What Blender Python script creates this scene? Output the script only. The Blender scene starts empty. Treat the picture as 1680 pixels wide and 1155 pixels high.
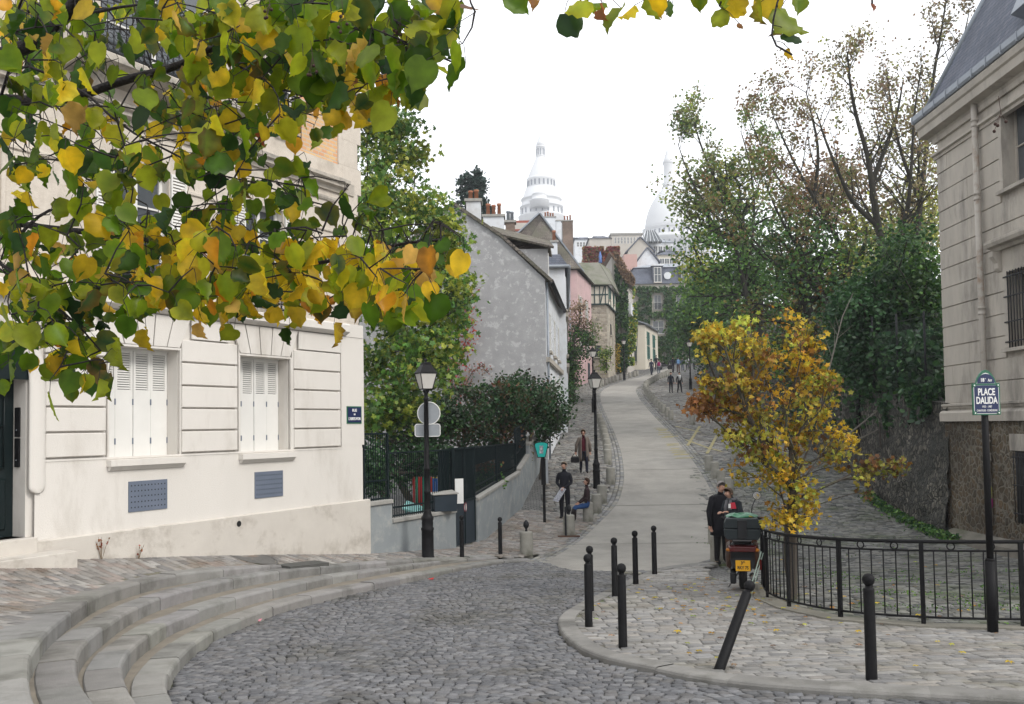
import math, random
from math import radians, sin, cos, pi, sqrt, atan2
CAMZ=2.32; F=1500.0; CX=840.0; CY=633.0; PITCH=radians(2.5); ROLL=radians(0.9)
def _v(*a): return a
def dot(a,b): return a[0]*b[0]+a[1]*b[1]+a[2]*b[2]
_f=(0,cos(PITCH),sin(PITCH)); _u0=(0,-sin(PITCH),cos(PITCH)); _r0=(1,0,0)
_r=tuple(_r0[i]*cos(ROLL)-_u0[i]*sin(ROLL) for i in range(3))
_u=tuple(_u0[i]*cos(ROLL)+_r0[i]*sin(ROLL) for i in range(3))
def proj(p):
    d=(p[0],p[1],p[2]-CAMZ); z=dot(d,_f)
    return (CX+F*dot(d,_r)/z, CY-F*dot(d,_u)/z)
def ray(px,py):
    a=(px-CX)/F; b=-(py-CY)/F
    return tuple(_f[i]+a*_r[i]+b*_u[i] for i in range(3))
def P(px,py,Y):
    r=ray(px,py); t=Y/r[1]
    return (r[0]*t,Y,CAMZ+r[2]*t)
GN=[(-30,2.3),(-5,.85),(0,.5),(4,.24),(8.24,-.07),(10.7,-.30),(13.4,-.47),(16.4,-.60),(18.1,-.70),(22,-.88),(25,-.86),(28.7,-.62),(32,-.08),(35.4,.46),(44,1.4),(52,2.29),(75,4.82),(95,7.02),(125,10.2),(160,13.5),(260,25),(600,60)]
def _sl():
    n=len(GN); d=[(GN[i+1][1]-GN[i][1])/(GN[i+1][0]-GN[i][0]) for i in range(n-1)]
    m=[d[0]]
    for i in range(1,n-1):
        m.append(0 if d[i-1]*d[i]<=0 else 2*d[i-1]*d[i]/(d[i-1]+d[i]))
    m.append(d[-1]); return m
GM=_sl()
def g(Y):
    if Y<=GN[0][0]: return GN[0][1]
    for i in range(len(GN)-1):
        if Y<=GN[i+1][0]:
            h=GN[i+1][0]-GN[i][0]; t=(Y-GN[i][0])/h
            return (2*t**3-3*t*t+1)*GN[i][1]+(t**3-2*t*t+t)*h*GM[i]+(-2*t**3+3*t*t)*GN[i+1][1]+(t**3-t*t)*h*GM[i+1]
    return GN[-1][1]
def hit(px,py,h=0.0):
    Y=2.5; prev=None
    while Y<320:
        p=P(px,py,Y); e=p[2]-g(Y)-h
        if e<=0:
            lo=Y-.25; hi=Y
            for _ in range(20):
                m=(lo+hi)/2; q=P(px,py,m)
                if q[2]-g(m)-h<=0: hi=m
                else: lo=m
            q=P(px,py,hi); return q
        Y+=.25
    return P(px,py,320)
# left facade frame
FC=(-3.17,20.0); FU=(-.497,-.868); FN=(.868,-.497)
def fpt(s,z,d=0): return (FC[0]+FU[0]*s+FN[0]*d, FC[1]+FU[1]*s+FN[1]*d, z)
def fhit(px,py,d=0):
    r=ray(px,py); den=r[0]*FN[0]+r[1]*FN[1]
    ox,oy=FC[0]+FN[0]*d,FC[1]+FN[1]*d
    t=(ox*FN[0]+oy*FN[1])/den
    x,y=r[0]*t,r[1]*t
    return ((x-ox)*FU[0]+(y-oy)*FU[1], CAMZ+r[2]*t)
# right facade: line through (RX0,26.2) dir
SKYW=(17.5,17.8,18.2); EXPO=0.0; HAZE=.0006
import bpy, bmesh, numpy as np
from mathutils import Vector, Matrix, noise as mnoise
random.seed(7)
R=random.Random(11)
scn=bpy.context.scene; COL=scn.collection
# ---------------------------------------------------------------- materials
def mat(name,c1,c2=None,scale=2.0,rough=.8,bump=0.0,bscale=60,detail=6,metal=0,spec=.3,c3=None,s3=.35,attr=None,thr=.5,sharp=.25,aniso=None):
    m=bpy.data.materials.new(name); m.use_nodes=True; nt=m.node_tree; n=nt.nodes; l=nt.links
    b=n['Principled BSDF']; b.inputs['Roughness'].default_value=rough; b.inputs['Metallic'].default_value=metal
    b.inputs['Specular IOR Level'].default_value=spec
    tc=n.new('ShaderNodeTexCoord'); co=tc.outputs['Object']
    if aniso:
        mp=n.new('ShaderNodeMapping'); mp.inputs['Scale'].default_value=aniso; l.new(co,mp.inputs[0]); co=mp.outputs[0]
    c2=c2 or tuple(x*.8 for x in c1)
    no=n.new('ShaderNodeTexNoise'); no.inputs['Scale'].default_value=scale; no.inputs['Detail'].default_value=detail; no.inputs['Roughness'].default_value=.62
    l.new(co,no.inputs['Vector'])
    cr=n.new('ShaderNodeValToRGB'); e=cr.color_ramp.elements
    e[0].position=max(0,thr-sharp); e[1].position=min(1,thr+sharp); e[0].color=(*c1,1); e[1].color=(*c2,1)
    l.new(no.outputs['Fac'],cr.inputs[0]); out=cr.outputs[0]
    if c3:
        n3=n.new('ShaderNodeTexNoise'); n3.inputs['Scale'].default_value=s3; n3.inputs['Detail'].default_value=8; n3.inputs['Roughness'].default_value=.7
        l.new(co,n3.inputs['Vector'])
        r3=n.new('ShaderNodeValToRGB'); r3.color_ramp.elements[0].position=.5; r3.color_ramp.elements[1].position=.68
        l.new(n3.outputs['Fac'],r3.inputs[0])
        mx=n.new('ShaderNodeMix'); mx.data_type='RGBA'; l.new(r3.outputs[0],mx.inputs[0]); l.new(out,mx.inputs[6]); mx.inputs[7].default_value=(*c3,1); out=mx.outputs[2]
    if attr:
        at=n.new('ShaderNodeAttribute'); at.attribute_name=attr
        mx=n.new('ShaderNodeMix'); mx.data_type='RGBA'; mx.blend_type='MULTIPLY'; mx.inputs[0].default_value=1
        l.new(out,mx.inputs[6]); l.new(at.outputs['Color'],mx.inputs[7]); out=mx.outputs[2]
    l.new(out,b.inputs['Base Color'])
    if bump:
        nb=n.new('ShaderNodeTexNoise'); nb.inputs['Scale'].default_value=bscale; nb.inputs['Detail'].default_value=5
        l.new(co,nb.inputs['Vector']); bp=n.new('ShaderNodeBump'); bp.inputs['Strength'].default_value=bump; bp.inputs['Distance'].default_value=.02
        l.new(nb.outputs['Fac'],bp.inputs['Height']); l.new(bp.outputs[0],b.inputs['Normal'])
    return m
def brickmat(name,c1,c2,cm,bw,rh,mortar=.01,rough=.85,bump=.6,distort=.03,axes='XY',var=.5,voro=False,big=None):
    m=bpy.data.materials.new(name); m.use_nodes=True; nt=m.node_tree; n=nt.nodes; l=nt.links
    b=n['Principled BSDF']; b.inputs['Roughness'].default_value=rough; b.inputs['Specular IOR Level'].default_value=.3
    tc=n.new('ShaderNodeTexCoord'); sp=n.new('ShaderNodeSeparateXYZ'); l.new(tc.outputs['Object'],sp.inputs[0])
    cb=n.new('ShaderNodeCombineXYZ')
    if axes=='XY': l.new(sp.outputs[0],cb.inputs[0]); l.new(sp.outputs[1],cb.inputs[1])
    elif axes=='YZ': l.new(sp.outputs[1],cb.inputs[0]); l.new(sp.outputs[2],cb.inputs[1])
    elif axes=='XZ': l.new(sp.outputs[0],cb.inputs[0]); l.new(sp.outputs[2],cb.inputs[1])
    else:
        ad=n.new('ShaderNodeMath'); l.new(sp.outputs[0],ad.inputs[0]); l.new(sp.outputs[1],ad.inputs[1]); l.new(ad.outputs[0],cb.inputs[0]); l.new(sp.outputs[2],cb.inputs[1])
    no=n.new('ShaderNodeTexNoise'); no.inputs['Scale'].default_value=3; no.inputs['Detail'].default_value=3; l.new(tc.outputs['Object'],no.inputs[0])
    sb=n.new('ShaderNodeVectorMath'); sb.operation='SUBTRACT'; l.new(no.outputs['Color'],sb.inputs[0]); sb.inputs[1].default_value=(.5,.5,.5)
    sc=n.new('ShaderNodeVectorMath'); sc.operation='SCALE'; l.new(sb.outputs[0],sc.inputs[0]); sc.inputs[3].default_value=distort*4
    av=n.new('ShaderNodeVectorMath'); l.new(cb.outputs[0],av.inputs[0]); l.new(sc.outputs[0],av.inputs[1])
    n2=n.new('ShaderNodeTexNoise'); n2.inputs['Scale'].default_value=.7; n2.inputs['Detail'].default_value=7; l.new(tc.outputs['Object'],n2.inputs[0])
    if voro:
        vo=n.new('ShaderNodeTexVoronoi'); vo.feature='DISTANCE_TO_EDGE'; vo.inputs['Scale'].default_value=1/bw; l.new(av.outputs[0],vo.inputs['Vector'])
        v2=n.new('ShaderNodeTexVoronoi'); v2.inputs['Scale'].default_value=1/bw; l.new(av.outputs[0],v2.inputs['Vector'])
        lt=n.new('ShaderNodeMapRange'); lt.inputs[1].default_value=mortar*.4; lt.inputs[2].default_value=mortar*1.6; l.new(vo.outputs['Distance'],lt.inputs[0])
        rv=n.new('ShaderNodeSeparateColor'); l.new(v2.outputs['Color'],rv.inputs[0])
        m1=n.new('ShaderNodeMix'); m1.data_type='RGBA'; l.new(rv.outputs[0],m1.inputs[0]); m1.inputs[6].default_value=(*c1,1); m1.inputs[7].default_value=(*c2,1)
        m2=n.new('ShaderNodeMix'); m2.data_type='RGBA'; l.new(lt.outputs[0],m2.inputs[0]); m2.inputs[6].default_value=(*cm,1); l.new(m1.outputs[2],m2.inputs[7])
        col=m2.outputs[2]; hh=lt.outputs[0]
    else:
        br=n.new('ShaderNodeTexBrick'); br.inputs['Scale'].default_value=1; br.inputs['Brick Width'].default_value=bw; br.inputs['Row Height'].default_value=rh
        br.inputs['Mortar Size'].default_value=mortar; br.inputs['Mortar Smooth'].default_value=.3; br.inputs['Color1'].default_value=(*c1,1); br.inputs['Color2'].default_value=(*c2,1); br.inputs['Mortar'].default_value=(*cm,1)
        l.new(av.outputs[0],br.inputs['Vector']); col=br.outputs['Color']; hh=br.outputs['Fac']
    mr=n.new('ShaderNodeMapRange'); mr.inputs[1].default_value=.3; mr.inputs[2].default_value=.7; mr.inputs[3].default_value=1-var*.5; mr.inputs[4].default_value=1+var*.4; l.new(n2.outputs['Fac'],mr.inputs[0])
    mm=n.new('ShaderNodeMix'); mm.data_type='RGBA'; mm.blend_type='MULTIPLY'; mm.inputs[0].default_value=1; l.new(col,mm.inputs[6]); l.new(mr.outputs[0],mm.inputs[7]); col=mm.outputs[2]
    if big:
        n3=n.new('ShaderNodeTexNoise'); n3.inputs['Scale'].default_value=.45; n3.inputs['Detail'].default_value=9; n3.inputs['Roughness'].default_value=.7; l.new(tc.outputs['Object'],n3.inputs[0])
        r3=n.new('ShaderNodeMapRange'); r3.inputs[1].default_value=.45; r3.inputs[2].default_value=.62; l.new(n3.outputs['Fac'],r3.inputs[0])
        mz=n.new('ShaderNodeMix'); mz.data_type='RGBA'; l.new(r3.outputs[0],mz.inputs[0]); l.new(col,mz.inputs[6]); mz.inputs[7].default_value=(*big,1); col=mz.outputs[2]
    l.new(col,b.inputs['Base Color'])
    nb=n.new('ShaderNodeTexNoise'); nb.inputs['Scale'].default_value=40; l.new(tc.outputs['Object'],nb.inputs[0])
    ma=n.new('ShaderNodeMath'); ma.operation='MULTIPLY_ADD'; l.new(nb.outputs['Fac'],ma.inputs[0]); ma.inputs[1].default_value=.4; 
    if voro: l.new(hh,ma.inputs[2])
    else:
        iv=n.new('ShaderNodeMath'); iv.operation='SUBTRACT'; iv.inputs[0].default_value=1; l.new(hh,iv.inputs[1]); l.new(iv.outputs[0],ma.inputs[2])
    bp=n.new('ShaderNodeBump'); bp.inputs['Strength'].default_value=bump; bp.inputs['Distance'].default_value=.03; l.new(ma.outputs[0],bp.inputs['Height']); l.new(bp.outputs[0],b.inputs['Normal'])
    return m
def leafmat(name,trans=.45,rough=.5,spec=.4,var=.3):
    m=bpy.data.materials.new(name); m.use_nodes=True; nt=m.node_tree; n=nt.nodes; l=nt.links
    b=n['Principled BSDF']; b.inputs['Roughness'].default_value=rough; b.inputs['Specular IOR Level'].default_value=spec
    at=n.new('ShaderNodeAttribute'); at.attribute_name='Col'
    tc=n.new('ShaderNodeTexCoord'); no=n.new('ShaderNodeTexNoise'); no.inputs['Scale'].default_value=14; no.inputs['Detail'].default_value=5; l.new(tc.outputs['Object'],no.inputs[0])
    mr=n.new('ShaderNodeMapRange'); mr.inputs[1].default_value=.3; mr.inputs[2].default_value=.7; mr.inputs[3].default_value=1-var; mr.inputs[4].default_value=1+var; l.new(no.outputs['Fac'],mr.inputs[0])
    mm=n.new('ShaderNodeMix'); mm.data_type='RGBA'; mm.blend_type='MULTIPLY'; mm.inputs[0].default_value=1; l.new(at.outputs['Color'],mm.inputs[6]); l.new(mr.outputs[0],mm.inputs[7])
    l.new(mm.outputs[2],b.inputs['Base Color'])
    tr=n.new('ShaderNodeBsdfTranslucent'); l.new(mm.outputs[2],tr.inputs[0])
    ms=n.new('ShaderNodeMixShader'); ms.inputs[0].default_value=trans; l.new(b.outputs[0],ms.inputs[1]); l.new(tr.outputs[0],ms.inputs[2])
    l.new(ms.outputs[0],n['Material Output'].inputs[0]); return m
# ---------------------------------------------------------------- mesh builder
class MB:
    def __init__(s): s.v=[]; s.f=[]; s.m=[]; s.c=[]; s.k=0; s.col=None; s.sm=set()
    def add(s,vs,fs,k=None,smooth=False):
        o=len(s.v); s.v+= [tuple(p) for p in vs]
        for f in fs:
            if smooth: s.sm.add(len(s.f))
            s.f.append(tuple(o+i for i in f)); s.m.append(s.k if k is None else k); s.c.append(s.col)
        return s
    def hexa(s,p,k=None):   # p: 4 bottom ccw, 4 top
        return s.add(p,[(3,2,1,0),(4,5,6,7),(0,1,5,4),(1,2,6,5),(2,3,7,6),(3,0,4,7)],k)
    def box(s,c,d,rz=0,k=None,top=1.0,M=None):
        x,y,z=d[0]/2,d[1]/2,d[2]/2; pts=[]
        for zz,t in ((-z,1),(z,top)):
            for a,b in ((-x,-y),(x,-y),(x,y),(-x,y)):
                q=(a*t,b*t,zz)
                if M is not None: q=tuple(M@Vector(q))
                q=(q[0]*cos(rz)-q[1]*sin(rz),q[0]*sin(rz)+q[1]*cos(rz),q[2]); pts.append((c[0]+q[0],c[1]+q[1],c[2]+q[2]))
        return s.hexa(pts,k)
    def rbox(s,c,d,b=.02,rz=0,k=None):   # box with chamfered top and vertical edges
        x,y,z=d[0]/2,d[1]/2,d[2]/2; rings=[]
        for zz,i in ((-z,0),(z-b,0),(z,b)):
            rings.append([(a*(x-i)-0,bb*(y-i),zz) for a,bb in ((-1,-1),(1,-1),(1,1),(-1,1))])
        vs=[]
        for r in rings:
            for q in r: vs.append((c[0]+q[0]*cos(rz)-q[1]*sin(rz),c[1]+q[0]*sin(rz)+q[1]*cos(rz),c[2]+q[2]))
        fs=[(3,2,1,0),(8,9,10,11)]
        for j in (0,4):
            for i in range(4): fs.append((j+i,j+(i+1)%4,j+4+(i+1)%4,j+4+i))
        return s.add(vs,fs,k)
    def tube(s,pts,rad,n=8,k=None,cap=True):
        pts=[Vector(p) for p in pts]; N=len(pts)
        if not hasattr(rad,'__len__'): rad=[rad]*N
        vs=[]; fs=[]; ref=None
        for i,p in enumerate(pts):
            t=(pts[min(i+1,N-1)]-pts[max(i-1,0)])
            if t.length<1e-9: t=Vector((0,0,1))
            t.normalize()
            if ref is None: ref=Vector((1,0,0)) if abs(t.x)<.9 else Vector((0,1,0))
            a=(ref-t*ref.dot(t))
            if a.length<1e-6: a=t.orthogonal()
            a.normalize(); ref=a; b=t.cross(a)
            for j in range(n):
                w=2*pi*j/n; vs.append(p+(a*cos(w)+b*sin(w))*rad[i])
        for i in range(N-1):
            for j in range(n): fs.append((i*n+j,i*n+(j+1)%n,(i+1)*n+(j+1)%n,(i+1)*n+j))
        s.add(vs,fs,k,smooth=n>5)
        if cap:
            o=len(s.v)-len(vs); 
            s.f.append(tuple(o+j for j in range(n))[::-1]); s.m.append(s.k if k is None else k); s.c.append(s.col)
            s.f.append(tuple(o+(N-1)*n+j for j in range(n))); s.m.append(s.k if k is None else k); s.c.append(s.col)
        return s
    def lathe(s,c,prof,n=16,k=None,smooth=True,sx=1,sy=1,rot=0):
        vs=[];fs=[]
        for r,z in prof:
            for j in range(n):
                w=2*pi*j/n+rot; vs.append((c[0]+r*sx*cos(w),c[1]+r*sy*sin(w),c[2]+z))
        for i in range(len(prof)-1):
            for j in range(n): fs.append((i*n+j,i*n+(j+1)%n,(i+1)*n+(j+1)%n,(i+1)*n+j))
        s.add(vs,fs,k,smooth)
        o=len(s.v)-len(vs)
        s.f.append(tuple(o+j for j in range(n))[::-1]); s.m.append(s.k if k is None else k); s.c.append(s.col)
        s.f.append(tuple(o+(len(prof)-1)*n+j for j in range(n))); s.m.append(s.k if k is None else k); s.c.append(s.col)
        return s
    def sphere(s,c,r,n=10,k=None,sz=1,sx=1,sy=1):
        m=max(4,n//2+1); prof=[(r*sin(pi*i/m),-r*sz*cos(pi*i/m)) for i in range(m+1)]; prof[0]=(r*.02,prof[0][1]); prof[-1]=(r*.02,prof[-1][1])
        return s.lathe(c,prof,n,k,True,sx,sy)
    def prism(s,poly,ex,k=None):  # poly list 3D, extruded by vector ex
        n=len(poly); ex=Vector(ex); a=[Vector(p) for p in poly]; b=[p+ex for p in a]
        return s.add(a+b,[tuple(range(n))[::-1],tuple(range(n,2*n))]+[(i,(i+1)%n,n+(i+1)%n,n+i) for i in range(n)],k)
    def build(s,name,mats,parent=None,bevel=0):
        if not isinstance(mats,(list,tuple)): mats=[mats]
        off=Vector((0,0,0))
        p=parent
        while p is not None: off+=p.location; p=p.parent
        me=bpy.data.meshes.new(name); me.from_pydata([(a[0]-off.x,a[1]-off.y,a[2]-off.z) for a in s.v],[],s.f)
        for m in mats: me.materials.append(m)
        me.polygons.foreach_set('material_index',s.m)
        if s.sm: me.polygons.foreach_set('use_smooth',[i in s.sm for i in range(len(s.f))])
        if any(c is not None for c in s.c):
            ca=me.color_attributes.new('Col','FLOAT_COLOR','CORNER'); buf=[]
            for f,c in zip(s.f,s.c): buf+= list((*(c or (1,1,1)),1))*len(f)
            ca.data.foreach_set('color',buf)
        me.update(); o=bpy.data.objects.new(name,me); COL.objects.link(o)
        if parent: o.parent=parent
        if bevel:
            md=o.modifiers.new('Bevel','BEVEL'); md.width=bevel; md.segments=2; md.limit_method='ANGLE'
        return o
def thing(name,label,cat,loc=(0,0,0),group=None,rz=0):
    o=bpy.data.objects.new(name,None); COL.objects.link(o); o.location=loc; o.rotation_euler[2]=rz; o.empty_display_size=.1
    o['label']=label; o['category']=cat
    if group: o['group']=group
    return o
def tag(o,label,cat,group=None,kind=None):
    o['label']=label; o['category']=cat
    if group: o['group']=group
    if kind: o['kind']=kind
    return o
def struct(o): o['kind']='structure'; return o
def copy_tree(o,parent=None):
    c=o.copy(); COL.objects.link(c); c.parent=parent
    for ch in o.children: copy_tree(ch,c)
    return c
def place(proto,used,loc,label,rz=0,group=None,sc=1):
    o=proto if not used else copy_tree(proto)
    o.location=loc; o.rotation_euler[2]=rz; o.scale=(sc,)*3; o['label']=label
    if group: o['group']=group
    return o
# numpy instancing of a template into ONE mesh (leaves, setts)
def scatter(name,tv,tf,pos,mats3,cols,material,parent=None,smooth=False,ecols=None,ew=None):
    tv=np.array(tv,dtype=np.float64); N=len(pos); K=len(tv)
    pos=np.array(pos); M=np.array(mats3)            # (N,3,3)
    V=np.einsum('nij,kj->nki',M,tv)+pos[:,None,:]
    off=Vector((0,0,0)); p=parent
    while p is not None: off+=p.location; p=p.parent
    V=V-np.array(off)[None,None,:]
    me=bpy.data.meshes.new(name); L=sum(len(f) for f in tf); nf=len(tf)
    me.vertices.add(N*K); me.vertices.foreach_set('co',V.reshape(-1))
    base=np.array([i for f in tf for i in f]); idx=(base[None,:]+np.arange(N)[:,None]*K).reshape(-1)
    me.loops.add(N*L); me.loops.foreach_set('vertex_index',idx.astype(np.int32))
    st=np.cumsum([0]+[len(f) for f in tf])[:-1]; starts=(st[None,:]+np.arange(N)[:,None]*L).reshape(-1)
    me.polygons.add(N*nf); me.polygons.foreach_set('loop_start',starts.astype(np.int32))
    me.update(calc_edges=True)
    if cols is not None:
        ca=me.color_attributes.new('Col','FLOAT_COLOR','CORNER')
        c=np.ones((N,4)); c[:,:3]=np.array(cols)
        if ecols is not None:
            e=np.ones((N,4)); e[:,:3]=np.array(ecols); wv=np.array(ew)[base][None,:,None]; ca.data.foreach_set('color',(c[:,None,:]*(1-wv)+e[:,None,:]*wv).reshape(-1))
        else: ca.data.foreach_set('color',np.repeat(c,L,axis=0).reshape(-1))
    me.materials.append(material)
    if smooth: me.polygons.foreach_set('use_smooth',[True]*(N*nf))
    me.validate(); o=bpy.data.objects.new(name,me); COL.objects.link(o)
    if parent: o.parent=parent
    return o
# ---------------------------------------------------------------- 2D helpers
def resample(pts,n):
    d=[0]
    for a,b in zip(pts,pts[1:]): d.append(d[-1]+math.dist(a,b))
    out=[];j=0
    for i in range(n):
        t=d[-1]*i/(n-1)
        while j<len(d)-2 and d[j+1]<t: j+=1
        w=(t-d[j])/max(1e-9,d[j+1]-d[j]); out.append(tuple(pts[j][q]+(pts[j+1][q]-pts[j][q])*w for q in range(len(pts[0]))))
    return out
def smoothp(pts,it=2):
    for _ in range(it):
        o=[pts[0]]
        for a,b in zip(pts,pts[1:]):
            o.append(tuple(.75*x+.25*y for x,y in zip(a,b))); o.append(tuple(.25*x+.75*y for x,y in zip(a,b)))
        o.append(pts[-1]); pts=o
    return pts
def inpoly(x,y,poly):
    c=False; n=len(poly); j=n-1
    for i in range(n):
        xi,yi=poly[i][0],poly[i][1]; xj,yj=poly[j][0],poly[j][1]
        if (yi>y)!=(yj>y) and x<(xj-xi)*(y-yi)/(yj-yi)+xi: c=not c
        j=i
    return c
def loft(mb,A,B,m,zf=None,k=None):
    n=len(A); vs=[]; fs=[]
    for a,b in zip(A,B):
        for j in range(m+1):
            t=j/m; p=[a[q]+(b[q]-a[q])*t for q in range(3)]
            if zf: p[2]=zf(p)
            vs.append(p)
    for i in range(n-1):
        for j in range(m): fs.append((i*(m+1)+j,i*(m+1)+j+1,(i+1)*(m+1)+j+1,(i+1)*(m+1)+j))
    a0,a1,a2=Vector(vs[0]),Vector(vs[1]),Vector(vs[m+1])
    if (a1-a0).cross(a2-a0).z>0: fs=[f[::-1] if False else f for f in fs]
    else: fs=[f[::-1] for f in fs]
    mb.add(vs,fs,k)
def rotz(a): return np.array([[cos(a),-sin(a),0],[sin(a),cos(a),0],[0,0,1]])
def pick(pal):
    c=R.choice(pal); v=R.uniform(.75,1.25); return (min(1,c[0]*v*R.uniform(.9,1.1)),min(1,c[1]*v),min(1,c[2]*v*R.uniform(.85,1.15)))
# ================================================================ GROUND
m_cobfar=brickmat('CobbleFar',(0.120,0.120,0.118),(0.176,0.174,0.168),(0.048,0.048,0.044),.19,.13,.013,distort=.02,bump=.7,var=.55)
m_sett=mat('SettRoad',(0.187,0.187,0.191),(0.109,0.109,0.113),18,.72,bump=.6,bscale=90,spec=.35,attr='Col',c3=(0.094,0.090,0.078),s3=.5)
m_sett2=mat('SettPave',(0.281,0.273,0.257),(0.195,0.191,0.187),9,.8,bump=.6,bscale=70,attr='Col',c3=(0.156,0.148,0.117),s3=.6)
m_joint=mat('JointSand',(0.080,0.076,0.060),(0.040,0.040,0.032),6,.95,c3=(0.056,0.072,0.024),s3=.8)
m_jointp=mat('JointPale',(0.187,0.172,0.133),(0.101,0.098,0.078),4,.95,bump=.5,c3=(0.070,0.094,0.031),s3=.7)
m_conc=mat('RoadConcrete',(.345,.328,.296),(.25,.238,.217),1.1,.9,bump=.5,bscale=120,c3=(.215,.205,.185),s3=.35,detail=11)
m_kerb=mat('GraniteKerb',(0.279,0.275,0.267),(0.197,0.194,0.190),3.5,.85,bump=.5,bscale=110,c3=(0.131,0.129,0.119),s3=1.3,attr='Col')
m_mort=mat('Mortar',(0.255,0.225,0.183),(0.162,0.145,0.119),3,.95,bump=.5,bscale=40)
m_yellow=mat('RoadPaint',(.36,.31,.12),(.24,.22,.15),14,.9,c3=(.19,.185,.17),s3=2.2)
m_earth=mat('Earth',(.05,.045,.03),(.025,.03,.015),2,.95)
m_black=mat('BlackPaint',(.007,.007,.008),(.014,.014,.015),5,.55,spec=.12,bump=.15,bscale=40)
m_stoneb=mat('BollardStone',(0.324,0.315,0.279),(0.225,0.216,0.189),4,.9,bump=.5,bscale=60,c3=(0.126,0.126,0.099),s3=2.2)
# --- terrain
mb=MB(); ys=[-30,-10,-2]+[i*.5 for i in range(0,90)]+[45+i*2 for i in range(0,40)]+[130,150,180,220,300,420,600]
xs=[-300,-120,-60,-30,-15,-8,-4,0,4,8,12,16,22,30,45,60,120,300]
vs=[(x,y,g(y)-.04-(.0 if y<300 else 0)) for y in ys for x in xs]
nx=len(xs); fs=[(i*nx+j,i*nx+j+1,(i+1)*nx+j+1,(i+1)*nx+j) for i in range(len(ys)-1) for j in range(nx-1)]
mb.add(vs,fs); struct(mb.build('ground',m_cobfar))
HP=lambda x,y,h=0.0: hit(x,y,h)
def sgn(L): return [HP(*q) for q in L]
# --- steps (curved stone risers, left foreground)
def taper(tab,px):
    if px<=tab[0][0]: return tab[0][1]
    for (a,ha),(b,hb) in zip(tab,tab[1:]):
        if px<=b: return ha+(hb-ha)*(px-a)/(b-a)
    return tab[-1][1]
NOSE=[([(430,1330),(338,1230),(283,1155),(271,1110),(296,1074),(331,1045),(370,1024),(420,1005),(475,985),(571,964),(685,943),(767,927),(837,918),(872,918)],[(685,.13),(837,.06),(872,.03)]),
 ([(360,1330),(280,1230),(228,1155),(203,1118),(198,1094),(213,1066),(232,1049),(272,1021),(311,1007),(347,992),(420,972),(508,952),(542,945),(654,929),(721,919),(817,914)],[(300,.315),(500,.30),(600,.26),(721,.19),(817,.09)]),
 ([(285,1330),(208,1230),(161,1155),(138,1127),(125,1094),(130,1062),(161,1035),(197,1009),(244,986),(293,970),(350,956),(410,944),(477,934),(535,929),(650,920),(740,915),(812,912)],[(300,.475),(480,.45),(600,.36),(740,.21),(812,.10)]),
 ([(180,1330),(108,1230),(65,1165),(51,1137),(46,1098),(49,1070),(75,1035),(118,1001),(163,974),(222,956),(272,944),(336,936),(398,931),(470,926)],[(300,.63),(398,.58),(470,.50)])]
HB=[.155,.315,.475,.63]
noses=[]
for L,tab in NOSE:
    tab=[(tab[0][0],HB[len(noses)] if len(noses)<1 else tab[0][1])]+tab[1:] if len(noses) else [(500,.155)]+tab
    noses.append(smoothp([HP(x,y,taper(tab,x)) for x,y in L],2))
def offset(pts,w):  # offset towards left of travel direction
    o=[]
    for i,p in enumerate(pts):
        a=pts[max(i-1,0)]; b=pts[min(i+1,len(pts)-1)]; dx,dy=b[0]-a[0],b[1]-a[1]; L=math.hypot(dx,dy) or 1
        o.append((p[0]-dy/L*w,p[1]+dx/L*w,p[2]))
    return o
step=MB(); mort=MB()
for ni,nz in enumerate(noses):
    N=160; pts=resample(nz,N); w=.30 if ni<3 else .50
    # stones
    tot=sum(math.dist(a,b) for a,b in zip(pts,pts[1:])); cuts=[0]
    while cuts[-1]<tot: cuts.append(cuts[-1]+R.uniform(.85,1.25))
    acc=[0]
    for a,b in zip(pts,pts[1:]): acc.append(acc[-1]+math.dist(a,b))
    def at(t):
        t=max(0,min(tot,t)); j=min(range(len(acc)),key=lambda q:abs(acc[q]-t))
        j=0
        while j<len(acc)-2 and acc[j+1]<t: j+=1
        q=(t-acc[j])/(acc[j+1]-acc[j]); return tuple(pts[j][i]+(pts[j+1][i]-pts[j][i])*q for i in range(3))
    for c0,c1 in zip(cuts,cuts[1:]):
        if c0>=tot-.1: break
        c1=min(c1,tot); k=6; line=[at(c0+.006+(c1-c0-.012)*i/k) for i in range(k+1)]
        v=R.uniform(.82,1.12); step.col=(v,v*R.uniform(.97,1.01),v*R.uniform(.93,1.0)); dz=R.uniform(-.008,.008); dw=R.uniform(-.01,.01)
        prof=[(dw,-.22),(dw,-.035),(dw+.012,-.010),(dw+.035,0),(w-.01,.0),(w,-.01),(w,-.22)]
        rings=[]
        for q in prof:
            rings.append([(a[0],a[1],a[2]+q[1]+dz) for a in offset(line,q[0])])
        vs=[];fs=[];n=len(prof)
        for i in range(k+1):
            for r in rings: vs.append(r[i])
        for i in range(k):
            for j in range(n-1): fs.append((i*n+j,i*n+j+1,(i+1)*n+j+1,(i+1)*n+j))
        fs=[f[::-1] for f in fs]
        fs.append(tuple(range(n))); fs.append(tuple(k*n+j for j in range(n))[::-1])
        step.add(vs,fs)
    # tread strip behind the stones up to the next riser
    if ni<3:
        A=[(a[0],a[1],a[2]-.018) for a in offset(pts,w-.04)]
        nb=noses[ni+1]; B=[]
        for a in A:
            q=min(resample(nb,240) if a is A[0] else RB,key=lambda z:(z[0]-a[0])**2+(z[1]-a[1])**2) if False else None
        RB=resample(nb,260)
        for a in A:
            q=min(RB,key=lambda z:(z[0]-a[0])**2+(z[1]-a[1])**2); B.append((q[0]+(q[0]-a[0])*.2,q[1]+(q[1]-a[1])*.2,a[2]))
        loft(mort,A,B,3)
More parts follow.
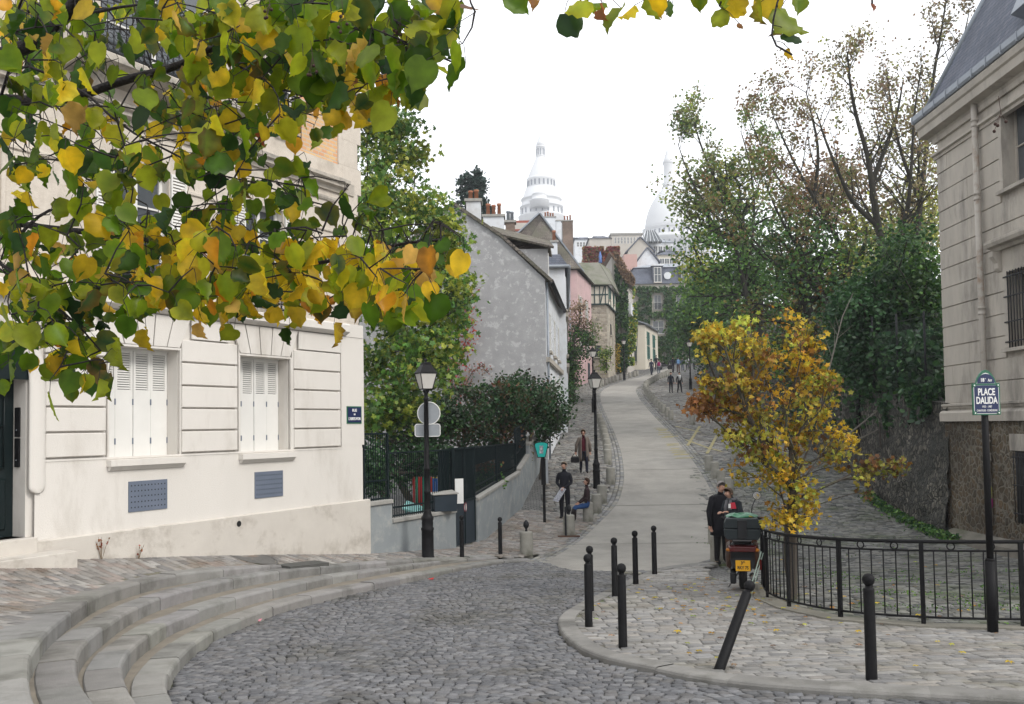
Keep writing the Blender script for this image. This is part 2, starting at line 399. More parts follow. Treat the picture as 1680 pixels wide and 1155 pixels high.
struct(step.build('stone_steps',m_kerb)); struct(mort.build('step_mortar',m_mort))
# --- left sidewalk (between the top step and the facade)
WB=[(-10.9,6.5,1.32),(-8.6,10.5,.90),(-6.96,13.4,.50),(-5.0,16.8,.06),(-3.17,20.0,-.40),(-1.46,23.0,-.72),(-.8,25.5,-.80),(.2,30,-.42),(1.36,38.5,.80)]
outer=offset([p for p in noses[3] if proj(p)[0]<470],.3)+[(p[0]-.25,p[1]+.2,p[2]) for p in noses[2] if proj(p)[0]>510]
outer+= [HP(850,913,.07),HP(900,905,.03),HP(940,880,.02),HP(985,846,.02)]
outer=[(p[0],p[1],p[2]-.03) for p in outer]
OUT=resample(outer,200)
def wbz(x,y):
    best=None
    for a,b in zip(WB,WB[1:]):
        dx,dy=b[0]-a[0],b[1]-a[1]; t=max(0,min(1,((x-a[0])*dx+(y-a[1])*dy)/(dx*dx+dy*dy))); cx,cy=a[0]+dx*t,a[1]+dy*t; d=math.hypot(x-cx,y-cy)
        if best is None or d<best[0]: best=(d,a[2]+(b[2]-a[2])*t)
    return best
def swz0(x,y):
    d1,z1=wbz(x,y); q=min(OUT,key=lambda p:(p[0]-x)**2+(p[1]-y)**2); d0=math.hypot(q[0]-x,q[1]-y)
    if d0+d1<1e-6: return z1
    if d1>=wbz(q[0],q[1])[0]-.02: return q[2]
    t=d1/(d0+d1); t=t**1.1
    return z1*(1-t)+q[2]*t
GX0,GY0,GS=-13.0,3.0,.16; GNX,GNY=100,206
_gr=np.array([[swz0(GX0+i*GS,GY0+j*GS) for j in range(GNY)] for i in range(GNX)])
for _ in range(3):
    q=np.pad(_gr,1,mode='edge'); _gr=(q[1:-1,1:-1]*2+q[:-2,1:-1]+q[2:,1:-1]+q[1:-1,:-2]+q[1:-1,2:])/6
def swz(x,y):
    u=min(max((x-GX0)/GS,0),GNX-1.001); v=min(max((y-GY0)/GS,0),GNY-1.001); i,j=int(u),int(v); u-=i; v-=j
    return float(_gr[i,j]*(1-u)*(1-v)+_gr[i+1,j]*u*(1-v)+_gr[i,j+1]*(1-u)*v+_gr[i+1,j+1]*u*v)
A=OUT; Bp=resample([(x-.05,y+.05,z-.02) for x,y,z in WB[:8]],120)
lp=[(p[0],p[1]) for p in A]+[(p[0],p[1]) for p in Bp[::-1]]
b_=bmesh.new(); b_.faces.new([b_.verts.new((p[0],p[1],0)) for p in lp])
for ax,rng in ((0,[-12+.25*i for i in range(60)]),(1,[4+.25*i for i in range(112)])):
    for v in rng:
        cc=(v,0,0) if ax==0 else (0,v,0); nn=(1,0,0) if ax==0 else (0,1,0)
        bmesh.ops.bisect_plane(b_,geom=b_.verts[:]+b_.edges[:]+b_.faces[:],plane_co=cc,plane_no=nn)
bmesh.ops.triangulate(b_,faces=b_.faces[:])
for v in b_.verts: v.co.z=swz(v.co.x,v.co.y)
b_.normal_update()
for f in b_.faces:
    if f.normal.z<0: f.normal_flip()
me=bpy.data.meshes.new('left_sidewalk'); b_.to_mesh(me); b_.free(); me.materials.append(m_jointp); o=bpy.data.objects.new('left_sidewalk',me); COL.objects.link(o); o['kind']='structure'
# --- right pavement island and its kerb
RK=[(1900,1162),(1680,1146),(1455,1134),(1340,1128),(1222,1119),(1126,1106),(1072,1094),(1003,1081),(962,1067),(935,1051),(917,1030),(914,1013),(928,1000),(962,982),(1009,960),(1050,941),(1080,931),(1120,925),(1165,921)]
rk=smoothp([HP(x,y,.07) for x,y in RK],2); rk=resample(rk,150)
kb=MB(); tot=len(rk); i=0
while i<tot-1:
    k=min(R.choice([6,7,8]),tot-1-i); line=rk[i:i+k+1]; v=R.uniform(.78,1.0); kb.col=(v,v*.985,v*.95); dz=R.uniform(-.005,.005)
    prof=[(0,-.16),(0,-.03),(.012,-.008),(.03,0),(.235,.0),(.24,-.15)]
    # right-hand interior: travel goes clockwise so the interior lies on the right side
    vs=[];fs=[];n=len(prof)
    rings=[[(a[0],a[1],a[2]+q[1]+dz) for a in offset(line,-q[0])] for q in prof]
    for ii in range(k+1):
        for r in rings: vs.append(r[ii])
    for ii in range(k):
        for j in range(n-1): fs.append((ii*n+j,ii*n+j+1,(ii+1)*n+j+1,(ii+1)*n+j))
    kb.add(vs,fs); i+=k
struct(kb.build('right_kerb',m_kerb))
RAILX=[(1262,905),(1251,960),(1254,981),(1292,997),(1375,1015),(1515,1026),(1680,1030),(1900,1030)]
rail_pts=[HP(x,y+(0 if i>1 else 0),.07) for i,(x,y) in enumerate(RAILX)]
inner=offset(rk,-.22)
isl=[(p[0],p[1]) for p in inner]+[(4.0,19.5),(3.6,17.0)]+[(p[0],p[1]) for p in rail_pts[1:]]
mb=MB(); mb.add([(x,y,g(y)+.045) for x,y in isl],[tuple(range(len(isl)))])
bm=bmesh.new()
def gridfill(name,poly,h,material,stp=.5,kind=True):
    xs_=[p[0] for p in poly]; ys_=[p[1] for p in poly]; b=bmesh.new()
    f=b.faces.new([b.verts.new((p[0],p[1],0)) for p in poly]); y=min(ys_)+stp
    while y<max(ys_):
        bmesh.ops.bisect_plane(b,geom=b.verts[:]+b.edges[:]+b.faces[:],plane_co=(0,y,0),plane_no=(0,1,0)); y+=stp
    bmesh.ops.triangulate(b,faces=b.faces[:])
    for v in b.verts: v.co.z=g(v.co.y)+h
    b.normal_update()
    for f in b.faces:
        if f.normal.z<0: f.normal_flip()
    me=bpy.data.meshes.new(name); b.to_mesh(me); b.free(); me.materials.append(material); o=bpy.data.objects.new(name,me); COL.objects.link(o); o['kind']='structure'; return o
gridfill('place_pavement',isl,.045,m_jointp)
# band beneath the railing
A2=[(p[0],p[1],g(p[1])+.085) for p in resample(rail_pts[1:],60)]
A2o=offset(A2,-.16); A2i=offset(A2,.14); mb=MB()
for a,b in ((A2o,A2i),): loft(mb,[(p[0],p[1],g(p[1])+.085) for p in a],[(p[0],p[1],g(p[1])+.085) for p in b],1)
loft(mb,[(p[0],p[1],g(p[1])+.085) for p in A2o],[(p[0],p[1],g(p[1])-.05) for p in A2o],1)
struct(mb.build('railing_plinth',mat('PlinthConcrete',(.25,.235,.20),(.16,.155,.13),3,.9,bump=.5)))
# --- setts as geometry
SETT_V=[(-.5,-.5,-.04),(.5,-.5,-.04),(.5,.5,-.04),(-.5,.5,-.04),(-.5,-.5,-.008),(.5,-.5,-.008),(.5,.5,-.008),(-.5,.5,-.008),(-.44,-.43,0),(.44,-.43,0),(.44,.43,0),(-.44,.43,0)]
SETT_F=[(8,9,10,11)]+[(a+i,a+(i+1)%4,a+4+(i+1)%4,a+4+i) for a in (0,4) for i in range(4)]
def setts(name,gen,material,pal,tilt=.022,zj=.0028,cv=.13):
    pos=[];ms=[];cs=[]
    for x,y,z,w,d,a,sl in gen:
        t1,t2=R.gauss(0,tilt),R.gauss(0,tilt)
        M=rotz(a)@np.diag([w,d,1.0]); M[2,0]=t1*w; M[2,1]=t2*d; M=np.array(M)
        # follow slope: z changes with world y
        sx,sy=(sl if isinstance(sl,tuple) else (0,sl)); M[2,0]+=sx*M[0,0]+sy*M[1,0]; M[2,1]+=sx*M[0,1]+sy*M[1,1]
        pos.append((x,y,z+R.gauss(0,zj))); ms.append(M)
        c=R.choice(pal); v=R.gauss(1,cv); cs.append(tuple(max(.2,min(1.3,q*v)) for q in c))
    return struct(scatter(name,SETT_V,SETT_F,pos,ms,cs,material))
def slope(y): return (g(y+.2)-g(y-.2))/.4
lowpoly=[(p[0],p[1]) for p in noses[0]]
road_poly=[(-6,3.0)]+[(p[0]+.02,p[1]) for p in noses[0] if p[1]<30]+[(q[0],q[1]) for q in [HP(880,919),HP(935,936),HP(985,936)]]+[(p[0],p[1]) for p in rk[::-1] if p[1]<18.2 ]+[(9,3.0)]
def rp(): 
    near=HP(283,1155,0)
    left=[(p[0],p[1]) for p in noses[0]]
    k=min(range(len(rk)),key=lambda i: math.dist(rk[i][:2],HP(1050,941,.07)[:2]))
    right=[(p[0],p[1]) for p in rk[:k+1]]
    return left+[HP(905,926)[:2],HP(940,937)[:2],HP(990,937)[:2]]+right[::-1]+[(9,5.2),(-1,4.6)]
rpoly=rp()
def gen_road():
    rw=.112
    for r in range(0,150):
        v=4.6+r*rw; u=-7.0+(r%2)*.055
        while u<9:
            w=R.uniform(.088,.135); uc=u+w/2; ph=((uc/1.5)%1.0)-.5
            A=.30; yy=v+A*(1-(2*ph)**2)*1.0; dydx=-8*ph*A/1.5
            u+=w+.004
            if inpoly(uc,yy,rpoly):
                yield (uc+R.gauss(0,.003),yy+R.gauss(0,.004),g(yy)+.012,w-.007,rw-.009+R.uniform(-.008,.004),math.atan(dydx)+R.gauss(0,.03),slope(yy))
gridfill('cobbled_road',rpoly,-.014,m_joint)
setts('road_setts',gen_road(),m_sett,[(1,1,1.02),(.85,.87,.9),(1.15,1.15,1.15),(.9,.88,.86),(.68,.69,.72)])
def gen_rows(poly,h,rot,lw,dw,gap=.012,zf=None,jit=.01,curve=0):
    xs_=[p[0] for p in poly]; ys_=[p[1] for p in poly]; cx,cy=sum(xs_)/len(xs_),sum(ys_)/len(ys_); rad=max(max(xs_)-min(xs_),max(ys_)-min(ys_))*.75
    v=-rad; ca,sa=cos(rot),sin(rot)
    while v<rad:
        d=R.uniform(*dw); u=-rad+R.uniform(0,.2)
        while u<rad:
            w=R.uniform(*lw); uc=u+w/2; vc=v+d/2+curve*sin(uc*.8+v*.3); x=cx+uc*ca-vc*sa; y=cy+uc*sa+vc*ca; u+=w
            if inpoly(x,y,poly):
                z=(zf(x,y) if zf else g(y)+h); yield (x,y,z,w-gap,d-gap,rot+R.gauss(0,.02),slope(y) if not zf else ((zf(x+.15,y)-zf(x-.15,y))/.3,(zf(x,y+.15)-zf(x,y-.15))/.3))
        v+=d
setts('pavement_setts',gen_rows(isl,.062,.10,(.15,.30),(.11,.155),.012,curve=.03),m_sett2,[(1,1,1),(1.08,1.07,1.06),(.93,.92,.91),(1,.96,.92),(.88,.89,.92)],.015)
# behind the railing, up to the rubble wall
behind=[(p[0],p[1]) for p in offset(rail_pts[1:],.16)][::-1]+[(4.3,16.0),(4.6,20.5),(5.2,24),(6.0,29),(6.6,34),(8,40),(13.2,40),(12.6,34),(11.9,25.6),(11.5,17),(9.5,12)]
setts('slope_setts',gen_rows(behind,.0,.06,(.15,.26),(.10,.14),.016,curve=.04),mat('SettSlope',(0.194,0.194,0.184),(0.115,0.115,0.108),6,.85,bump=.6,bscale=70,attr='Col',c3=(0.065,0.086,0.036),s3=.5),[(1,1,1),(1.3,1.28,1.22),(.85,.85,.81),(.62,.63,.66)],.03,.006,.2)
# left sidewalk setts
setts('sidewalk_setts',gen_rows(lp,0,-.42,(.16,.30),(.12,.16),.014,zf=lambda x,y: swz(x,y)+.014,curve=.02),mat('SettWalk',(0.304,0.292,0.272),(0.200,0.192,0.184),9,.85,bump=.6,bscale=70,attr='Col',c3=(0.192,0.160,0.128),s3=.8),[(1,1,1),(1.1,1.07,1.05),(.88,.86,.84),(1,.90,.86),(.8,.8,.82)],.012,.002)
# left uphill walk

LE=[(840,934),(880,928),(934,900),(972,868),(995,846),(1010,830),(1017,818),(1023,795),(1024,774),(1020,746),(1014,725),(1006,705),(998,688),(990,671),(985,657),(985,646),(989,640),(997,635),(1017,627),(1035,622),(1050,619),(1075,611),(1100,603)]
RE=[(1000,938),(1060,936),(1172,920),(1190,890),(1187,860),(1178,830),(1166,803),(1145,768),(1132,749),(1117,730),(1103,714),(1089,699),(1074,684),(1061,669),(1050,656),(1045,646),(1043,641),(1044,637),(1050,633),(1060,627),(1070,622),(1085,616),(1104,609)]
le=resample(smoothp(sgn(LE),2),200); re_=[]
rr=resample(smoothp(sgn(RE),2),200); LEDGE,REDGE=le,rr
cr=MB(); loft(cr,le,rr,8,zf=lambda p:g(p[1])+.004+.03*0); struct(cr.build('concrete_road',m_conc))
# joints across the concrete
jt=MB()
for Yj in (19.0,24.5,30.2,36,42,48,54,61):
    a=min(le,key=lambda p:abs(p[1]-Yj)); b=min(rr,key=lambda p:abs(p[1]-Yj)); L=[tuple(a[i]+(b[i]-a[i])*t/12 for i in range(3)) for t in range(13)]
    L=[(p[0],p[1],g(p[1])+.009) for p in L]; L2=[(p[0],p[1]+.03,g(p[1]+.03)+.009) for p in L]; loft(jt,L,L2,1)
struct(jt.build('road_joints',m_joint))
# gutters of three rows of setts each side
def gutter(edge,side,w,name,y0,y1):
    e=[p for p in edge if y0<p[1]<y1]
    def gen():
        for r in range(3):
            line=offset(e,side*(w*(r+.5))); line=[(p[0],p[1],g(p[1])) for p in line]
            tot=sum(math.dist(a,b) for a,b in zip(line,line[1:])); n=int(tot/.19); L=resample(line,max(3,n))
            for a,b in zip(L,L[1:]):
                ang=atan2(b[1]-a[1],b[0]-a[0]); x,y=(a[0]+b[0])/2,(a[1]+b[1])/2
                yield (x,y,g(y)+.0+.012*r*0+.006,math.dist(a,b)-.02,w-.018,ang,slope(y))
    setts(name,gen(),m_sett2,[(1,1,1),(.8,.82,.86),(1.1,1.08,1.0),(.7,.72,.76)])
gutter(le,1,.15,'left_gutter',17.5,112); gutter(rr,-1,.15,'right_gutter',17.5,112)
def offs_band(line,o0,y0,y1): return [(p[0],p[1]) for p in offset([q for q in line if y0<q[1]<y1],o0)]
lb_=offs_band(LEDGE,.5,24.5,104); wb_=[(.35,25),(.95,30),(1.15,33),(1.5,38.5),(2.7,48.6),(4.1,68),(5.6,83.8),(6.1,84),(7.9,92),(8.6,96),(10.0,97),(11,104)]
pal_w=[(1,1,1),(1.12,1.1,1.08),(.9,.88,.85),(.78,.78,.79),(1,.93,.88)]
m_sett3=mat('SettStreet',(0.240,0.236,0.224),(0.160,0.158,0.152),6,.85,bump=.5,bscale=70,attr='Col',c3=(0.120,0.120,0.104),s3=.5)
setts('footway_setts',gen_rows(wb_+lb_[::-1],0.012,.12,(.17,.30),(.13,.18),.018,curve=.03),m_sett3,[(1,1,1),(1.25,1.22,1.18),(.85,.83,.8),(.66,.66,.68),(1.05,.96,.9)],.03,.006,.2)
rb_=offs_band(REDGE,-.5,37,96); wr_=[(13.2,40.3),(13.5,46),(14.7,58),(16.6,78),(19.5,95)]
setts('right_footway_setts',gen_rows(rb_+wr_[::-1],0.012,.10,(.20,.34),(.15,.20),.02,curve=.03),m_sett3,[(1,1,1),(1.25,1.22,1.18),(.85,.83,.8),(.66,.66,.68),(1.05,.96,.9)],.03,.006,.2)
# yellow delivery markings on the right
ye=MB()
for a,b in (((1128,732),(1148,700)),((1125,722),(1168,738)),((1160,745),(1176,715)),((1168,737),(1185,742)),((1108,700),(1150,710))):
    p,q=HP(*a),HP(*b); d=Vector((q[0]-p[0],q[1]-p[1])); L=d.length; d/=L; n=Vector((-d.y,d.x))*.07
    P1=[(p[0]+d.x*L*t/16+n.x,p[1]+d.y*L*t/16+n.y,0) for t in range(17)]; P2=[(p[0]+d.x*L*t/16-n.x,p[1]+d.y*L*t/16-n.y,0) for t in range(17)]
    loft(ye,P1,P2,1,zf=lambda r:g(r[1])+.028)
for (x0,y0,x1,y1) in ((1081,702,1100,718),(1100,728,1122,748)):
    for i in range(9):
        px=x0+(x1-x0)*i/8+R.uniform(-3,3); py=y0+(y1-y0)*i/8+R.uniform(-4,4); p=HP(px,py); w=R.uniform(.15,.5); h=R.uniform(.08,.25)
        ye.add([(p[0]-w,p[1]-h,g(p[1]-h)+.01),(p[0]+w*.7,p[1]-h*.6,g(p[1]-h*.6)+.01),(p[0]+w,p[1]+h,g(p[1]+h)+.01),(p[0]-w*.6,p[1]+h*.8,g(p[1]+h*.8)+.01)],[(0,1,2,3)])
struct(ye.build('road_markings',m_yellow))
# manhole + storm drain
q=(HP(470,926,.47)); x0,y0=-4.75,16.75; z0=swz(x0,y0)
mb=MB()
def ring(mb,c,r0,r1,zf,n=40):
    for i in range(n):
        a,b=2*pi*i/n,2*pi*(i+1)/n; v=[]
        for rr_,w in ((r0,a),(r1,a),(r1,b),(r0,b)): x,y=c[0]+rr_*cos(w),c[1]+rr_*sin(w); v.append((x,y,zf(x,y)))
        mb.add(v,[(0,1,2,3)])
ring(mb,(x0,y0),.40,.44,lambda x,y:swz(x,y)+.020); ring(mb,(x0,y0),.0,.385,lambda x,y:swz(x,y)+.017)
tag(mb.build('manhole_cover',mat('ManholeIron',(.16,.155,.15),(.1,.1,.095),8,.6,metal=.3,bump=.5)),'round worn manhole cover set in the sidewalk paving before the white facade','manhole cover')
# ================================================================ LEFT BUILDING
m_cream=mat('CreamStone',(.70,.665,.62),(.63,.60,.555),1.2,.85,bump=.35,bscale=120,c3=(.47,.43,.38),s3=.5,detail=9,aniso=(1,1,.35))
m_cream2=mat('CreamUpper',(0.651,0.590,0.515),(0.563,0.506,0.436),11,.9,bump=.6,bscale=60,c3=(0.475,0.422,0.361),s3=1.2,detail=9)
m_plinth=mat('PlinthStone',(0.607,0.570,0.515),(0.515,0.478,0.432),1.6,.9,bump=.4,bscale=90,c3=(0.350,0.313,0.267),s3=1.1,detail=9)
m_shut=mat('ShutterPaint',(.74,.73,.70),(.68,.67,.64),3,.5,spec=.4)
m_vent=mat('VentMetal',(.15,.175,.23),(.12,.145,.19),5,.5,bump=.2)
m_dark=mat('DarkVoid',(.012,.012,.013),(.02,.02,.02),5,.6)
m_door=mat('DoorPaint',(.006,.014,.015),(.004,.009,.01),3,.4,spec=.3)
m_iron=mat('WroughtIron',(.012,.013,.016),(.022,.023,.026),6,.55,spec=.2)
m_cornice=mat('WeatheredCornice',(.55,.50,.43),(.34,.31,.27),7,.9,bump=.5,bscale=50,c3=(.22,.21,.19),s3=2)
m_glass=mat('WindowGlass',(.05,.06,.07),(.10,.11,.12),1.5,.08,spec=.8)
m_brick=brickmat('YellowBrick',(.66,.45,.22),(.62,.33,.18),(.52,.46,.38),.24,.085,.012,axes='XYZ',distort=.0,var=.35,bump=.4)
m_slate=brickmat('Slate',(.10,.115,.15),(.14,.15,.185),(.05,.055,.07),.22,.13,.008,axes='XYZ',distort=.004,var=.5,bump=.4)
m_zinc=mat('Zinc',(.30,.33,.37),(.22,.24,.27),3,.5,metal=.3)
bl=thing('corner_apartment_building','cream stone corner building with white folding shutters and curved steps before it','building',(FC[0],FC[1],0))
W1=(5.04,6.42,1.90,3.70); W2=(2.37,3.68,1.90,3.70)
def fbox(mb,s0,s1,z0,z1,d0,d1,k=None):
    p=[fpt(s0,z0,d0),fpt(s1,z0,d0),fpt(s1,z0,d1),fpt(s0,z0,d1)]; q=[(a[0],a[1],z1) for a in p]
    return mb.hexa(p+q,k)
def fchbox(mb,s0,s1,z0,z1,d0,d1,c=.012,k=None):   # block with chamfered face
    vs=[fpt(s0,z0,d0),fpt(s1,z0,d0),fpt(s1,z1,d0),fpt(s0,z1,d0),fpt(s0,z0,d1-c),fpt(s1,z0,d1-c),fpt(s1,z1,d1-c),fpt(s0,z1,d1-c),fpt(s0+c,z0+c,d1),fpt(s1-c,z0+c,d1),fpt(s1-c,z1-c,d1),fpt(s0+c,z1-c,d1)]
    return mb.add(vs,[(a+i,a+(i+1)%4,a+4+(i+1)%4,a+4+i) for a in (0,4) for i in range(4)]+[(8,9,10,11)],k)
def wallgrid(mb,s0,s1,z0,z1,holes,d,depth,k=None):
    S=sorted(set([s0,s1]+[h[0] for h in holes]+[h[1] for h in holes])); Z=sorted(set([z0,z1]+[h[2] for h in holes]+[h[3] for h in holes]))
    for a,b in zip(S,S[1:]):
        for c,e in zip(Z,Z[1:]):
            ms,mz=(a+b)/2,(c+e)/2
            if any(h[0]<ms<h[1] and h[2]<mz<h[3] for h in holes): continue
            mb.add([fpt(a,c,d),fpt(b,c,d),fpt(b,e,d),fpt(a,e,d)],[(0,1,2,3)],k)
    for h in holes:
        a,b,c,e=h
        for q in (((a,c),(a,e)),((b,e),(b,c)),((a,e),(b,e)),((b,c),(a,c))):
            mb.add([fpt(*q[0],d),fpt(*q[1],d),fpt(*q[1],d-depth),fpt(*q[0],d-depth)],[(0,1,2,3)],k)
U1=(5.28,6.35,4.75,6.70); U2=(2.55,3.55,4.75,6.60); U3=(2.15,2.75,8.05,10.3); U4=(4.3,6.6,8.15,10.6); U5=(8.6,9.7,4.75,6.70)
DOOR=(7.75,9.55,.82,3.2)
wl=MB(); wallgrid(wl,.2,16,-.6,4.30,[W1,W2,DOOR],-.07,.33)
wallgrid(wl,.42,16,4.30,12.5,[U1,U2,U3,U4,U5],-.06,.3)
# end walls / back
for s in (.2,16): wl.add([fpt(s,-.6,-.035),fpt(s,12.5,-.06),fpt(s,12.5,-9),fpt(s,-.6,-9)],[(0,1,2,3)])
wl.add([fpt(.2,-.6,-9),fpt(16,-.6,-9),fpt(16,12.5,-9),fpt(.2,12.5,-9)],[(0,1,2,3)])
wl.build('wall',[m_cream],bl)
# upper wall facing (rougher stone) between storeys
up=MB(); wallgrid(up,.30,16,4.55,12.5,[U1,U2,U3,U4,U5,(.89,2.09,7.93,9.75)],0,.06)
for i in range(14):   # quoins stepping at the corner
    z0=4.6+i*.56; o=.12 if i%2 else .0
    fbox(up,.28-o,.9-o,z0,z0+.555,-.3,.004)
up.build('upper_facing',m_cream2,bl)
br=MB(); br.add([fpt(.89,7.93,-.03),fpt(2.09,7.93,-.03),fpt(2.09,9.75,-.03),fpt(.89,9.75,-.03)],[(0,1,2,3)]); br.build('brick_panel',m_brick,bl)
# ground floor stone blocks
bk=MB(); rows=[1.94,2.325,2.71,3.10,3.50,3.90]
def rust(s0,s1,tr=0):
    for i in range(5):
        a,b=s0,s1
        fchbox(bk,a+.012,b-.012,rows[i]+.014,rows[i+1]-.014,-.07,0)
rust(.87,2.28); rust(3.73,5.01-.0); rust(6.46,7.50)
# flush margins
fbox(bk,.12,.86,1.96,4.27,-.3,.0); fbox(bk,.19,.86,.76,1.97,-.3,-.002)
for a,b in ((2.29,2.37),(3.68,3.72),(5.02,5.04),(6.42,6.45)): fbox(bk,a,b,1.92,3.72,-.035,.001)
fbox(bk,.87,7.75,3.915,4.30,-.035,-.001) if False else None
# lintel band + voussoirs
def vous(s0,s1):
    c=(s0+s1)/2; n=5; w=(s1-s0)/n; fan=.05
    fbox(bk,s0-.02,s1+.02,3.70,3.735,-.035,.0)
    for i in range(n):
        a,b=s0+i*w,s0+(i+1)*w; ta=c+(a-c)*1.35; tb=c+(b-c)*1.35; gp=.012
        p=[fpt(a+gp,3.745,-.035),fpt(b-gp,3.745,-.035),fpt(tb-gp,4.27,-.035),fpt(ta+gp,4.27,-.035)]
        bk.prism(p,Vector((FN[0],FN[1],0))*.036)
    return c+(s0-c)*1.35,c+(s1-c)*1.35
a1,b1=vous(W1[0],W1[1]); a2,b2=vous(W2[0],W2[1])
for x0,x1 in ((.87,a2-.012),(b2+.012,a1-.012),(b1+.012,7.6)): fbox(bk,x0,x1,3.915,4.27,-.035,.001)
for x0,x1 in ((2.29,2.33),(3.70,3.72)): fbox(bk,x0,x1,3.72,3.915,-.035,.001)
bk.build('stone_blocks',m_cream,bl)
# apron below sills (between plinth and ledge) with slight ledge
ap=MB(); 
s=.19
segs=[(.19,7.66)]
wallgrid(ap,.19,7.66,.72,1.90,[(3.73,3.84,.57,.68)],.012,.05)
fbox(ap,.87,7.6,1.895,1.925,-.03,.022)
ap.build('apron',m_cream,bl)
pl=MB()
vs=[fpt(.0,-.9,.06),fpt(7.66,.1,.06),fpt(7.66,.74,.06),fpt(.0,.76,.06),fpt(.0,.78,.01),fpt(7.66,.76,.01),fpt(0,-.9,-.3),fpt(0,.78,-.3)]
pl.add(vs,[(0,1,2,3),(3,2,5,4),(0,3,4,7,6)]); 
pl.add([fpt(9.75,.1,.06),fpt(16,.1,.06),fpt(16,.74,.06),fpt(9.75,.74,.06)],[(0,1,2,3)])
pl.build('plinth',m_plinth,bl)
# drain hole
dh=MB(); c=fpt(3.78,.62,.045)
n=14; vs=[]; 
for dd,r in ((.0605,.055),(.02,.05)):
    for j in range(n): a=2*pi*j/n; vs.append(fpt(3.78+r*cos(a),.62+r*sin(a),dd+.003))
dh.add(vs,[tuple(range(n))]); dh.build('drain_hole',m_dark,bl)
# sills, vents, windows
def sill(s0,s1,z,pr=.13):
    m=MB(); a,b=s0-.06,s1+.06
    vs=[fpt(a,z-.10,-.02),fpt(b,z-.10,-.02),fpt(b,z-.02,-.02),fpt(a,z-.02,-.02),fpt(a+.02,z-.13,pr-.03),fpt(b-.02,z-.13,pr-.03),fpt(b,z-.03,pr),fpt(a,z-.03,pr),fpt(a,z-.10,pr),fpt(b,z-.10,pr)]
    m.hexa([fpt(a,z-.12,-.3),fpt(b,z-.12,-.3),fpt(b,z-.12,pr),fpt(a,z-.12,pr),fpt(a,z,-.3),fpt(b,z,-.3),fpt(b,z-.025,pr),fpt(a,z-.025,pr)])
    m.hexa([fpt(a+.03,z-.19,0),fpt(b-.03,z-.19,0),fpt(b-.03,z-.19,pr-.09),fpt(a+.03,z-.19,pr-.09),fpt(a+.03,z-.121,0),fpt(b-.03,z-.121,0),fpt(b-.03,z-.121,pr-.02),fpt(a+.03,z-.121,pr-.02)])
    return m
def louver(mb,s0,s1,z0,z1,d,n,k=0):
    h=(z1-z0)/n
    for i in range(n):
        z=z0+i*h; mb.add([fpt(s0,z+.002,d+.010),fpt(s1,z+.002,d+.010),fpt(s1,z+h*.92,d-.018),fpt(s0,z+h*.92,d-.018)],[(0,1,2,3)],k)
def shutters(W,par,n=4):
    s0,s1,z0,z1=W; w=(s1-s0)/n; zt=z1-.02
    for i in range(n):
        m=MB(); a,b=s0+i*w+.004,s0+(i+1)*w-.004; d0,d1=-.36,-.33+(.008 if i%2 else 0)
        zl=z0+(z1-z0)*.62
        fbox(m,a,b,z0+.01,zl,d0,d1); fbox(m,a,a+.045,zl,zt,d0,d1); fbox(m,b-.045,b,zl,zt,d0,d1); fbox(m,a+.045,b-.045,zt-.06,zt,d0,d1)
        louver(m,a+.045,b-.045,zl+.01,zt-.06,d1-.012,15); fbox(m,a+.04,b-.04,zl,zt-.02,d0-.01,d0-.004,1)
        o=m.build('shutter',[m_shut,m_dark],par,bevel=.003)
        for zz in (.12,.48): h=MB(); fbox(h,a-.012,a+.012,z0+(z1-z0)*zz,z0+(z1-z0)*zz+.10,d1,d1+.008); h.build('hinge',m_vent,o)
for W in (W1,W2):
    wo=MB(); fbox(wo,W[0]+.001,W[1]-.001,W[3]-.03,W[3]-.001,-.37,-.3); win=wo.build('window',m_shut,bl)
    # shutters are parts of the window
    s0,s1,z0,z1=W; shutters(W,win); sill(s0,s1,z0).build('sill',m_cream,win)
for (a,b,c,e) in ((5.33,6.08,1.03,1.52),(2.62,3.35,1.04,1.53)):
    m=MB(); fbox(m,a,b,c,e,.0,.028)
    for i in range(11):
        for j in range(5): 
            s,z=a+(b-a)*(i+.8)/11.6,c+(e-c)*(j+.8)/5.6; fbox(m,s-.010,s+.010,z-.010,z+.010,.028,.030,1)
    m.build('vent_grille',[m_vent,m_dark],bl)
# string course and cornices
def profile(mb,s0,s1,prof,k=None,end=True):
    n=len(prof); vs=[fpt(s,z,d) for s in (s0,s1) for d,z in prof]
    mb.add(vs,[(i,i+1,n+i+1,n+i) for i in range(n-1)]+[tuple(range(n)),tuple(range(n,2*n))[::-1]],k)
m=MB(); profile(m,.72,16,[(-.1,4.29),(.03,4.29),(.10,4.33),(.14,4.36),(.14,4.50),(.11,4.53),(-.1,4.56)]); profile(m,.14,.72,[(-.1,4.27),(.012,4.27),(.012,4.55),(-.1,4.56)]); m.build('string_course',m_cream,bl)
m=MB(); profile(m,.76,3.05,[(-.05,7.30),(.05,7.30),(.07,7.38),(.16,7.41),(.16,7.47),(.22,7.50),(.22,7.57),(.12,7.62),(-.05,7.64)]); profile(m,3.05,16,[(-.05,7.30),(.05,7.30),(.07,7.38),(.16,7.41),(.16,7.47),(.22,7.50),(.22,7.57),(.12,7.62),(-.05,7.64)])
profile(m,.42,.76,[(-.05,7.33),(.03,7.33),(.03,7.58),(-.05,7.6)]); profile(m,1.0,2.3,[(-.05,7.08),(.03,7.08),(.05,7.12),(.05,7.16),(-.05,7.18)]); m.build('cornice',m_cornice,bl)
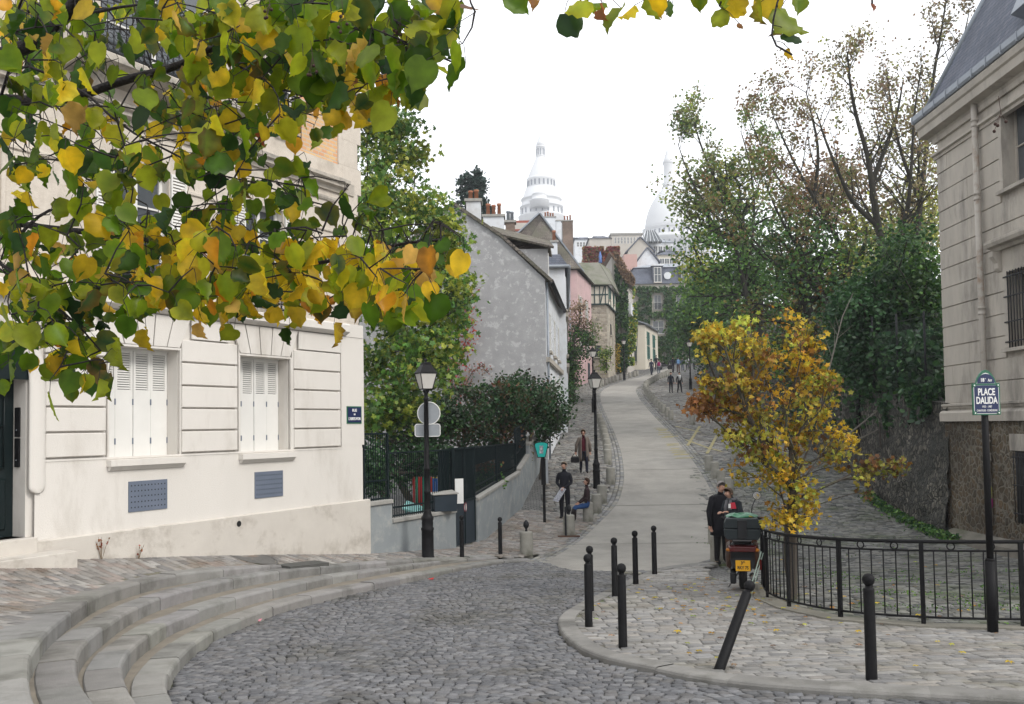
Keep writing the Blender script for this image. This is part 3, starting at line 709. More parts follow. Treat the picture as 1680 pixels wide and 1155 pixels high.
# wall panels with mouldings on first floor
m=MB()
for (a,b) in ((.85,2.03),(4.0,5.05),(6.75,8.2)):
    m=MB()
    for (s0,s1,z0,z1) in ((a,b,6.43,6.50),(a,b,4.85,4.92),(a,a+.07,4.92,6.43),(b-.07,b,4.92,6.43)): fchbox(m,s0,s1,z0,z1,-.01,.035,.012)
    m.build('panel_moulding',m_cream2,bl)
# upper windows with frames and open louvered shutters
def upwin(U,glass=True,open_sh=True):
    a,b,c,e=U; m=MB(); t=.06; d0,d1=-.22,-.17
    for q in ((a,b,c,c+t),(a,b,e-t,e),(a,a+t,c+t,e-t),(b-t,b,c+t,e-t),((a+b)/2-.04,(a+b)/2+.04,c+t,e-t)): fbox(m,*q,d0,d1)
    for zz in (.35,.68): fbox(m,a+t,b-t,c+(e-c)*zz-.015,c+(e-c)*zz+.015,d0+.01,d1-.01)
    w=m.build('window',m_shut,bl); g_=MB(); fbox(g_,a,b,c,e,-.212,-.206); g_.build('pane',m_glass,w)
    q=MB(); fbox(q,a,b,c,e,-.32,-.29); q.build('dark_backing',m_dark,w)  # plain dark sheet closing the opening behind the pane
    if open_sh:
        for s0,s1 in ((a-.34,a-.02),(b+.02,b+.34)):
            m=MB(); fbox(m,s0,s0+.03,c,e,.01,.045); fbox(m,s1-.03,s1,c,e,.01,.045)
            for zz in (c,(c+e)/2,e-.05): fbox(m,s0+.03,s1-.03,zz,zz+.05,.01,.045)
            louver(m,s0+.03,s1-.03,c+.05,(c+e)/2,.03,16); louver(m,s0+.03,s1-.03,(c+e)/2+.05,e-.05,.03,16); m.build('shutter',m_shut,w)
    return w
upwin(U1); upwin(U2); upwin(U3,open_sh=False); upwin(U4,open_sh=False); upwin(U5)
# balconies with scrolled ironwork
def rail(mb,s0,s1,z0,z1,d):
    for z in (z0,z0+.12,z1-.14,z1): fbox(mb,s0,s1,z-.012,z+.012,d-.012,d+.012)
    n=int((s1-s0)/.11)
    for i in range(n+1):
        s=s0+(s1-s0)*i/n; fbox(mb,s-.006,s+.006,z0,z1,d-.006,d+.006)
        if i<n:
            sc=s+(s1-s0)/n/2
            for zc in (z0+.06,z1-.07,z0+.24,z0+.36):
                mb.tube([fpt(sc+.042*cos(t),zc+.042*sin(t),d) for t in [2*pi*q/9 for q in range(10)]],.006,4,cap=False)
def brail(par,s0,s1,z0,z1,d):
    m=MB(); rail(m,s0,s1,z0,z1,d)
    for s in (s0,s1):
        for z in (z0,z1): m.tube([fpt(s,z,-.02),fpt(s,z,d)],.012,5)
        for i in range(1,5): m.tube([fpt(s,z0,d*i/5),fpt(s,z1,d*i/5)],.006,4)
    return m.build('balcony_railing',m_iron,par)
bs=MB(); profile(bs,3.4,7.3,[(0,7.86),(.55,7.96),(.66,7.99),(.66,8.09),(.60,8.13),(0,8.15)])
for s in (3.9,6.8): bs.hexa([fpt(s-.12,7.45,.0),fpt(s+.12,7.45,.0),fpt(s+.12,7.45,.12),fpt(s-.12,7.45,.12),fpt(s-.12,7.95,0),fpt(s+.12,7.95,0),fpt(s+.12,7.95,.5),fpt(s-.12,7.95,.5)])
bo=bs.build('balcony',m_cornice,bl); brail(bo,3.45,7.25,8.15,9.10,.6)
m=MB(); rail(m,2.1,2.8,8.05,8.95,.06); m.build('balcony_railing',m_iron,bl)
for q in ((5.2,6.4),(2.5,3.6)): m=MB(); rail(m,*q,4.62,5.25,.10); m.build('window_railing',m_iron,bl)
# door: recess, arch band, panels, steps
m=MB(); a,b,c,e=DOOR
fbox(m,a,b,c,e,-.42,-.37)
for q in ((a+.12,a+.8,c+.1,c+.85),(a+1.0,b-.12,c+.1,c+.85)): fchbox(m,*q,-.37,-.34,.02)
for q in ((a+.16,a+.76,c+1.0,e-.15),(a+1.04,b-.16,c+1.0,e-.15)):
    for i in range(6): s=q[0]+(q[1]-q[0])*i/5; m.tube([fpt(s,q[2],-.335),fpt(s,q[3],-.335)],.012,6)
    for zz in (q[2],(q[2]+q[3])/2,q[3]): m.tube([fpt(q[0],zz,-.335),fpt(q[1],zz,-.335)],.014,6)
do=m.build('door',m_door,bl); h=MB(); h.sphere(fpt(a+.86,c+1.0,-.31),.035,10); h.build('handle',mat('Brass',(.5,.36,.12),None,4,.3,metal=.9),do)
# arch surround: half torus band following jamb, then arch
ar=MB(); pts=[fpt(7.62,1.55,.03)]+[fpt(7.62,z,.03) for z in (1.7,2.2,2.7,3.1)]
cs=8.65
pts+=[fpt(cs-1.03*cos(t),3.1+1.03*sin(t),.03) for t in [pi*i/14 for i in range(1,14)]]+[fpt(9.68,z,.03) for z in (3.1,2.4,1.7)]
ss=[((Vector(p)-Vector((FC[0],FC[1],0))).dot(Vector((FU[0],FU[1],0))),p[2]) for p in pts]; ss=smoothp([(ss[0][0],ss[0][1]-.10)]+ss,1); vs=[];fs=[]; nn_=12
for i,(s_,z_) in enumerate(ss):
    a_=ss[max(0,i-1)]; b_=ss[min(len(ss)-1,i+1)]; dx,dz=b_[0]-a_[0],b_[1]-a_[1]; L_=math.hypot(dx,dz) or 1; w_=.13*(.35 if i==0 else .8 if i==1 else 1)
    for j in range(nn_): t_=2*pi*j/nn_; vs.append(fpt(s_-dz/L_*w_*cos(t_),z_+dx/L_*w_*cos(t_),.012+.045*sin(t_)))
fs=[(i*nn_+j,i*nn_+(j+1)%nn_,(i+1)*nn_+(j+1)%nn_,(i+1)*nn_+j) for i in range(len(ss)-1) for j in range(nn_)]; ar.add(vs,fs,smooth=True); ar.build('arch_moulding',m_cream,bl)
ta=MB(); n=12; 
for i in range(n):
    t0,t1=pi*i/n,pi*(i+1)/n; ta.add([fpt(cs-.92*cos(t0),3.1+.92*sin(t0),-.03),fpt(cs-.92*cos(t1),3.1+.92*sin(t1),-.03),fpt(cs,3.1,-.03)],[(0,1,2)])
ta.build('fanlight',m_door,bl)
for z0,z1 in ((2.27,2.70),(1.83,2.25)):
    m=MB(); p=[]
    # fixed on the reveal of the door, facing the opening
    q=7.75; m.hexa([fpt(q+.0,z0,-.30),fpt(q+.03,z0,-.30),fpt(q+.03,z0,-.19),fpt(q,z0,-.19),fpt(q,z1,-.30),fpt(q+.03,z1,-.30),fpt(q+.03,z1,-.19),fpt(q,z1,-.19)]); o=m.build('intercom',m_black,bl,bevel=.006)
    b_=MB(); b_.sphere(fpt(q+.032,z0+.10,-.245),.010,8); b_.build('button',m_zinc,o)
lamp=MB(); lamp.sphere(fpt(7.4,3.25,.12),.075,10); lamp.tube([fpt(7.4,3.25,.0),fpt(7.4,3.25,.12)],.03,8); lamp.build('rosette',m_cream,bl)
m=MB(); fbox(m,7.66,9.75,.36,.82,-.4,.10); fbox(m,7.3,10.2,.20,.60,.101,.50); m.build('doorstep',m_plinth,bl,bevel=.015)
# roof
m=MB(); z=12.5; m.add([fpt(.0,z,.4),fpt(16.2,z,.4),fpt(16.2,z+.25,.4),fpt(0,z+.25,.4),fpt(.0,z,-9.2),fpt(16.2,z,-9.2),fpt(16.2,z+.25,-9.2),fpt(0,z+.25,-9.2)],[(0,1,2,3),(1,5,6,2),(5,4,7,6),(4,0,3,7),(0,4,5,1)]); m.build('eaves_cornice',m_cornice,bl)
m=MB(); m.add([fpt(.1,z+.25,.3),fpt(16,z+.25,.3),fpt(16,z+.25,-9),fpt(.1,z+.25,-9),fpt(1.2,z+3,-1),fpt(15,z+3,-1),fpt(15,z+3,-8),fpt(1.2,z+3,-8)],[(0,1,5,4),(1,2,6,5),(2,3,7,6),(3,0,4,7),(4,5,6,7)]); m.build('roof',m_slate,bl)
# text helper -----------------------------------------------------
def text(s,size,loc,rx,rz,material,name,parent=None,align='CENTER',ext=.002,sx=1.0,bold=0):
    cu=bpy.data.curves.new(name,'FONT'); cu.body=s; cu.size=size; cu.extrude=ext; cu.align_x=align; cu.align_y='CENTER'; cu.offset=bold
    o=bpy.data.objects.new('tmp',cu); COL.objects.link(o)
    dg=bpy.context.evaluated_depsgraph_get(); me=bpy.data.meshes.new_from_object(o.evaluated_get(dg)); me.materials.clear(); me.materials.append(material)
    bpy.data.objects.remove(o); t=bpy.data.objects.new(name,me); COL.objects.link(t)
    off=Vector((0,0,0)); p=parent
    while p is not None: off+=p.location; p=p.parent
    t.location=Vector(loc)-off; t.rotation_euler=(rx,0,rz); t.scale=(sx,1,1)
    if parent: t.parent=parent
    return t
m_white=mat('SignWhite',(.80,.80,.78),(.72,.72,.70),4,.4)
m_signblue=mat('SignBlue',(.012,.02,.07),(.018,.028,.09),3,.3,spec=.5)
m_signgreen=mat('SignGreen',(.02,.11,.06),(.03,.14,.08),3,.35,spec=.5)
np_=thing('street_name_plate','small blue enamel street plate reading RUE DE L\'ABREUVOIR by the corner of the cream building','street sign',fpt(.46,2.6,0))
m=MB(); fbox(m,.22,.70,2.42,2.79,.0,.015,1); fbox(m,.245,.675,2.445,2.765,.015,.02,0); m.build('plate',[m_signblue,m_signgreen],np_)
ang=atan2(-FU[1],-FU[0])
for s,z,sz in (('RUE',2.70,.085),('DE',2.615,.045),("L'ABREUVOIR",2.52,.085)):
    text(s,sz,fpt(.46,z,.022),pi/2,ang,m_white,'lettering',np_,sx=.78 if len(s)>3 else 1,bold=.002)
# dry weeds at the foot of the facade
for i,(s,lb) in enumerate(((6.62,'taller reddish weed growing at the foot of the cream facade'),(5.95,'shorter dry weed growing at the foot of the cream facade'))):
    bx,by,_z=fpt(s,0,.10); z0=swz(bx+.1,by)
    w_=thing('weed',lb,'weed',(bx,by,z0),'weeds along the facade'); st=MB(); lf=MB()
    for j in range(7 if i==0 else 6):
        a=R.uniform(0,6.3); h=(.42 if i==0 else .26)*R.uniform(.5,1); dx,dy=cos(a)*h*.35,sin(a)*h*.2
        P0=Vector((bx,by,z0)); P1=P0+Vector((dx*.5,dy*.5,h*.6)); P2=P0+Vector((dx,dy,h)); st.tube([P0,P1,P2],[.004,.003,.002],4)
        for q in range(5 if i==0 else 2):
            c=P1.lerp(P2,R.random()); r=.018; v=Vector((R.gauss(0,1),R.gauss(0,1),R.gauss(0,1))).normalized(); u=v.orthogonal().normalized()
            lf.col=pick([(.35,.06,.03),(.3,.14,.05)]); lf.add([c+u*r,c+v.cross(u)*r,c-u*r,c-v.cross(u)*r],[(0,1,2,3)])
    st.build('stem',mat('WeedStem',(.18,.12,.06),None,5,.9),w_); lf.build('leaf',leafmat('WeedLeaf'),w_)

# ================================================================ GARDEN WALL, FENCE, GATE
m_gwall=mat('GardenWall',(0.289,0.315,0.323),(0.221,0.242,0.255),1.5,.9,bump=.4,bscale=70,c3=(0.357,0.365,0.357),s3=2.5,detail=9)
m_coping=mat('Coping',(0.378,0.369,0.342),(0.270,0.261,0.243),6,.9,bump=.4)
m_fence=mat('FenceGreen',(.006,.013,.015),(.010,.018,.02),4,.55,spec=.15)
m_gate=mat('GatePaint',(.03,.042,.055),(.022,.032,.042),3,.55,spec=.2)
GP=[(-3.17,20.0),(-2.75,20.75),(-1.46,23.05),(-.98,24.55),(.2,30.0),(.55,32.4),(1.36,38.4)]
def vhit(a,b,px,py):
    r=ray(px,py); dx,dy=b[0]-a[0],b[1]-a[1]; den=r[0]*dy-r[1]*dx; t=(a[0]*dy-a[1]*dx)/den; x,y=r[0]*t,r[1]*t
    L=math.hypot(dx,dy); return ((x-a[0])*dx+(y-a[1])*dy)/L,CAMZ+r[2]*t
def seg(mb,a,b,z0a,z0b,z1a,z1b,th,off=0,k=None):   # wall slab between plan points a,b
    dx,dy=b[0]-a[0],b[1]-a[1]; L=math.hypot(dx,dy); nx_,ny_=dy/L,-dx/L   # towards street (+x)
    f=lambda p,z,o:(p[0]+nx_*o,p[1]+ny_*o,z)
    return mb.hexa([f(a,z0a,off),f(b,z0b,off),f(b,z0b,off-th),f(a,z0a,off-th),f(a,z1a,off),f(b,z1b,off),f(b,z1b,off-th),f(a,z1a,off-th)],k)
def zat(i,px,py): return vhit(GP[i],GP[i+1],px,py)[1]
gw=thing('garden_wall','low grey rendered garden wall with stone coping below the dark railings','wall',(-1.46,23,-.7))
w=MB(); c=MB()
Z=[(0,zat(0,605,825),zat(0,642,818)),(1,zat(1,643,855),zat(1,745,832)),(3,zat(3,780,817),zat(3,852,773)),(4,zat(4,854,768),zat(4,878,742)),(5,None,None)]
for i,za,zb in Z:
    a,b=GP[i],GP[i+1]
    if za is None: za,zb=zat(4,880,725),zat(4,880,725)+.6
    zm=(za+zb)/2 if abs(za-zb)<.25 and i<3 else None
    if zm: za=zb=zm
    seg(w,a,b,-1.6,-1.6,za-.09,zb-.09,.25); seg(c,a,b,za-.089,zb-.089,za,zb,.34,.045)
w.build('wall',m_gwall,gw); c.build('coping',m_coping,gw,bevel=.01)
print('gardenwall z',Z)
fz=thing('garden_fence','dark green iron bar fence standing on the grey garden wall','fence',(-1.46,22.9,.2))
bars=MB(); pan=MB()
def bars_between(a,b,z0a,z0b,z1a,z1b,sp=.085,post=True,solid=False,mids=()):
    dx,dy=b[0]-a[0],b[1]-a[1]; L=math.hypot(dx,dy); n=max(2,int(L/sp)); ux,uy=dx/L,dy/L; nx_,ny_=uy,-ux; o=-.12
    for i in range(n+1):
        t=i/n; x,y=a[0]+dx*t+nx_*o,a[1]+dy*t+ny_*o; r=.030 if (i in(0,n) and post) else .008
        bars.box((x,y,(z0a+(z0b-z0a)*t+z1a+(z1b-z1a)*t)/2),(r*1.6,r*1.6,(z1a+(z1b-z1a)*t)-(z0a+(z0b-z0a)*t)),atan2(dy,dx))
    for q in (0.03,1.0)+tuple(mids):
        za=z0a+(z1a-z0a)*q; zb=z0b+(z1b-z0b)*q
        seg(bars,a,b,za-.02,zb-.02,za+.02,zb+.02,.03,o+.016)
    if solid: seg(pan,a,b,z0a+.05,z0b+.05,z1a-.03,z1b-.03,.01,o-.03)
z=Z[0]; bars_between(GP[0],GP[1],z[1],z[1],zat(0,605,712),zat(0,605,712),mids=(.3,))
zt=(zat(1,643,746)+zat(1,741,736))/2; zc=(Z[1][1]+Z[1][2])/2
ZT1=zt; bars_between(GP[1],GP[2],zc,zc,zt,zt,mids=(.16,))
bars_between(GP[3],GP[4],Z[2][1],Z[2][2],zat(3,780,734),zat(3,845,728),mids=(.2,)); bars_between((GP[3][0]*.5+GP[4][0]*.5,GP[3][1]*.5+GP[4][1]*.5),GP[4],Z[2][1]*.5+Z[2][2]*.5,Z[2][2],zat(3,812,731),zat(3,845,728),mids=(.2,))
zz=zat(4,845,704); bars_between(GP[4],GP[5],Z[3][1],Z[3][2],zz,zz+.2,mids=(.35,))
bars.build('bars',m_fence,fz)
# dense dark mesh sheets fixed behind upper part of bars
for (i,pa,pb,ta,tb) in ((3,.55,.98,0,0),):
    zc0=zat(3,800,760); seg(pan,GP[3],GP[4],zat(3,780,765),zat(3,845,745),zat(3,780,736),zat(3,845,730),.01,-.16)
seg(pan,GP[4],GP[5],zz-1.4,zz-1.3,zz-.03,zz+.17,.01,-.16)
a=GP[1];b=GP[2]; q=lambda t:(a[0]+(b[0]-a[0])*t,a[1]+(b[1]-a[1])*t)
seg(pan,q(.80),q(.99),zc,zc,zt-.03,zt-.03,.01,-.16)
pan.build('screen',m_fence,fz)
gt=thing('garden_gate','dark metal garden gate in the grey wall with a sticker on its lower panel','gate',(-1.2,23.8,-.7))
m=MB(); a,b=GP[2],GP[3]; ztop=zat(2,760,734); zm_=zat(2,762,822)
seg(m,a,b,-.68,-.74,zm_,zm_,.04,-.05); lo=m.build('lower_panel',m_gate,gt)
m=MB(); 
for t in (0.02,.5,.98):
    p=(a[0]+(b[0]-a[0])*t,a[1]+(b[1]-a[1])*t); m.box((p[0]-.06,p[1],(ztop-.7)/2),(.06,.06,ztop+.7),0)
seg(m,a,b,ztop-.05,ztop-.05,ztop,ztop,.05,-.03); seg(m,a,b,zm_-.03,zm_-.03,zm_+.03,zm_+.03,.05,-.03); m.build('gate_frame',m_fence,gt)
m=MB()
for i in range(18):
    t=.03+.94*i/17; p=(a[0]+(b[0]-a[0])*t,a[1]+(b[1]-a[1])*t); m.box((p[0]-.06,p[1],(ztop+zm_)/2),(.014,.014,ztop-zm_),0)
seg(m,a,b,zm_,zm_,ztop-.02,ztop-.02,.008,-.09); m.build('gate_bars',m_fence,gt)
m=MB(); s_,z_=vhit(a,b,766,832); L=math.dist(a,b); ux,uy=(b[0]-a[0])/L,(b[1]-a[1])/L
cx,cy=a[0]+ux*s_+uy*(-.043),a[1]+uy*s_-ux*(-.043)
def disc(mb,c,r,u,h,n=20,k=None):
    mb.add([(c[0]+u[0]*r*cos(2*pi*i/n),c[1]+u[1]*r*cos(2*pi*i/n),c[2]+h*r*sin(2*pi*i/n)) for i in range(n)],[tuple(range(n))],k)
disc(m,(cx,cy,z_),.10,(ux,uy),1.4,k=0); disc(m,(cx+.004,cy-.002,z_),.075,(ux,uy),1.3,k=1); m.build('sticker',[mat('StickerRed',(.5,.12,.16),None,3,.5),m_white],gt)
# letter box and notice on the wall by the gate
p=(-1.62,22.72); mbx=thing('letter_box','dark grey letter box fixed on the coping beside the garden gate','letter box',(p[0],p[1],Z[1][2]))
m=MB(); m.hexa([(p[0]-.30,p[1]-.42,zc+.0),(p[0]+.22,p[1]-.12,zc-.02),(p[0]+.06,p[1]+.16,zc-.02),(p[0]-.46,p[1]-.14,zc),(p[0]-.30,p[1]-.42,zc+.36),(p[0]+.24,p[1]-.12,zc+.40),(p[0]+.08,p[1]+.16,zc+.46),(p[0]-.46,p[1]-.14,zc+.42)]); bx_=m.build('box',m_gate,mbx,bevel=.01)
m=MB(); m.hexa([(p[0]-.33,p[1]-.46,zc+.40),(p[0]+.27,p[1]-.12,zc+.405),(p[0]+.08,p[1]+.2,zc+.465),(p[0]-.5,p[1]-.14,zc+.43),(p[0]-.33,p[1]-.46,zc+.42),(p[0]+.27,p[1]-.12,zc+.43),(p[0]+.08,p[1]+.2,zc+.49),(p[0]-.5,p[1]-.14,zc+.45)]); m.build('lid',m_coping,mbx)
m=MB(); c=(-1.36,22.98,zc+.45); m.box((c[0],c[1]-.06,c[2]),(.22,.015,.62),.4); tag(m.build('notice_sheet',m_white),'white paper notice on the gate post above the letter box','notice')
# ================================================================ RIGHT BUILDING (plane X = RX(Y))
m_lime=mat('Limestone',(.48,.44,.385),(.35,.32,.28),2.2,.88,bump=.5,bscale=80,c3=(.20,.185,.165),s3=.9,detail=10,aniso=(1,1,.3))
m_pipe=mat('PipePaint',(0.408,0.374,0.332),(0.340,0.315,0.281),3,.6,c3=(0.255,0.187,0.136),s3=3)
m_rubble=brickmat('MillstoneRubble',(0.120,0.084,0.048),(0.068,0.056,0.040),(0.160,0.144,0.116),.17,.1,.09,axes='YZ',voro=True,distort=.05,var=.9,bump=1.0)
m_oldwall=brickmat('OldWall',(0.198,0.180,0.149),(0.041,0.041,0.036),(0.025,0.025,0.022),.17,.19,.10,axes='YZ',voro=True,distort=.10,var=1.3,bump=1.0,big=(.045,.047,.042))
RD=(.027/math.hypot(.027,1),1/math.hypot(.027,1)); RN=(-RD[1],RD[0])     # outward normal (towards the street)
RX0=11.15
def rpt(Y,z,d=0): return (RX0+.027*Y+RN[0]*d, Y+RN[1]*d, z)
def rbx(mb,y0,y1,z0,z1,d0,d1,k=None):
    p=[rpt(y0,z0,d0),rpt(y0,z0,d1),rpt(y1,z0,d1),rpt(y1,z0,d0)]; return mb.hexa(p+[(a[0],a[1],z1) for a in p],k)
def rhit(px,py,d=0):
    r=ray(px,py); # X=RX0+.027Y - d
    t=(RX0-d)/(r[0]-.027*r[1]); return r[1]*t,CAMZ+r[2]*t
YC=rhit(1549,600)[0]
for n_,q in (('corner',(1549,600)),('pipe',(1619,500)),('eave',(1512,205)),('win',(1660,540)),('ledge',(1560,690)),('led2',(1560,665)),('wleft',(1655,210)),('wtop',(1660,185)),('pedt',(1632,385)),('wl2',(1662,445)),('sillz',(1670,570)),('strc',(1560,235)),('gut',(1540,185))): print('R',n_,rhit(*q))
rb=thing('limestone_building','grey limestone building with slate mansard roof and cream drainpipe at the right edge','building',(RX0+.6,YC,0))
Y0=12.0
zl=rhit(1560,690)[1]; zb=rhit(1560,665)[1]
ztop=rhit(1549,248)[1]; 
YW=rhit(1643,210)[0]; YW2=YW-1.15
print('YW',YW,'zl',zl,'ztop',ztop)
Wu=(YW2,YW,rhit(1650,310)[1],rhit(1650,172)[1]); yl=rhit(1652,450)[0]; Wl=(yl-1.15,yl,rhit(1652,571)[1],rhit(1652,447)[1])
print(Wu,Wl)
holes=[Wu,Wl,(Wu[0]-3.2,Wu[1]-3.2,Wu[2],Wu[3]),(Wl[0]-3.2,Wl[1]-3.2,Wl[2],Wl[3])]
w=MB()
def rgrid(mb,y0,y1,z0,z1,holes,d,depth):
    S=sorted(set([y0,y1]+[h[0] for h in holes]+[h[1] for h in holes])); Z=sorted(set([z0,z1]+[h[2] for h in holes]+[h[3] for h in holes]))
    for a,b in zip(S,S[1:]):
        for c,e in zip(Z,Z[1:]):
            if any(h[0]<(a+b)/2<h[1] and h[2]<(c+e)/2<h[3] for h in holes): continue
            mb.add([rpt(b,c,d),rpt(a,c,d),rpt(a,e,d),rpt(b,e,d)],[(0,1,2,3)])
    for a,b,c,e in holes:
        for q in (((a,c),(a,e)),((b,e),(b,c)),((a,e),(b,e)),((b,c),(a,c))):
            mb.add([rpt(*q[0],d),rpt(*q[1],d),rpt(*q[1],d-depth),rpt(*q[0],d-depth)],[(0,1,2,3)])
rgrid(w,Y0,YC,zl,ztop+1.6,holes,-.03,.35)
w.add([rpt(YC,-1.2,-.03),rpt(YC,ztop+1.6,-.03),rpt(YC,ztop+1.6,-9),rpt(YC,-1.2,-9)],[(0,1,2,3)])
w.add([rpt(Y0,-1.2,-.03),rpt(Y0,ztop+1.6,-.03),rpt(Y0,ztop+1.6,-9),rpt(Y0,-1.2,-9)],[(3,2,1,0)])
w.build('wall',m_lime,rb)
# ashlar courses
bk=MB(); course=(ztop-zb)/13.0
for i in range(13):
    z0=zb+i*course; z1=z0+course
    cuts=[Y0,YC+.0]
    for h in holes:
        if z1>h[2]+.05 and z0<h[3]-.05: cuts+= [h[0]-.16,h[1]+.16]
    cuts=sorted(cuts); spans=[(cuts[j],cuts[j+1]) for j in range(0,len(cuts),2)]
    for a,b in spans:
        x=a; 
        j=0
        pts=[a]
        while pts[-1]<b-1.3: pts.append(pts[-1]+R.uniform(1.2,1.9)+(0))
        pts=[p for p in pts if p<b-.5]+[b]
        for c,d in zip(pts,pts[1:]):
            g1=.010 if c>a+.01 else 0.003; t=R.uniform(-.004,.004)
            rbx(bk,c+.003,d-.003,z0+.014,z1-.014,-.03,.004+t)
bk.build('stone_courses',m_lime,rb,bevel=.004)
for h in holes:
    a,b,c,e=h; zt=e; m=MB()
    for y0,y1 in ((a-.15,a),(b,b+.15)): rbx(m,y0,y1,c,e,-.029,.018)
    rbx(m,a-.15,b+.15,e,e+.12,-.029,.018)
    m.build('window_surround',m_lime,rb)
def rprof(mb,y0,y1,prof,k=None):
    n=len(prof); vs=[rpt(y,z,d) for y in (y0,y1) for d,z in prof]
    mb.add(vs,[(i,i+1,n+i+1,n+i)[::-1] for i in range(n-1)]+[tuple(range(n))[::-1],tuple(range(n,2*n))],k)
m=MB(); rprof(m,Y0,YC+.05,[(-.1,zb-.09),(.05,zb-.09),(.06,zb-.04),(.10,zb-.02),(.10,zb+.03),(-.1,zb+.06)]); m.build('string_course',m_lime,rb)
m=MB(); rprof(m,Y0,YC,[(-.1,zl),(.02,zl),(.02,zb-.09),(-.1,zb-.09)]); rprof(m,Y0,YC+.08,[(-.1,zl-.02),(.14,zl-.02),(.14,zl+.20),(.10,zl+.25),(.03,zl+.27),(-.1,zl+.27)]); m.build('plinth_band',m_lime,rb)
m=MB(); rgrid(m,Y0,YC-.0,-1.4,zl-.02,[],.04,.1); m.add([rpt(YC,-1.4,.04),rpt(YC,zl,.04),rpt(YC,zl,-4),rpt(YC,-1.4,-4)],[(0,1,2,3)]); m.build('rubble_base',m_rubble,rb)
m=MB(); # low battered footing along the wall
n=14; vs=[]; 
for i in range(n+1):
    y=Y0+(YC-.3-Y0)*i/n; zz=g(y)+.55-.02*i; vs+= [rpt(y,g(y)-.1,.42),rpt(y,zz-.15,.40),rpt(y,zz,.04)]
m.add(vs,[(i*3+j,i*3+j+3,i*3+j+4,i*3+j+1) for i in range(n) for j in range(2)]); m.build('footing',mat('Footing',(.22,.2,.17),(.12,.115,.1),3,.95,bump=.6,c3=(.07,.08,.04)),rb)
# basement openings
m=MB(); yy=rhit(1672,800)[0]; rbx(m,yy-1.2,yy+.02,-.1,1.55,.041,.05); bo=m.build('cellar_window',m_dark,rb)
m=MB()
for i in range(9): y=yy-1.15+i*.14; m.tube([rpt(y,-.1,.12),rpt(y,1.5,.12)],.012,6)
for z in (.1,.75,1.4): rbx(m,yy-1.2,yy+.02,z,z+.03,.10,.14)
m.build('window_grille',m_iron,bo)
m=MB(); rbx(m,yy-1.3,yy+.18,1.56,1.95,.03,.09); m.build('lintel',m_lime,rb)
# windows: frames, glass, iron bars
for h in holes:
    a,b,c,e=h; m=MB(); t=.06
    for q in ((a,b,c,c+t),(a,b,e-t,e),(a,a+t,c+t,e-t),(b-t,b,c+t,e-t),((a+b)/2-.03,(a+b)/2+.03,c+t,e-t),(a+t,(a+b)/2-.03,(c+e)/2,(c+e)/2+.03),((a+b)/2+.03,b-t,(c+e)/2,(c+e)/2+.03)): rbx(m,*q,-.36,-.30)
    wn=m.build('window',m_lime,rb); q=MB(); rbx(q,a,b,c,e,-.345,-.34); q.build('pane',m_glass,wn)
    s_=MB(); rprof(s_,a-.18,b+.18,[(-.35,c-.10),(.12,c-.10),(.12,c-.02),(-.35,c+.015)]); s_.build('sill',m_lime,wn)
    if h in (holes[1],holes[3]):
        gr=MB()
        for i in range(9): y=a+.06+(b-a-.12)*i/8; gr.tube([rpt(y,c-.02,.03),rpt(y,e+.02,.03)],.014,6)
        for z in (c+.12,(c+e)/2-.3,(c+e)/2+.3,e-.12): rbx(gr,a-.12,b+.12,z,z+.03,.015,.045)
        gr.build('window_grille',m_iron,wn)
        # pediment on consoles
        pd=MB(); z=e+.55; rprof(pd,a-.45,b+.45,[(0,z),(.10,z),(.14,z+.07),(.26,z+.10),(.30,z+.18),(.30,z+.24),(.16,z+.30),(0,z+.34)]); pd.build('pediment',m_lime,wn)
        for y in (a-.3,b+.3):
            cs_=MB(); cs_.prism([rpt(y-.09,z,.0),rpt(y-.09,z,.22),rpt(y-.09,z-.12,.21),rpt(y-.09,z-.28,.10),rpt(y-.09,z-.40,.09),rpt(y-.09,z-.46,.05),rpt(y-.09,z-.50,0)],(0,.18,0)); cs_.build('console',m_lime,wn)
# cornice, gutter, roof
m=MB(); ze=ztop
rprof(m,Y0,YC+.10,[(-.1,ze-.10),(.04,ze-.10),(.05,ze-.03),(.12,ze),(.12,ze+.06),(-.1,ze+.09)])
rprof(m,Y0,YC+.36,[(-.1,ze+.50),(.05,ze+.50),(.08,ze+.56),(.32,ze+.60),(.34,ze+.80),(.39,ze+.84),(.42,ze+.96),(.42,ze+1.0),(-.1,ze+1.04)])
rprof(m,Y0,YC+.12,[(-.1,ze+.36),(.04,ze+.36),(.06,ze+.43),(.06,ze+.495),(-.1,ze+.495)])
m.build('cornice',m_lime,rb)
m=MB(); z=ze+1.0; rprof(m,Y0,YC+.42,[(.22,z),(.45,z+.02),(.49,z+.08),(.49,z+.22),(.44,z+.22),(.41,z+.10),(.22,z+.12)]); 
for i in range(20): y=Y0+i*.7; rbx(m,y,y+.03,z+.01,z+.235,.21,.505)
m.build('gutter',m_zinc,rb)
m=MB(); z=ze+1.04; m.add([rpt(Y0,z,.30),rpt(YC+.3,z,.30),rpt(YC-2.1,z+5.2,-2.0),rpt(Y0,z+5.2,-2.0),rpt(YC+.3,z,-9),rpt(YC-2.1,z+5.2,-8),rpt(Y0,z,-9),rpt(Y0,z+5.2,-8)],[(0,1,2,3),(1,4,5,2),(3,2,5,7),(0,3,7,6)]); m.build('roof',m_slate,rb)
m=MB(); m.tube([rpt(YC+.3,z,.30),rpt(YC-2.1,z+5.2,-2.0)],.09,8); m.build('ridge_flashing',m_zinc,rb)
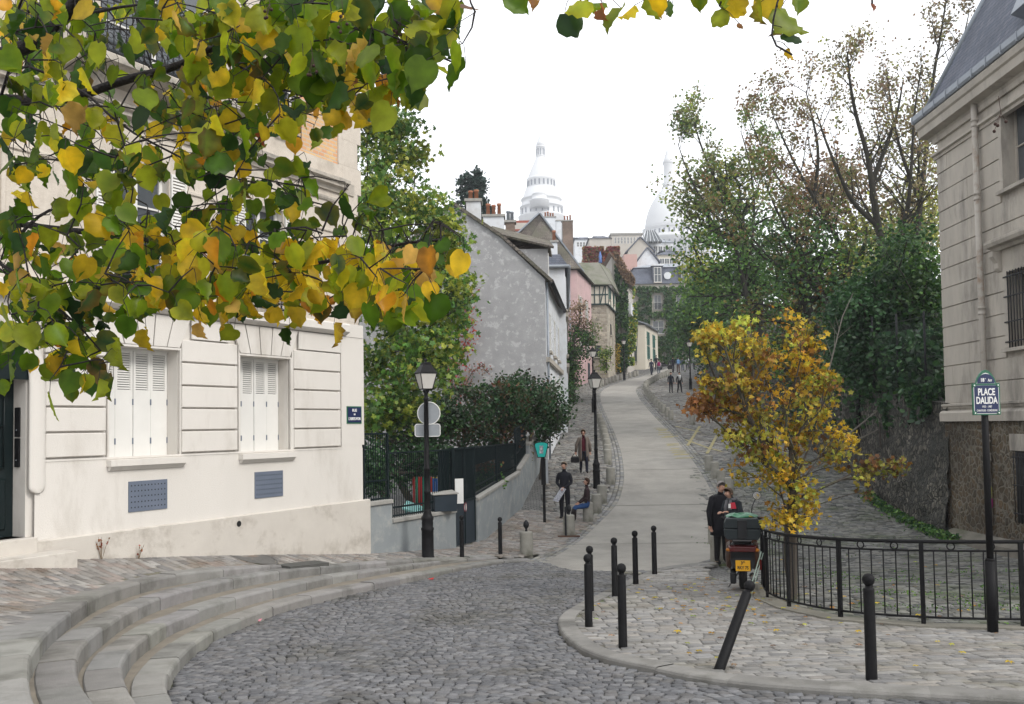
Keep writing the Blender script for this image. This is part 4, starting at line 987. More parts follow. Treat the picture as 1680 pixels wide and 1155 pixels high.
# skylight near frame edge
yy=rhit(1650,60,.0)[0]
m=MB(); ys0,ys1=YC-5.7,YC-4.6
f=lambda t,o: (.3-2.3*t+.35*o+.0, z+5.2*t+.15*o)
P_=[]
for yq in (ys0,ys1):
    for t in (.16,.42): d_,z_=f(t,.6); P_.append(rpt(yq,z_,d_))
m.hexa([rpt(ys0,f(.14,0)[1],f(.14,0)[0]),rpt(ys1,f(.14,0)[1],f(.14,0)[0]),rpt(ys1,f(.14,.8)[1],f(.14,.8)[0]),rpt(ys0,f(.14,.8)[1],f(.14,.8)[0]),rpt(ys0,f(.45,0)[1],f(.45,0)[0]),rpt(ys1,f(.45,0)[1],f(.45,0)[0]),rpt(ys1,f(.45,.8)[1],f(.45,.8)[0]),rpt(ys0,f(.45,.8)[1],f(.45,.8)[0])]); sk_=m.build('skylight',m_zinc,rb)
# drainpipe
yp=rhit(1619,500)[0]; m=MB()
m.tube([rpt(yp,ze+.58,.13),rpt(yp,-.3,.13)],.075,12); 
m.build('drainpipe',m_pipe,rb)
for z in (ze+.1,ze-1.75,ze-4.6,ze-7.2,.9+zl-1.35,zl-.9):
    m=MB(); m.lathe(rpt(yp,z,.13),[(.078,-.10),(.092,-.09),(.092,-.05),(.080,-.045),(.080,.045),(.094,.05),(.094,.09),(.078,.1)],12); m.build('pipe_collar',m_pipe,rb)
q=MB(); zq=rhit(1631,825)[1]; q.lathe(rpt(yp,zq,.13),[(.079,-.11),(.079,.11)],12); tag(q.build('sticker',mat('PinkSticker',(.55,.06,.30),None,5,.5)),'small pink sticker low on the cream drainpipe','sticker')
q=MB(); q.lathe(rpt(yp,zq+.26,.13),[(.078,-.14),(.078,.14)],12); tag(q.build('sticker',mat('YellowSticker',(.5,.48,.12),(.4,.38,.2),5,.6)),'faded yellow sticker just above the pink one on the drainpipe','sticker')
# ================================================================ RUBBLE WALL UP THE STREET
WP=[(11.80,24.7),(12.75,34.1),(13.7,44),(14.9,58),(16.9,78),(21.5,100)]
def wtop(Y): return 2.75+max(0,(Y-25))*.085 if Y<50 else 2.75+25*.085+(Y-50)*.115
rw=thing('rubble_retaining_wall','dark mossy rubble retaining wall climbing behind the yellow maple','wall',(12.7,34,0))
m=MB(); L=resample(WP,90); nz=14; vs=[]
for i,(x,y) in enumerate(L):
    for j in range(nz+1):
        t=j/nz; z=g(y)-.2+(wtop(y)-g(y)+.2)*t; n_=mnoise.noise(Vector((y*1.3,z*1.7,0)))*.09+mnoise.noise(Vector((y*4,z*5,3)))*.05+.22*(1-t); vs.append((x-n_,y,z))
m.add(vs,[(i*(nz+1)+j,i*(nz+1)+j+1,(i+1)*(nz+1)+j+1,(i+1)*(nz+1)+j)[::-1] for i in range(89) for j in range(nz)])
vs=[]
for x,y in L: vs+=[(x-.05,y,wtop(y)),(x+.5,y,wtop(y)+.02)]
m.add(vs,[(2*i,2*i+1,2*i+3,2*i+2)[::-1] for i in range(89)])
m.build('masonry',m_oldwall,rw)
# concrete post in wall, chain-link fence at the top
m=MB(); m.box((12.62,33.2,(wtop(33)+g(33))/2),(.2,.25,wtop(33)-g(33)),0); m.build('buttress',m_kerb,rw)
fn=thing('chain_link_fence','rusty chain link fence on top of the retaining wall beside the limestone corner','fence',(12.1,25.6,2.75))
for (x,y) in [(12.15,26.8),(12.35,29.2),(12.6,31.8)]:
    m=MB(); m.tube([(x,y,wtop(y)),(x,y,wtop(y)+2.6)],.035,6); m.build('post',m_iron,fn)
m=MB()
for k in range(46):
    for sgn_ in (1,-1):
        y0=25.6+k*.16; 
        for s in range(1):
            a=(12.05+(y0-25.6)*.093,y0,2.75+.06); L_=2.5; y1=y0+sgn_*2.5; 
            t0,t1=0,1
            if y1<25.6: t1=(y0-25.6)/2.5
            if y1>33: t1=(33-y0)/2.5
            m.tube([a,(12.05+(y0+sgn_*2.5*t1-25.6)*.093,y0+sgn_*2.5*t1,2.81+2.5*t1)],.004,3,cap=False)
for z in (2.9,4.1,5.3): m.tube([(12.05,25.6,z),(12.74,33,z+.3)],.008,4)
m.build('mesh',m_iron,fn)
# ================================================================ HILLSIDE behind the wall
m=MB(); nx_=16; Ls=resample([(13.2,12),(12.3,25.4)]+[(x+.4,y) for x,y in WP[1:]]+[(27,118),(33,150)],80); vs=[]
for x,y in Ls:
    for j in range(nx_+1):
        t=j/nx_; X=x+t*60; b0=wtop(y) if y>25 else 2.7; z=b0-.03+ (1-math.exp(-t*6))*7*min(1,max(.1,(y-20)/25))+mnoise.noise(Vector((X*.2,y*.2,0)))*.9*min(1,t*8); vs.append((X,y,z))
m.add(vs,[(i*(nx_+1)+j,i*(nx_+1)+j+1,(i+1)*(nx_+1)+j+1,(i+1)*(nx_+1)+j) for i in range(79) for j in range(nx_)]); struct(m.build('hillside',m_earth))
# ================================================================ HOUSES UP THE STREET
m_render=mat('PeelingRender',(.37,.37,.375),(.28,.28,.285),1.6,.92,bump=.5,bscale=30,c3=(.44,.44,.445),s3=3.6,detail=11)
for n_ in m_render.node_tree.nodes:
    if n_.type=='VALTORGB' and abs(n_.color_ramp.elements[0].position-.5)<1e-4 and abs(n_.color_ramp.elements[1].position-.68)<1e-4: n_.color_ramp.elements[0].position=.54; n_.color_ramp.elements[1].position=.60
m_whitewall=mat('WhiteRender',(.70,.72,.75),(.60,.62,.65),.9,.85,bump=.2,c3=(.5,.5,.5),s3=.8)
m_pink=mat('PinkRender',(0.558,0.387,0.387),(0.495,0.342,0.342),.8,.85,c3=(0.405,0.297,0.279),s3=1)
m_tile=brickmat('OldTile',(.15,.125,.11),(.22,.19,.165),(.06,.055,.05),.2,.16,.02,axes='XYZ',distort=.03,var=1.0,bump=.8,big=(.12,.115,.085))
m_stonew=brickmat('RubbleStone',(.52,.46,.37),(.25,.22,.18),(.36,.33,.28),.42,.24,.03,axes='XYZ',distort=.08,var=.7,bump=.8)
m_brickc=brickmat('ChimneyBrick',(.20,.14,.11),(.26,.19,.15),(.17,.15,.13),.22,.07,.01,axes='XYZ',distort=0,var=.6)
m_pot=mat('ClayPot',(.30,.11,.06),(.36,.17,.1),4,.8)
m_beige=mat('BeigeRender',(.50,.46,.41),(.42,.39,.35),.4,.9)
m_greenp=mat('GreenPaint',(.05,.16,.13),(.04,.12,.10),3,.5)
m_timber=mat('DarkTimber',(.02,.05,.05),(.03,.06,.06),4,.7)
m_cbeige=mat('PaleCream',(.62,.57,.48),(.54,.50,.42),.8,.85)
m_base=mat('BasilicaStone',(.68,.69,.70),(.61,.62,.64),.06,.8)
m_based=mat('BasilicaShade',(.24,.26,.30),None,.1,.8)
def ext(mb,foot,z0,z1,k=None):
    n=len(foot); zt=z1 if hasattr(z1,'__len__') else [z1]*n
    return mb.add([(x,y,z0) for x,y in foot]+[(foot[i][0],foot[i][1],zt[i]) for i in range(n)],[(i,(i+1)%n,n+(i+1)%n,n+i) for i in range(n)]+[tuple(range(n,2*n))],k)
def slab(mb,quad,t=.12,k=None):  # roof sheet with thickness from 4 points
    a=[Vector(p) for p in quad]; n=(a[1]-a[0]).cross(a[-1]-a[0]).normalized()
    if n.z<0: n=-n
    return mb.prism([p for p in quad],n*t,k)
def wpt(a,b,s,z,o): 
    L=math.dist(a,b); ux,uy=(b[0]-a[0])/L,(b[1]-a[1])/L; return (a[0]+ux*s+uy*o,a[1]+uy*s-ux*o,z)
def wbox(mb,a,b,s0,s1,z0,z1,o0,o1,k=None):
    return mb.hexa([wpt(a,b,s0,z0,o0),wpt(a,b,s1,z0,o0),wpt(a,b,s1,z0,o1),wpt(a,b,s0,z0,o1),wpt(a,b,s0,z1,o0),wpt(a,b,s1,z1,o0),wpt(a,b,s1,z1,o1),wpt(a,b,s0,z1,o1)],k)
def window(par,a,b,s,z,w,h,fm=None,sh=None,sill=None,rail=False,name='window'):
    fm=fm or m_shut; m=MB(); t=min(.07,w*.12)
    for q in ((s,s+w,z,z+t),(s,s+w,z+h-t,z+h),(s,s+t,z+t,z+h-t),(s+w-t,s+w,z+t,z+h-t),(s+w/2-t*.4,s+w/2+t*.4,z+t,z+h-t),(s+t,s+w-t,z+h*.5-t*.3,z+h*.5+t*.3)): wbox(m,a,b,*q,-.05,.05)
    o=m.build(name,fm,par); p=MB(); wbox(p,a,b,s+.01,s+w-.01,z+.01,z+h-.01,-.04,.02); p.build('pane',m_glass,o)
    if sill is not False: q=MB(); wbox(q,a,b,s-.08,s+w+.08,z-.12,z-.01,0,.14); q.build('sill',sill or m_cornice,o)
    if sh:
        for x0 in (s-w*.5-.02,s+w+.02): q=MB(); wbox(q,a,b,x0,x0+w*.5,z-.02,z+h+.02,.0,.05); [wbox(q,a,b,x0+.03,x0+w*.5-.03,z+h*(i+.5)/12-.012,z+h*(i+.5)/12+.012,.05,.06) for i in range(12)]; q.build('shutter',sh,o)
    if rail:
        q=MB(); 
        for zz in (z,z+.45,z+.9): wbox(q,a,b,s-.1,s+w+.1,zz,zz+.03,.12,.16)
        for i in range(9): x=s-.1+(w+.2)*i/8; wbox(q,a,b,x-.01,x+.01,z,z+.9,.12,.15)
        q.build('window_railing',m_iron,o)
    return o
def chimney(par,c,d,z0,z1,material,pots=2,potm=None,rz=0):
    m=MB(); m.box((c[0],c[1],(z0+z1)/2),(d[0],d[1],z1-z0),rz); o=m.build('chimney',material,par); q=MB(); q.box((c[0],c[1],z1+.06),(d[0]+.14,d[1]+.14,.12),rz); q.build('chimney_cap',m_coping,o)
    for i in range(pots):
        x=c[0]+(i-(pots-1)/2)*d[0]/max(pots,1)*.8; h=R.uniform(.4,.65); q=MB(); q.lathe((x,c[1],z1+.12),[(.10,0),(.085,h*.8),(.11,h*.82),(.11,h)],8); q.build('chimney_pot',potm or m_pot,o)
    return o
# ---- H1 grey gabled house
h1=thing('gabled_house','tall gabled house with peeling grey render above the dark shrubs','building',(1.46,38.5,.9))
A=(-6.4,38.3); B=(1.46,38.5); C=(2.6,48.6); D=(-5.3,48.6)
def px3(px,py,Y): return P(px,py,Y)
apx,apz=P(743,337,38.4)[0],P(743,337,38.4)[2]; ez=P(899,458,38.5)[2]
m=MB(); n=10
gp=[(B[0],38.5,ez),(P(821,389,38.45)[0],38.45,P(821,389,38.45)[2]),(apx,38.4,apz),(A[0],38.3,ez-.3)]
m.add([(A[0],A[1],-.8),(B[0],B[1],-.8)]+gp,[(0,1,2,3,4,5)])
m.build('gable_wall',m_render,h1)
m=MB(); m.add([(B[0],B[1],-.5),(C[0],C[1],.5),(C[0],C[1],ez),(B[0],B[1],ez)],[(0,1,2,3)]); m.build('wall',m_whitewall,h1)
m=MB(); off=Vector((C[0]-B[0],C[1]-B[1],0)); 
pts=[Vector(q) for q in gp]; pts[0]=pts[0]+Vector((.28,0,-.16)); F_=Vector((0,-.12,0))
for a,b in ((0,1),(1,2),(2,3)): slab(m,[pts[a]+F_,pts[b]+F_,pts[b]+off,pts[a]+off],.13)
m.build('roof',m_tile,h1)
# dormer seen from the side
dq=[P(852,404,41.5),P(893,407,41.5)]
y0,y1=41.3,42.9; xr=P(899,420,41.3)[0]; zt=P(899,408,41.3)[2]; xl=P(842,400,41.3)[0]
dm=MB(); zb_=P(899,452,41.3)[2]; sl_=(gp[0][2]-gp[1][2])/(gp[0][0]-gp[1][0])
def roofz(x,y): t=(y-38.5)/10.1; xx=x-1.14*t; return ez+sl_*(xx-B[0])
for y in (y0,y1): dm.add([(xl,y,zt),(xr,y,zt),(xr,y,roofz(xr,y)-.3),(xl,y,roofz(xl,y)-.3)],[(0,1,2,3)])
dm.add([(xr,y0,zt),(xr,y1,zt),(xr,y1,roofz(xr,y1)-.3),(xr,y0,roofz(xr,y0)-.3)],[(0,1,2,3)]); do_=dm.build('dormer',m_render,h1)
window(do_,(xr,y0),(xr,y1),.3,zt-1.25,1.0,1.1,sill=False)
q=MB(); zr=P(840,385,42)[2]; slab(q,[(xl-1.2,y0-.2,zr-.1),(xr+.25,y0-.25,zt-.05),(xr+.1,(y0+y1)/2,zt+.42),(xl-1.0,(y0+y1)/2,zr+.35)],.1); slab(q,[(xl-1.0,(y0+y1)/2,zr+.35),(xr+.1,(y0+y1)/2,zt+.42),(xr+.25,y1+.25,zt-.05),(xl-1.0,y1+.2,zr-.1)],.1); q.build('dormer_roof',m_tile,do_)
m=MB(); m.tube([(B[0]+.28,38.4,ez-.1),(C[0]+.28,48.6,ez-.1)],.10,8); m.build('gutter',m_iron,h1)
m=MB(); m.tube([(B[0]+.1,38.7,ez-.1),(B[0]+.1,38.7,.9)],.05,8); m.build('drainpipe',m_zinc,h1)
for s,z,w_,h_ in ((1.5,5.6,1.0,1.7),(4.6,5.6,1.0,1.7),(7.6,5.6,1.0,1.7),(1.5,2.6,1.0,1.9),(4.6,2.7,1.0,1.9),(7.6,2.9,1.0,1.9)): window(h1,B,C,s,z,w_,h_,sh=m_whitewall)
m=MB(); wbox(m,B,C,0,10.2,5.0,5.2,0,.16); m.build('string_course',m_cornice,h1)
x0,z1=P(777,333,39.6)[0],P(777,334,39.6)[2]; chimney(h1,(x0,39.6),(.62,.8),z1-2,z1,m_whitewall,2)
x0,z1=P(810,358,46)[0],P(810,358,46)[2]; chimney(h1,(x0,46),(1.05,.7),z1-2.2,z1,m_whitewall,3)
x0,z1=P(837,367,48)[0],P(837,367,48)[2]; chimney(h1,(x0,48),(.5,.6),z1-2.2,z1,m_brickc,2,m_zinc)
# ---- H2 white house further up
h2=thing('white_townhouse','narrow white townhouse with blue slate mansard just beyond the grey gable','building',(2.6,48.6,1.9))
A=(-3,48.62); B=(P(929,600,49)[0]-.0,48.62); C=(4.05,68); D=(-2,68); ez2=P(915,438,48.62)[2]
m=MB(); ext(m,[A,B,C,D],0,ez2); m.build('wall',m_whitewall,h2)
m=MB(); t2=P(915,416,48.7)[2]; m.add([(A[0],A[1],ez2),(B[0]+.2,B[1]-.15,ez2),(C[0]+.2,C[1],ez2),(D[0],D[1],ez2),(A[0],A[1]+.4,t2),(B[0]-.25,B[1]+.3,t2),(C[0]-.4,C[1],t2),(D[0],D[1],t2)],[(0,1,5,4),(1,2,6,5),(2,3,7,6),(4,5,6,7)]); m.build('roof',m_slate,h2)
m=MB(); m.tube([(B[0]+.2,B[1]-.2,ez2),(C[0]+.2,C[1],ez2)],.1,6); m.tube([(A[0],A[1]-.2,ez2),(B[0]+.2,B[1]-.2,ez2)],.1,6); m.build('gutter',m_zinc,h2)
for i in range(4):
    for z in (3.4,6.2,8.7): window(h2,B,C,1.6+i*4.3,z+i*.3,1.0,1.7,sh=m_whitewall)
m=MB(); wbox(m,B,C,.0,19,5.4,5.6,0,.15); wbox(m,B,C,0,19,8.1,8.3,0,.15); m.build('string_course',m_cornice,h2)
x0,z1=P(909,399,52)[0],P(909,399,52)[2]; chimney(h2,(x0,52),(.35,.5),z1-2,z1,m_whitewall,1)
# ---- H2b low wall/house until the pink one
h2b=thing('low_white_house','lower white house half hidden by the creeper between the townhouse and the pink house','building',(4.05,68.2,4))
m=MB(); ext(m,[(-1,68.1),(4.06,68.1),(5.6,83.8),(-1,83.8)],2,P(930,585,68)[2]); m.build('wall',m_stonew,h2b)
m=MB(); zt=P(930,585,68)[2]; slab(m,[(0,67.9,zt+2.5),(4.4,67.9,zt-.1),(5.9,83.8,zt-.1),(0,83.8,zt+2.5)],.15); m.build('roof',m_tile,h2b)
for i in range(3): window(h2b,(4.06,68.1),(5.6,83.8),2+i*4.5,5.6+i*.5,1.0,1.4)
# ---- H3 pink house
h3=thing('pink_house','pink rendered house with big brown tiled roof halfway up the street','building',(6.0,84,5.8))
B=(P(947,500,84)[0],84.0); A=(0.5,84.0); C=(P(972,600,93)[0],93.0); D=(1.5,93.0); ez3=P(937,443,84)[2]
m=MB(); ext(m,[A,B,C,D],4,ez3); m.build('wall',m_pink,h3)
ap1=P(888,364,86.5); ap2=(ap1[0]+1.0,92.0,ap1[2])
m=MB(); o=.3
slab(m,[(A[0]-o,A[1]-o,ez3),(B[0]+o,B[1]-o,ez3),ap1],.12); slab(m,[(B[0]+o,B[1]-o,ez3),(C[0]+o,C[1]+o,ez3),ap2,ap1],.12); slab(m,[(A[0]-o,A[1]-o,ez3),ap1,ap2,(D[0]-o,D[1],ez3)],.12); slab(m,[(C[0]+o,C[1]+o,ez3),(D[0]-o,D[1],ez3),ap2],.12); m.build('roof',m_tile,h3)
for s,z in ((1.2,12.3),(5.2,12.3),(1.2,9.0),(5.2,9.0)): window(h3,B,C,s,z,1.1,2.1,sh=m_stonew)
m=MB(); wbox(m,B,C,6.0,7.2,5.9,8.4,-.02,.05); m.build('door',m_gate,h3)
m=MB(); m.box((P(903,450,83.9)[0],83.9,ez3-4),(.1,.1,8)); m.tube([(P(934,450,83.9)[0],83.85,ez3),(P(934,450,83.9)[0],83.85,6)],.06,6); m.build('drainpipe',m_zinc,h3)
# tall roof behind with zinc verge and chimneys
h3b=thing('steep_roofed_house','steep gabled house with zinc verges and clay chimney pots right in front of the belfry','building',(3,98,8))
a=P(885,351,98); l_=P(842,391,98); r_=P(956,446,98)
m=MB(); m.add([(l_[0]-4,98,6),(r_[0],98,6),(r_[0],98,r_[2]),a,l_,(l_[0]-4,98,l_[2]-3)],[(0,1,2,3,4,5)]); m.add([(r_[0],98,6),(r_[0]+1.5,110,6),(r_[0]+1.5,110,r_[2]),(r_[0],98,r_[2])],[(0,1,2,3)]); m.build('gable_wall',m_tile,h3b)
m=MB(); bk_=Vector((1.5,12,0)); f_=Vector((0,-.3,0)); A3,L3,R3=Vector(a),Vector(l_),Vector(r_); R3=R3+(R3-A3)*.03
slab(m,[A3+f_,R3+f_,R3+bk_,A3+bk_],.15); slab(m,[L3+f_,A3+f_,A3+bk_,L3+bk_],.15); m.build('roof',m_zinc,h3b)
for (x,w_,top,mm,pn) in ((901,1.4,358,m_whitewall,4),(916,.55,364,m_whitewall,0),(931,1.15,364,m_brickc,3)):
    q=P(x,top,101); chimney(h3b,(q[0],101),(w_,.8),q[2]-4,q[2],mm,pn)
q=P(906,440,90)
hm=thing('red_roofed_house','small house with dull red roof peeking between the two grey gables','building',(P(850,400,110)[0],110,10))
c=P(856,370,110); m=MB(); m.box((c[0],110,c[2]-6),(3.5,3,12)); m.build('wall',m_beige,hm); m=MB(); m.hexa([(c[0]-2,108.3,c[2]-1),(c[0]+2,108.3,c[2]-1),(c[0]+2,111.5,c[2]-1),(c[0]-2,111.5,c[2]-1),(c[0]-1.3,109.5,c[2]+.5),(c[0]+1.3,109.5,c[2]+.5),(c[0]+1.3,110.5,c[2]+.5),(c[0]-1.3,110.5,c[2]+.5)]); m.build('roof',mat('RedTile',(.22,.06,.04),None,3,.9),hm)
# ---- H4 half-timbered stone house
h4=thing('half_timbered_house','rubble stone house with half timbered upper storey in dark green','building',(9.5,96,7))
A=(P(974,600,96)[0]-3,96.0); B=(P(997,600,96)[0],96.0); C=(P(1011,600,104)[0],104.0); D=(A[0],104.0); zs=P(990,500,96)[2]; ze4=P(990,468,96)[2]
m=MB(); ext(m,[A,B,C,D],5.5,zs); m.build('stone_wall',m_stonew,h4)
m=MB(); ext(m,[(A[0],A[1]-.15),(B[0]+.15,B[1]-.15),(C[0]+.15,C[1]),D],zs,ze4); m.build('upper_wall',m_cbeige,h4)
m=MB(); L=math.dist(A,B); a_,b_=(A[0],A[1]-.16),(B[0]+.15,B[1]-.16)
for s in [L-.15,L-.75,L-1.3,L-1.85,L-2.6]: wbox(m,a_,b_,s,s+.10,zs,ze4,0,.06)
for z in (zs,zs+1,ze4-.15): wbox(m,a_,b_,0,L+.15,z,z+.12,0,.055)
m.prism([wpt(a_,b_,L-.7,zs+.1,0.0),wpt(a_,b_,L-.6,zs+.1,.0),wpt(a_,b_,L-.15,ze4-.1,.0),wpt(a_,b_,L-.25,ze4-.1,.0)],(0,-.065,0))
c_=(C[0]+.16,C[1]); b2_=(B[0]+.16,B[1]-.15)
for s in (0,2.4,4.8,7.4): wbox(m,b2_,c_,s,s+.12,zs,ze4,0,.06)
for z in (zs,ze4-.14): wbox(m,b2_,c_,0,8,z,z+.12,0,.055)
m.build('timber_frame',m_timber,h4)
m=MB(); rz_=P(990,431,99)[2]; slab(m,[(A[0]-.4,A[1]-.5,ze4),(B[0]+.5,B[1]-.5,ze4-.1),(B[0]-.4,99.5,rz_),(A[0],99.5,rz_)],.14); slab(m,[(B[0]+.5,B[1]-.5,ze4-.1),(C[0]+.5,C[1],ze4-.1),(C[0]-.6,C[1],rz_),(B[0]-.4,99.5,rz_)],.14); m.build('roof',mat('MossRoof',(.22,.21,.18),(.15,.15,.12),1.5,.95,c3=(.1,.12,.06)),h4)
window(h4,a_,b_,L-2.5,zs+.2,.55,1.4,m_greenp); window(h4,b2_,c_,1,zs+.7,.9,1.2,m_greenp); window(h4,b2_,c_,5.2,zs+.7,.9,1.2,m_greenp)
window(h4,A,B,L-2.7,zs-3.1,.7,2,m_greenp); window(h4,B,C,2,9.2,.8,1.4,m_iron); window(h4,B,C,3,12,.8,1.2,m_iron); window(h4,A,B,L-1.3,9.4,.6,1.2,m_iron)
# ---- H5 ivy covered narrow house
h5=thing('ivy_clad_house','narrow house smothered in ivy with a white bay facing the street','building',(12,104,7.8))
A=(P(1007,600,104.5)[0],104.5); B=(P(1029,600,104.5)[0],104.5); C=(P(1041,600,114)[0],114.0); D=(A[0],114.0); e5=P(1029,462,104.5)[2]; t5=P(1009,415,104.5)[2]
m=MB(); m.add([(*A,6),(*B,6),(*B,e5),(*A,t5),(*C,6),(*C,e5),(*D,6),(*D,t5)],[(0,1,2,3),(1,4,5,2),(6,0,3,7)]); m.build('wall',m_beige,h5)
m=MB(); slab(m,[(A[0]-.3,A[1]-.3,t5),(B[0]+.4,B[1]-.3,e5),(C[0]+.4,C[1],e5),(D[0]-.3,D[1],t5)],.2); m.build('roof',mat('VineRoof',(.20,.13,.09),(.13,.09,.07),3,.95,bump=1),h5)
m=MB(); wbox(m,B,C,.5,9,P(1030,515,105)[2],P(1030,497,105)[2],0,.5); m.build('bay',m_whitewall,h5)
for s in (1.5,4.5,7): window(h5,B,C,s,P(1030,497,105)[2],1.2,1.6)
# ---- H6 small cream house with green shutters
h6=thing('cream_house','small cream house with green shuttered windows at the top of the street','building',(16.4,115,9.3))
A=(P(1036,600,115)[0]-.5,115.0); B=(P(1059,600,115)[0],115.0); C=(P(1080,600,125)[0],125.0); D=(A[0]+1,125.0); e6=P(1055,533,115)[2]
m=MB(); ext(m,[A,B,C,D],8,e6); m.build('wall',m_cbeige,h6)
m=MB(); slab(m,[(A[0]-.2,A[1]-.3,e6+.9),(B[0]+.3,B[1]-.3,e6),(C[0]+.3,C[1],e6),(D[0],D[1],e6+.9)],.15); m.build('roof',m_zinc,h6)
L=math.dist(A,B); window(h6,A,B,L-2.2,e6-2.4,.9,1.6,m_greenp); window(h6,A,B,L-2.0,10.2,.95,1.9,m_greenp)
for s in (2,6.5): window(h6,B,C,s,e6-2.4,1.0,1.7,m_greenp,sh=m_greenp); window(h6,B,C,s,10.6,1.0,1.6,m_greenp,sh=m_greenp)
# ---- H7 ivy clad mansard block closing the street
h7=thing('mansard_house','large ivy clad house with blue grey slate mansard closing the top of the street','building',(23,136,11.5))
Y7=137.0; xa,xb=P(1036,500,Y7)[0],P(1215,500,Y7)[0]; e7=P(1060,466,Y7)[2]; t7=P(1060,438,Y7)[2]
m=MB(); ext(m,[(xa,Y7),(xb,Y7),(xb,Y7+12),(xa,Y7+12)],9,e7); m.build('wall',m_beige,h7)
m=MB(); m.hexa([(xa-.3,Y7-.3,e7),(xb,Y7-.3,e7),(xb,Y7+12,e7),(xa-.3,Y7+12,e7),(xa+.6,Y7+.6,t7),(xb,Y7+.6,t7),(xb,Y7+12,t7),(xa+.6,Y7+12,t7)]); m.build('mansard',m_slate,h7)
m=MB(); m.hexa([(xa+.4,Y7+.4,t7),(xb,Y7+.4,t7),(xb,Y7+12,t7),(xa+.4,Y7+12,t7),(xa+4,Y7+4,t7+1.1),(xb,Y7+4,t7+1.1),(xb,Y7+9,t7+1.1),(xa+4,Y7+9,t7+1.1)]); m.build('roof',m_zinc,h7)
def s7(px): return P(px,500,Y7)[0]-xa
a7,b7=(xa,Y7),(xb,Y7); zz=lambda y:P(1075,y,Y7)[2]
window(h7,a7,b7,s7(1073),zz(508),s7(1085)-s7(1073),zz(484)-zz(508),rail=True); window(h7,a7,b7,s7(1070),zz(548),1.7,zz(526)-zz(548)); window(h7,a7,b7,s7(1110),zz(508),1.1,2.1); window(h7,a7,b7,s7(1150),zz(508),1.1,2.1); window(h7,a7,b7,s7(1112),zz(548),1.1,2.1)
for px_ in (1073,1118,1160):
    m=MB(); wbox(m,a7,b7,s7(px_)-.15,s7(px_)+1.35,e7+.1,t7+.1,-.8,.25); d_=m.build('dormer',m_slate,h7); q=MB(); wbox(q,a7,b7,s7(px_)-.35,s7(px_)+1.55,t7+.1,t7+.35,-.8,.45); q.build('dormer_cornice',m_whitewall,d_); window(d_,(xa,Y7-.26),(xb,Y7-.26),s7(px_)+.05,e7+.2,1.1,t7-e7-.3)
m=MB(); m.tube([(s7(1096)+xa,Y7-.25,(e7+t7)/2-.1),(s7(1096)+xa,Y7+.2,(e7+t7)/2-.1)],.55,14); m.build('round_dormer',m_whitewall,h7)
# ---- hillside houses behind
def simple(name,label,px0,px1,ytop,ybase,Y,dep,wm,roof=None,rh=0,win=None,rm=None,g_=None):
    a,b=P(px0,ytop,Y),P(px1,ytop,Y); zt=P((px0+px1)/2,ytop,Y)[2]; z0=P((px0+px1)/2,ybase,Y)[2]; t=thing(name,label,'building',((a[0]+b[0])/2,Y,z0),g_)
    m=MB(); ext(m,[(a[0],Y),(b[0],Y),(b[0],Y+dep),(a[0],Y+dep)],z0,zt); m.build('wall',wm,t)
    if roof=='flat': m=MB(); m.box(((a[0]+b[0])/2,Y+dep/2,zt+.2),(b[0]-a[0]+.6,dep+.6,.4)); m.build('roof',rm or m_coping,t)
    if roof=='gable':
        m=MB(); xm=(a[0]+b[0])/2; w_=MB(); w_.add([(a[0],Y,zt),(b[0],Y,zt),(xm,Y,zt+rh)],[(0,1,2)]); w_.build('gable_wall',wm,t)
        slab(m,[(a[0]-.3,Y-.3,zt-.2),(xm,Y-.3,zt+rh),(xm,Y+dep,zt+rh),(a[0]-.3,Y+dep,zt-.2)],.2); slab(m,[(b[0]+.3,Y-.3,zt-.2),(xm,Y-.3,zt+rh),(xm,Y+dep,zt+rh),(b[0]+.3,Y+dep,zt-.2)],.2); m.build('roof',rm or m_slate,t)
    if roof=='hip':
        m=MB(); m.hexa([(a[0]-.3,Y-.3,zt),(b[0]+.3,Y-.3,zt),(b[0]+.3,Y+dep,zt),(a[0]-.3,Y+dep,zt),(a[0]+dep*.3,Y+dep*.4,zt+rh),(b[0]-dep*.3,Y+dep*.4,zt+rh),(b[0]-dep*.3,Y+dep*.6,zt+rh),(a[0]+dep*.3,Y+dep*.6,zt+rh)]); m.build('roof',rm or m_slate,t)
    if win:
        for (px_,py_,w_,h_) in win: q=P(px_,py_,Y); window(t,(a[0],Y),(b[0],Y),q[0]-a[0],q[2]-h_,w_,h_,sill=False)
    return t
simple('long_beige_building','long low beige building with flat roof on the skyline below the white dome',1003,1053,385,520,215,14,m_beige,'flat',win=[(1008+i*5.2,389,.45,1.6) for i in range(8)])
simple('beige_annex','darker beige annex with hipped roof at the left end of the long flat roofed building',967,1002,391,520,205,12,m_beige,'hip',1.5)
simple('far_apartment_block','pale distant apartment block low on the skyline left of the beige annex',943,966,393,520,260,14,m_whitewall,'hip',1.8,win=[(946+i*5,397,.7,1.4) for i in range(4)])
tb=simple('pink_side_building','dull pink blank wall rising beside the white gable behind the mansard',1024,1045,417,520,152,9,mat('DullPink',(.50,.32,.28),(.44,.29,.26),.5,.9),None)
simple('white_gable_house','small white gabled house above the mansard roof of the ivy clad house',1045,1080,430,520,154,14,m_whitewall,'gable',2.4)
simple('grey_roof_house','house with low pitched grey roof left of the white gable',1030,1072,412,520,172,12,m_beige,'gable',2.6)
simple('white_atelier','tall white house with big studio windows below the white dome',1052,1104,398,520,200,12,m_whitewall,'hip',2,win=[(1056+i*8,404,.9,2.2) for i in range(6)]+[(1056+i*8,420,.9,2.2) for i in range(6)],rm=m_zinc)
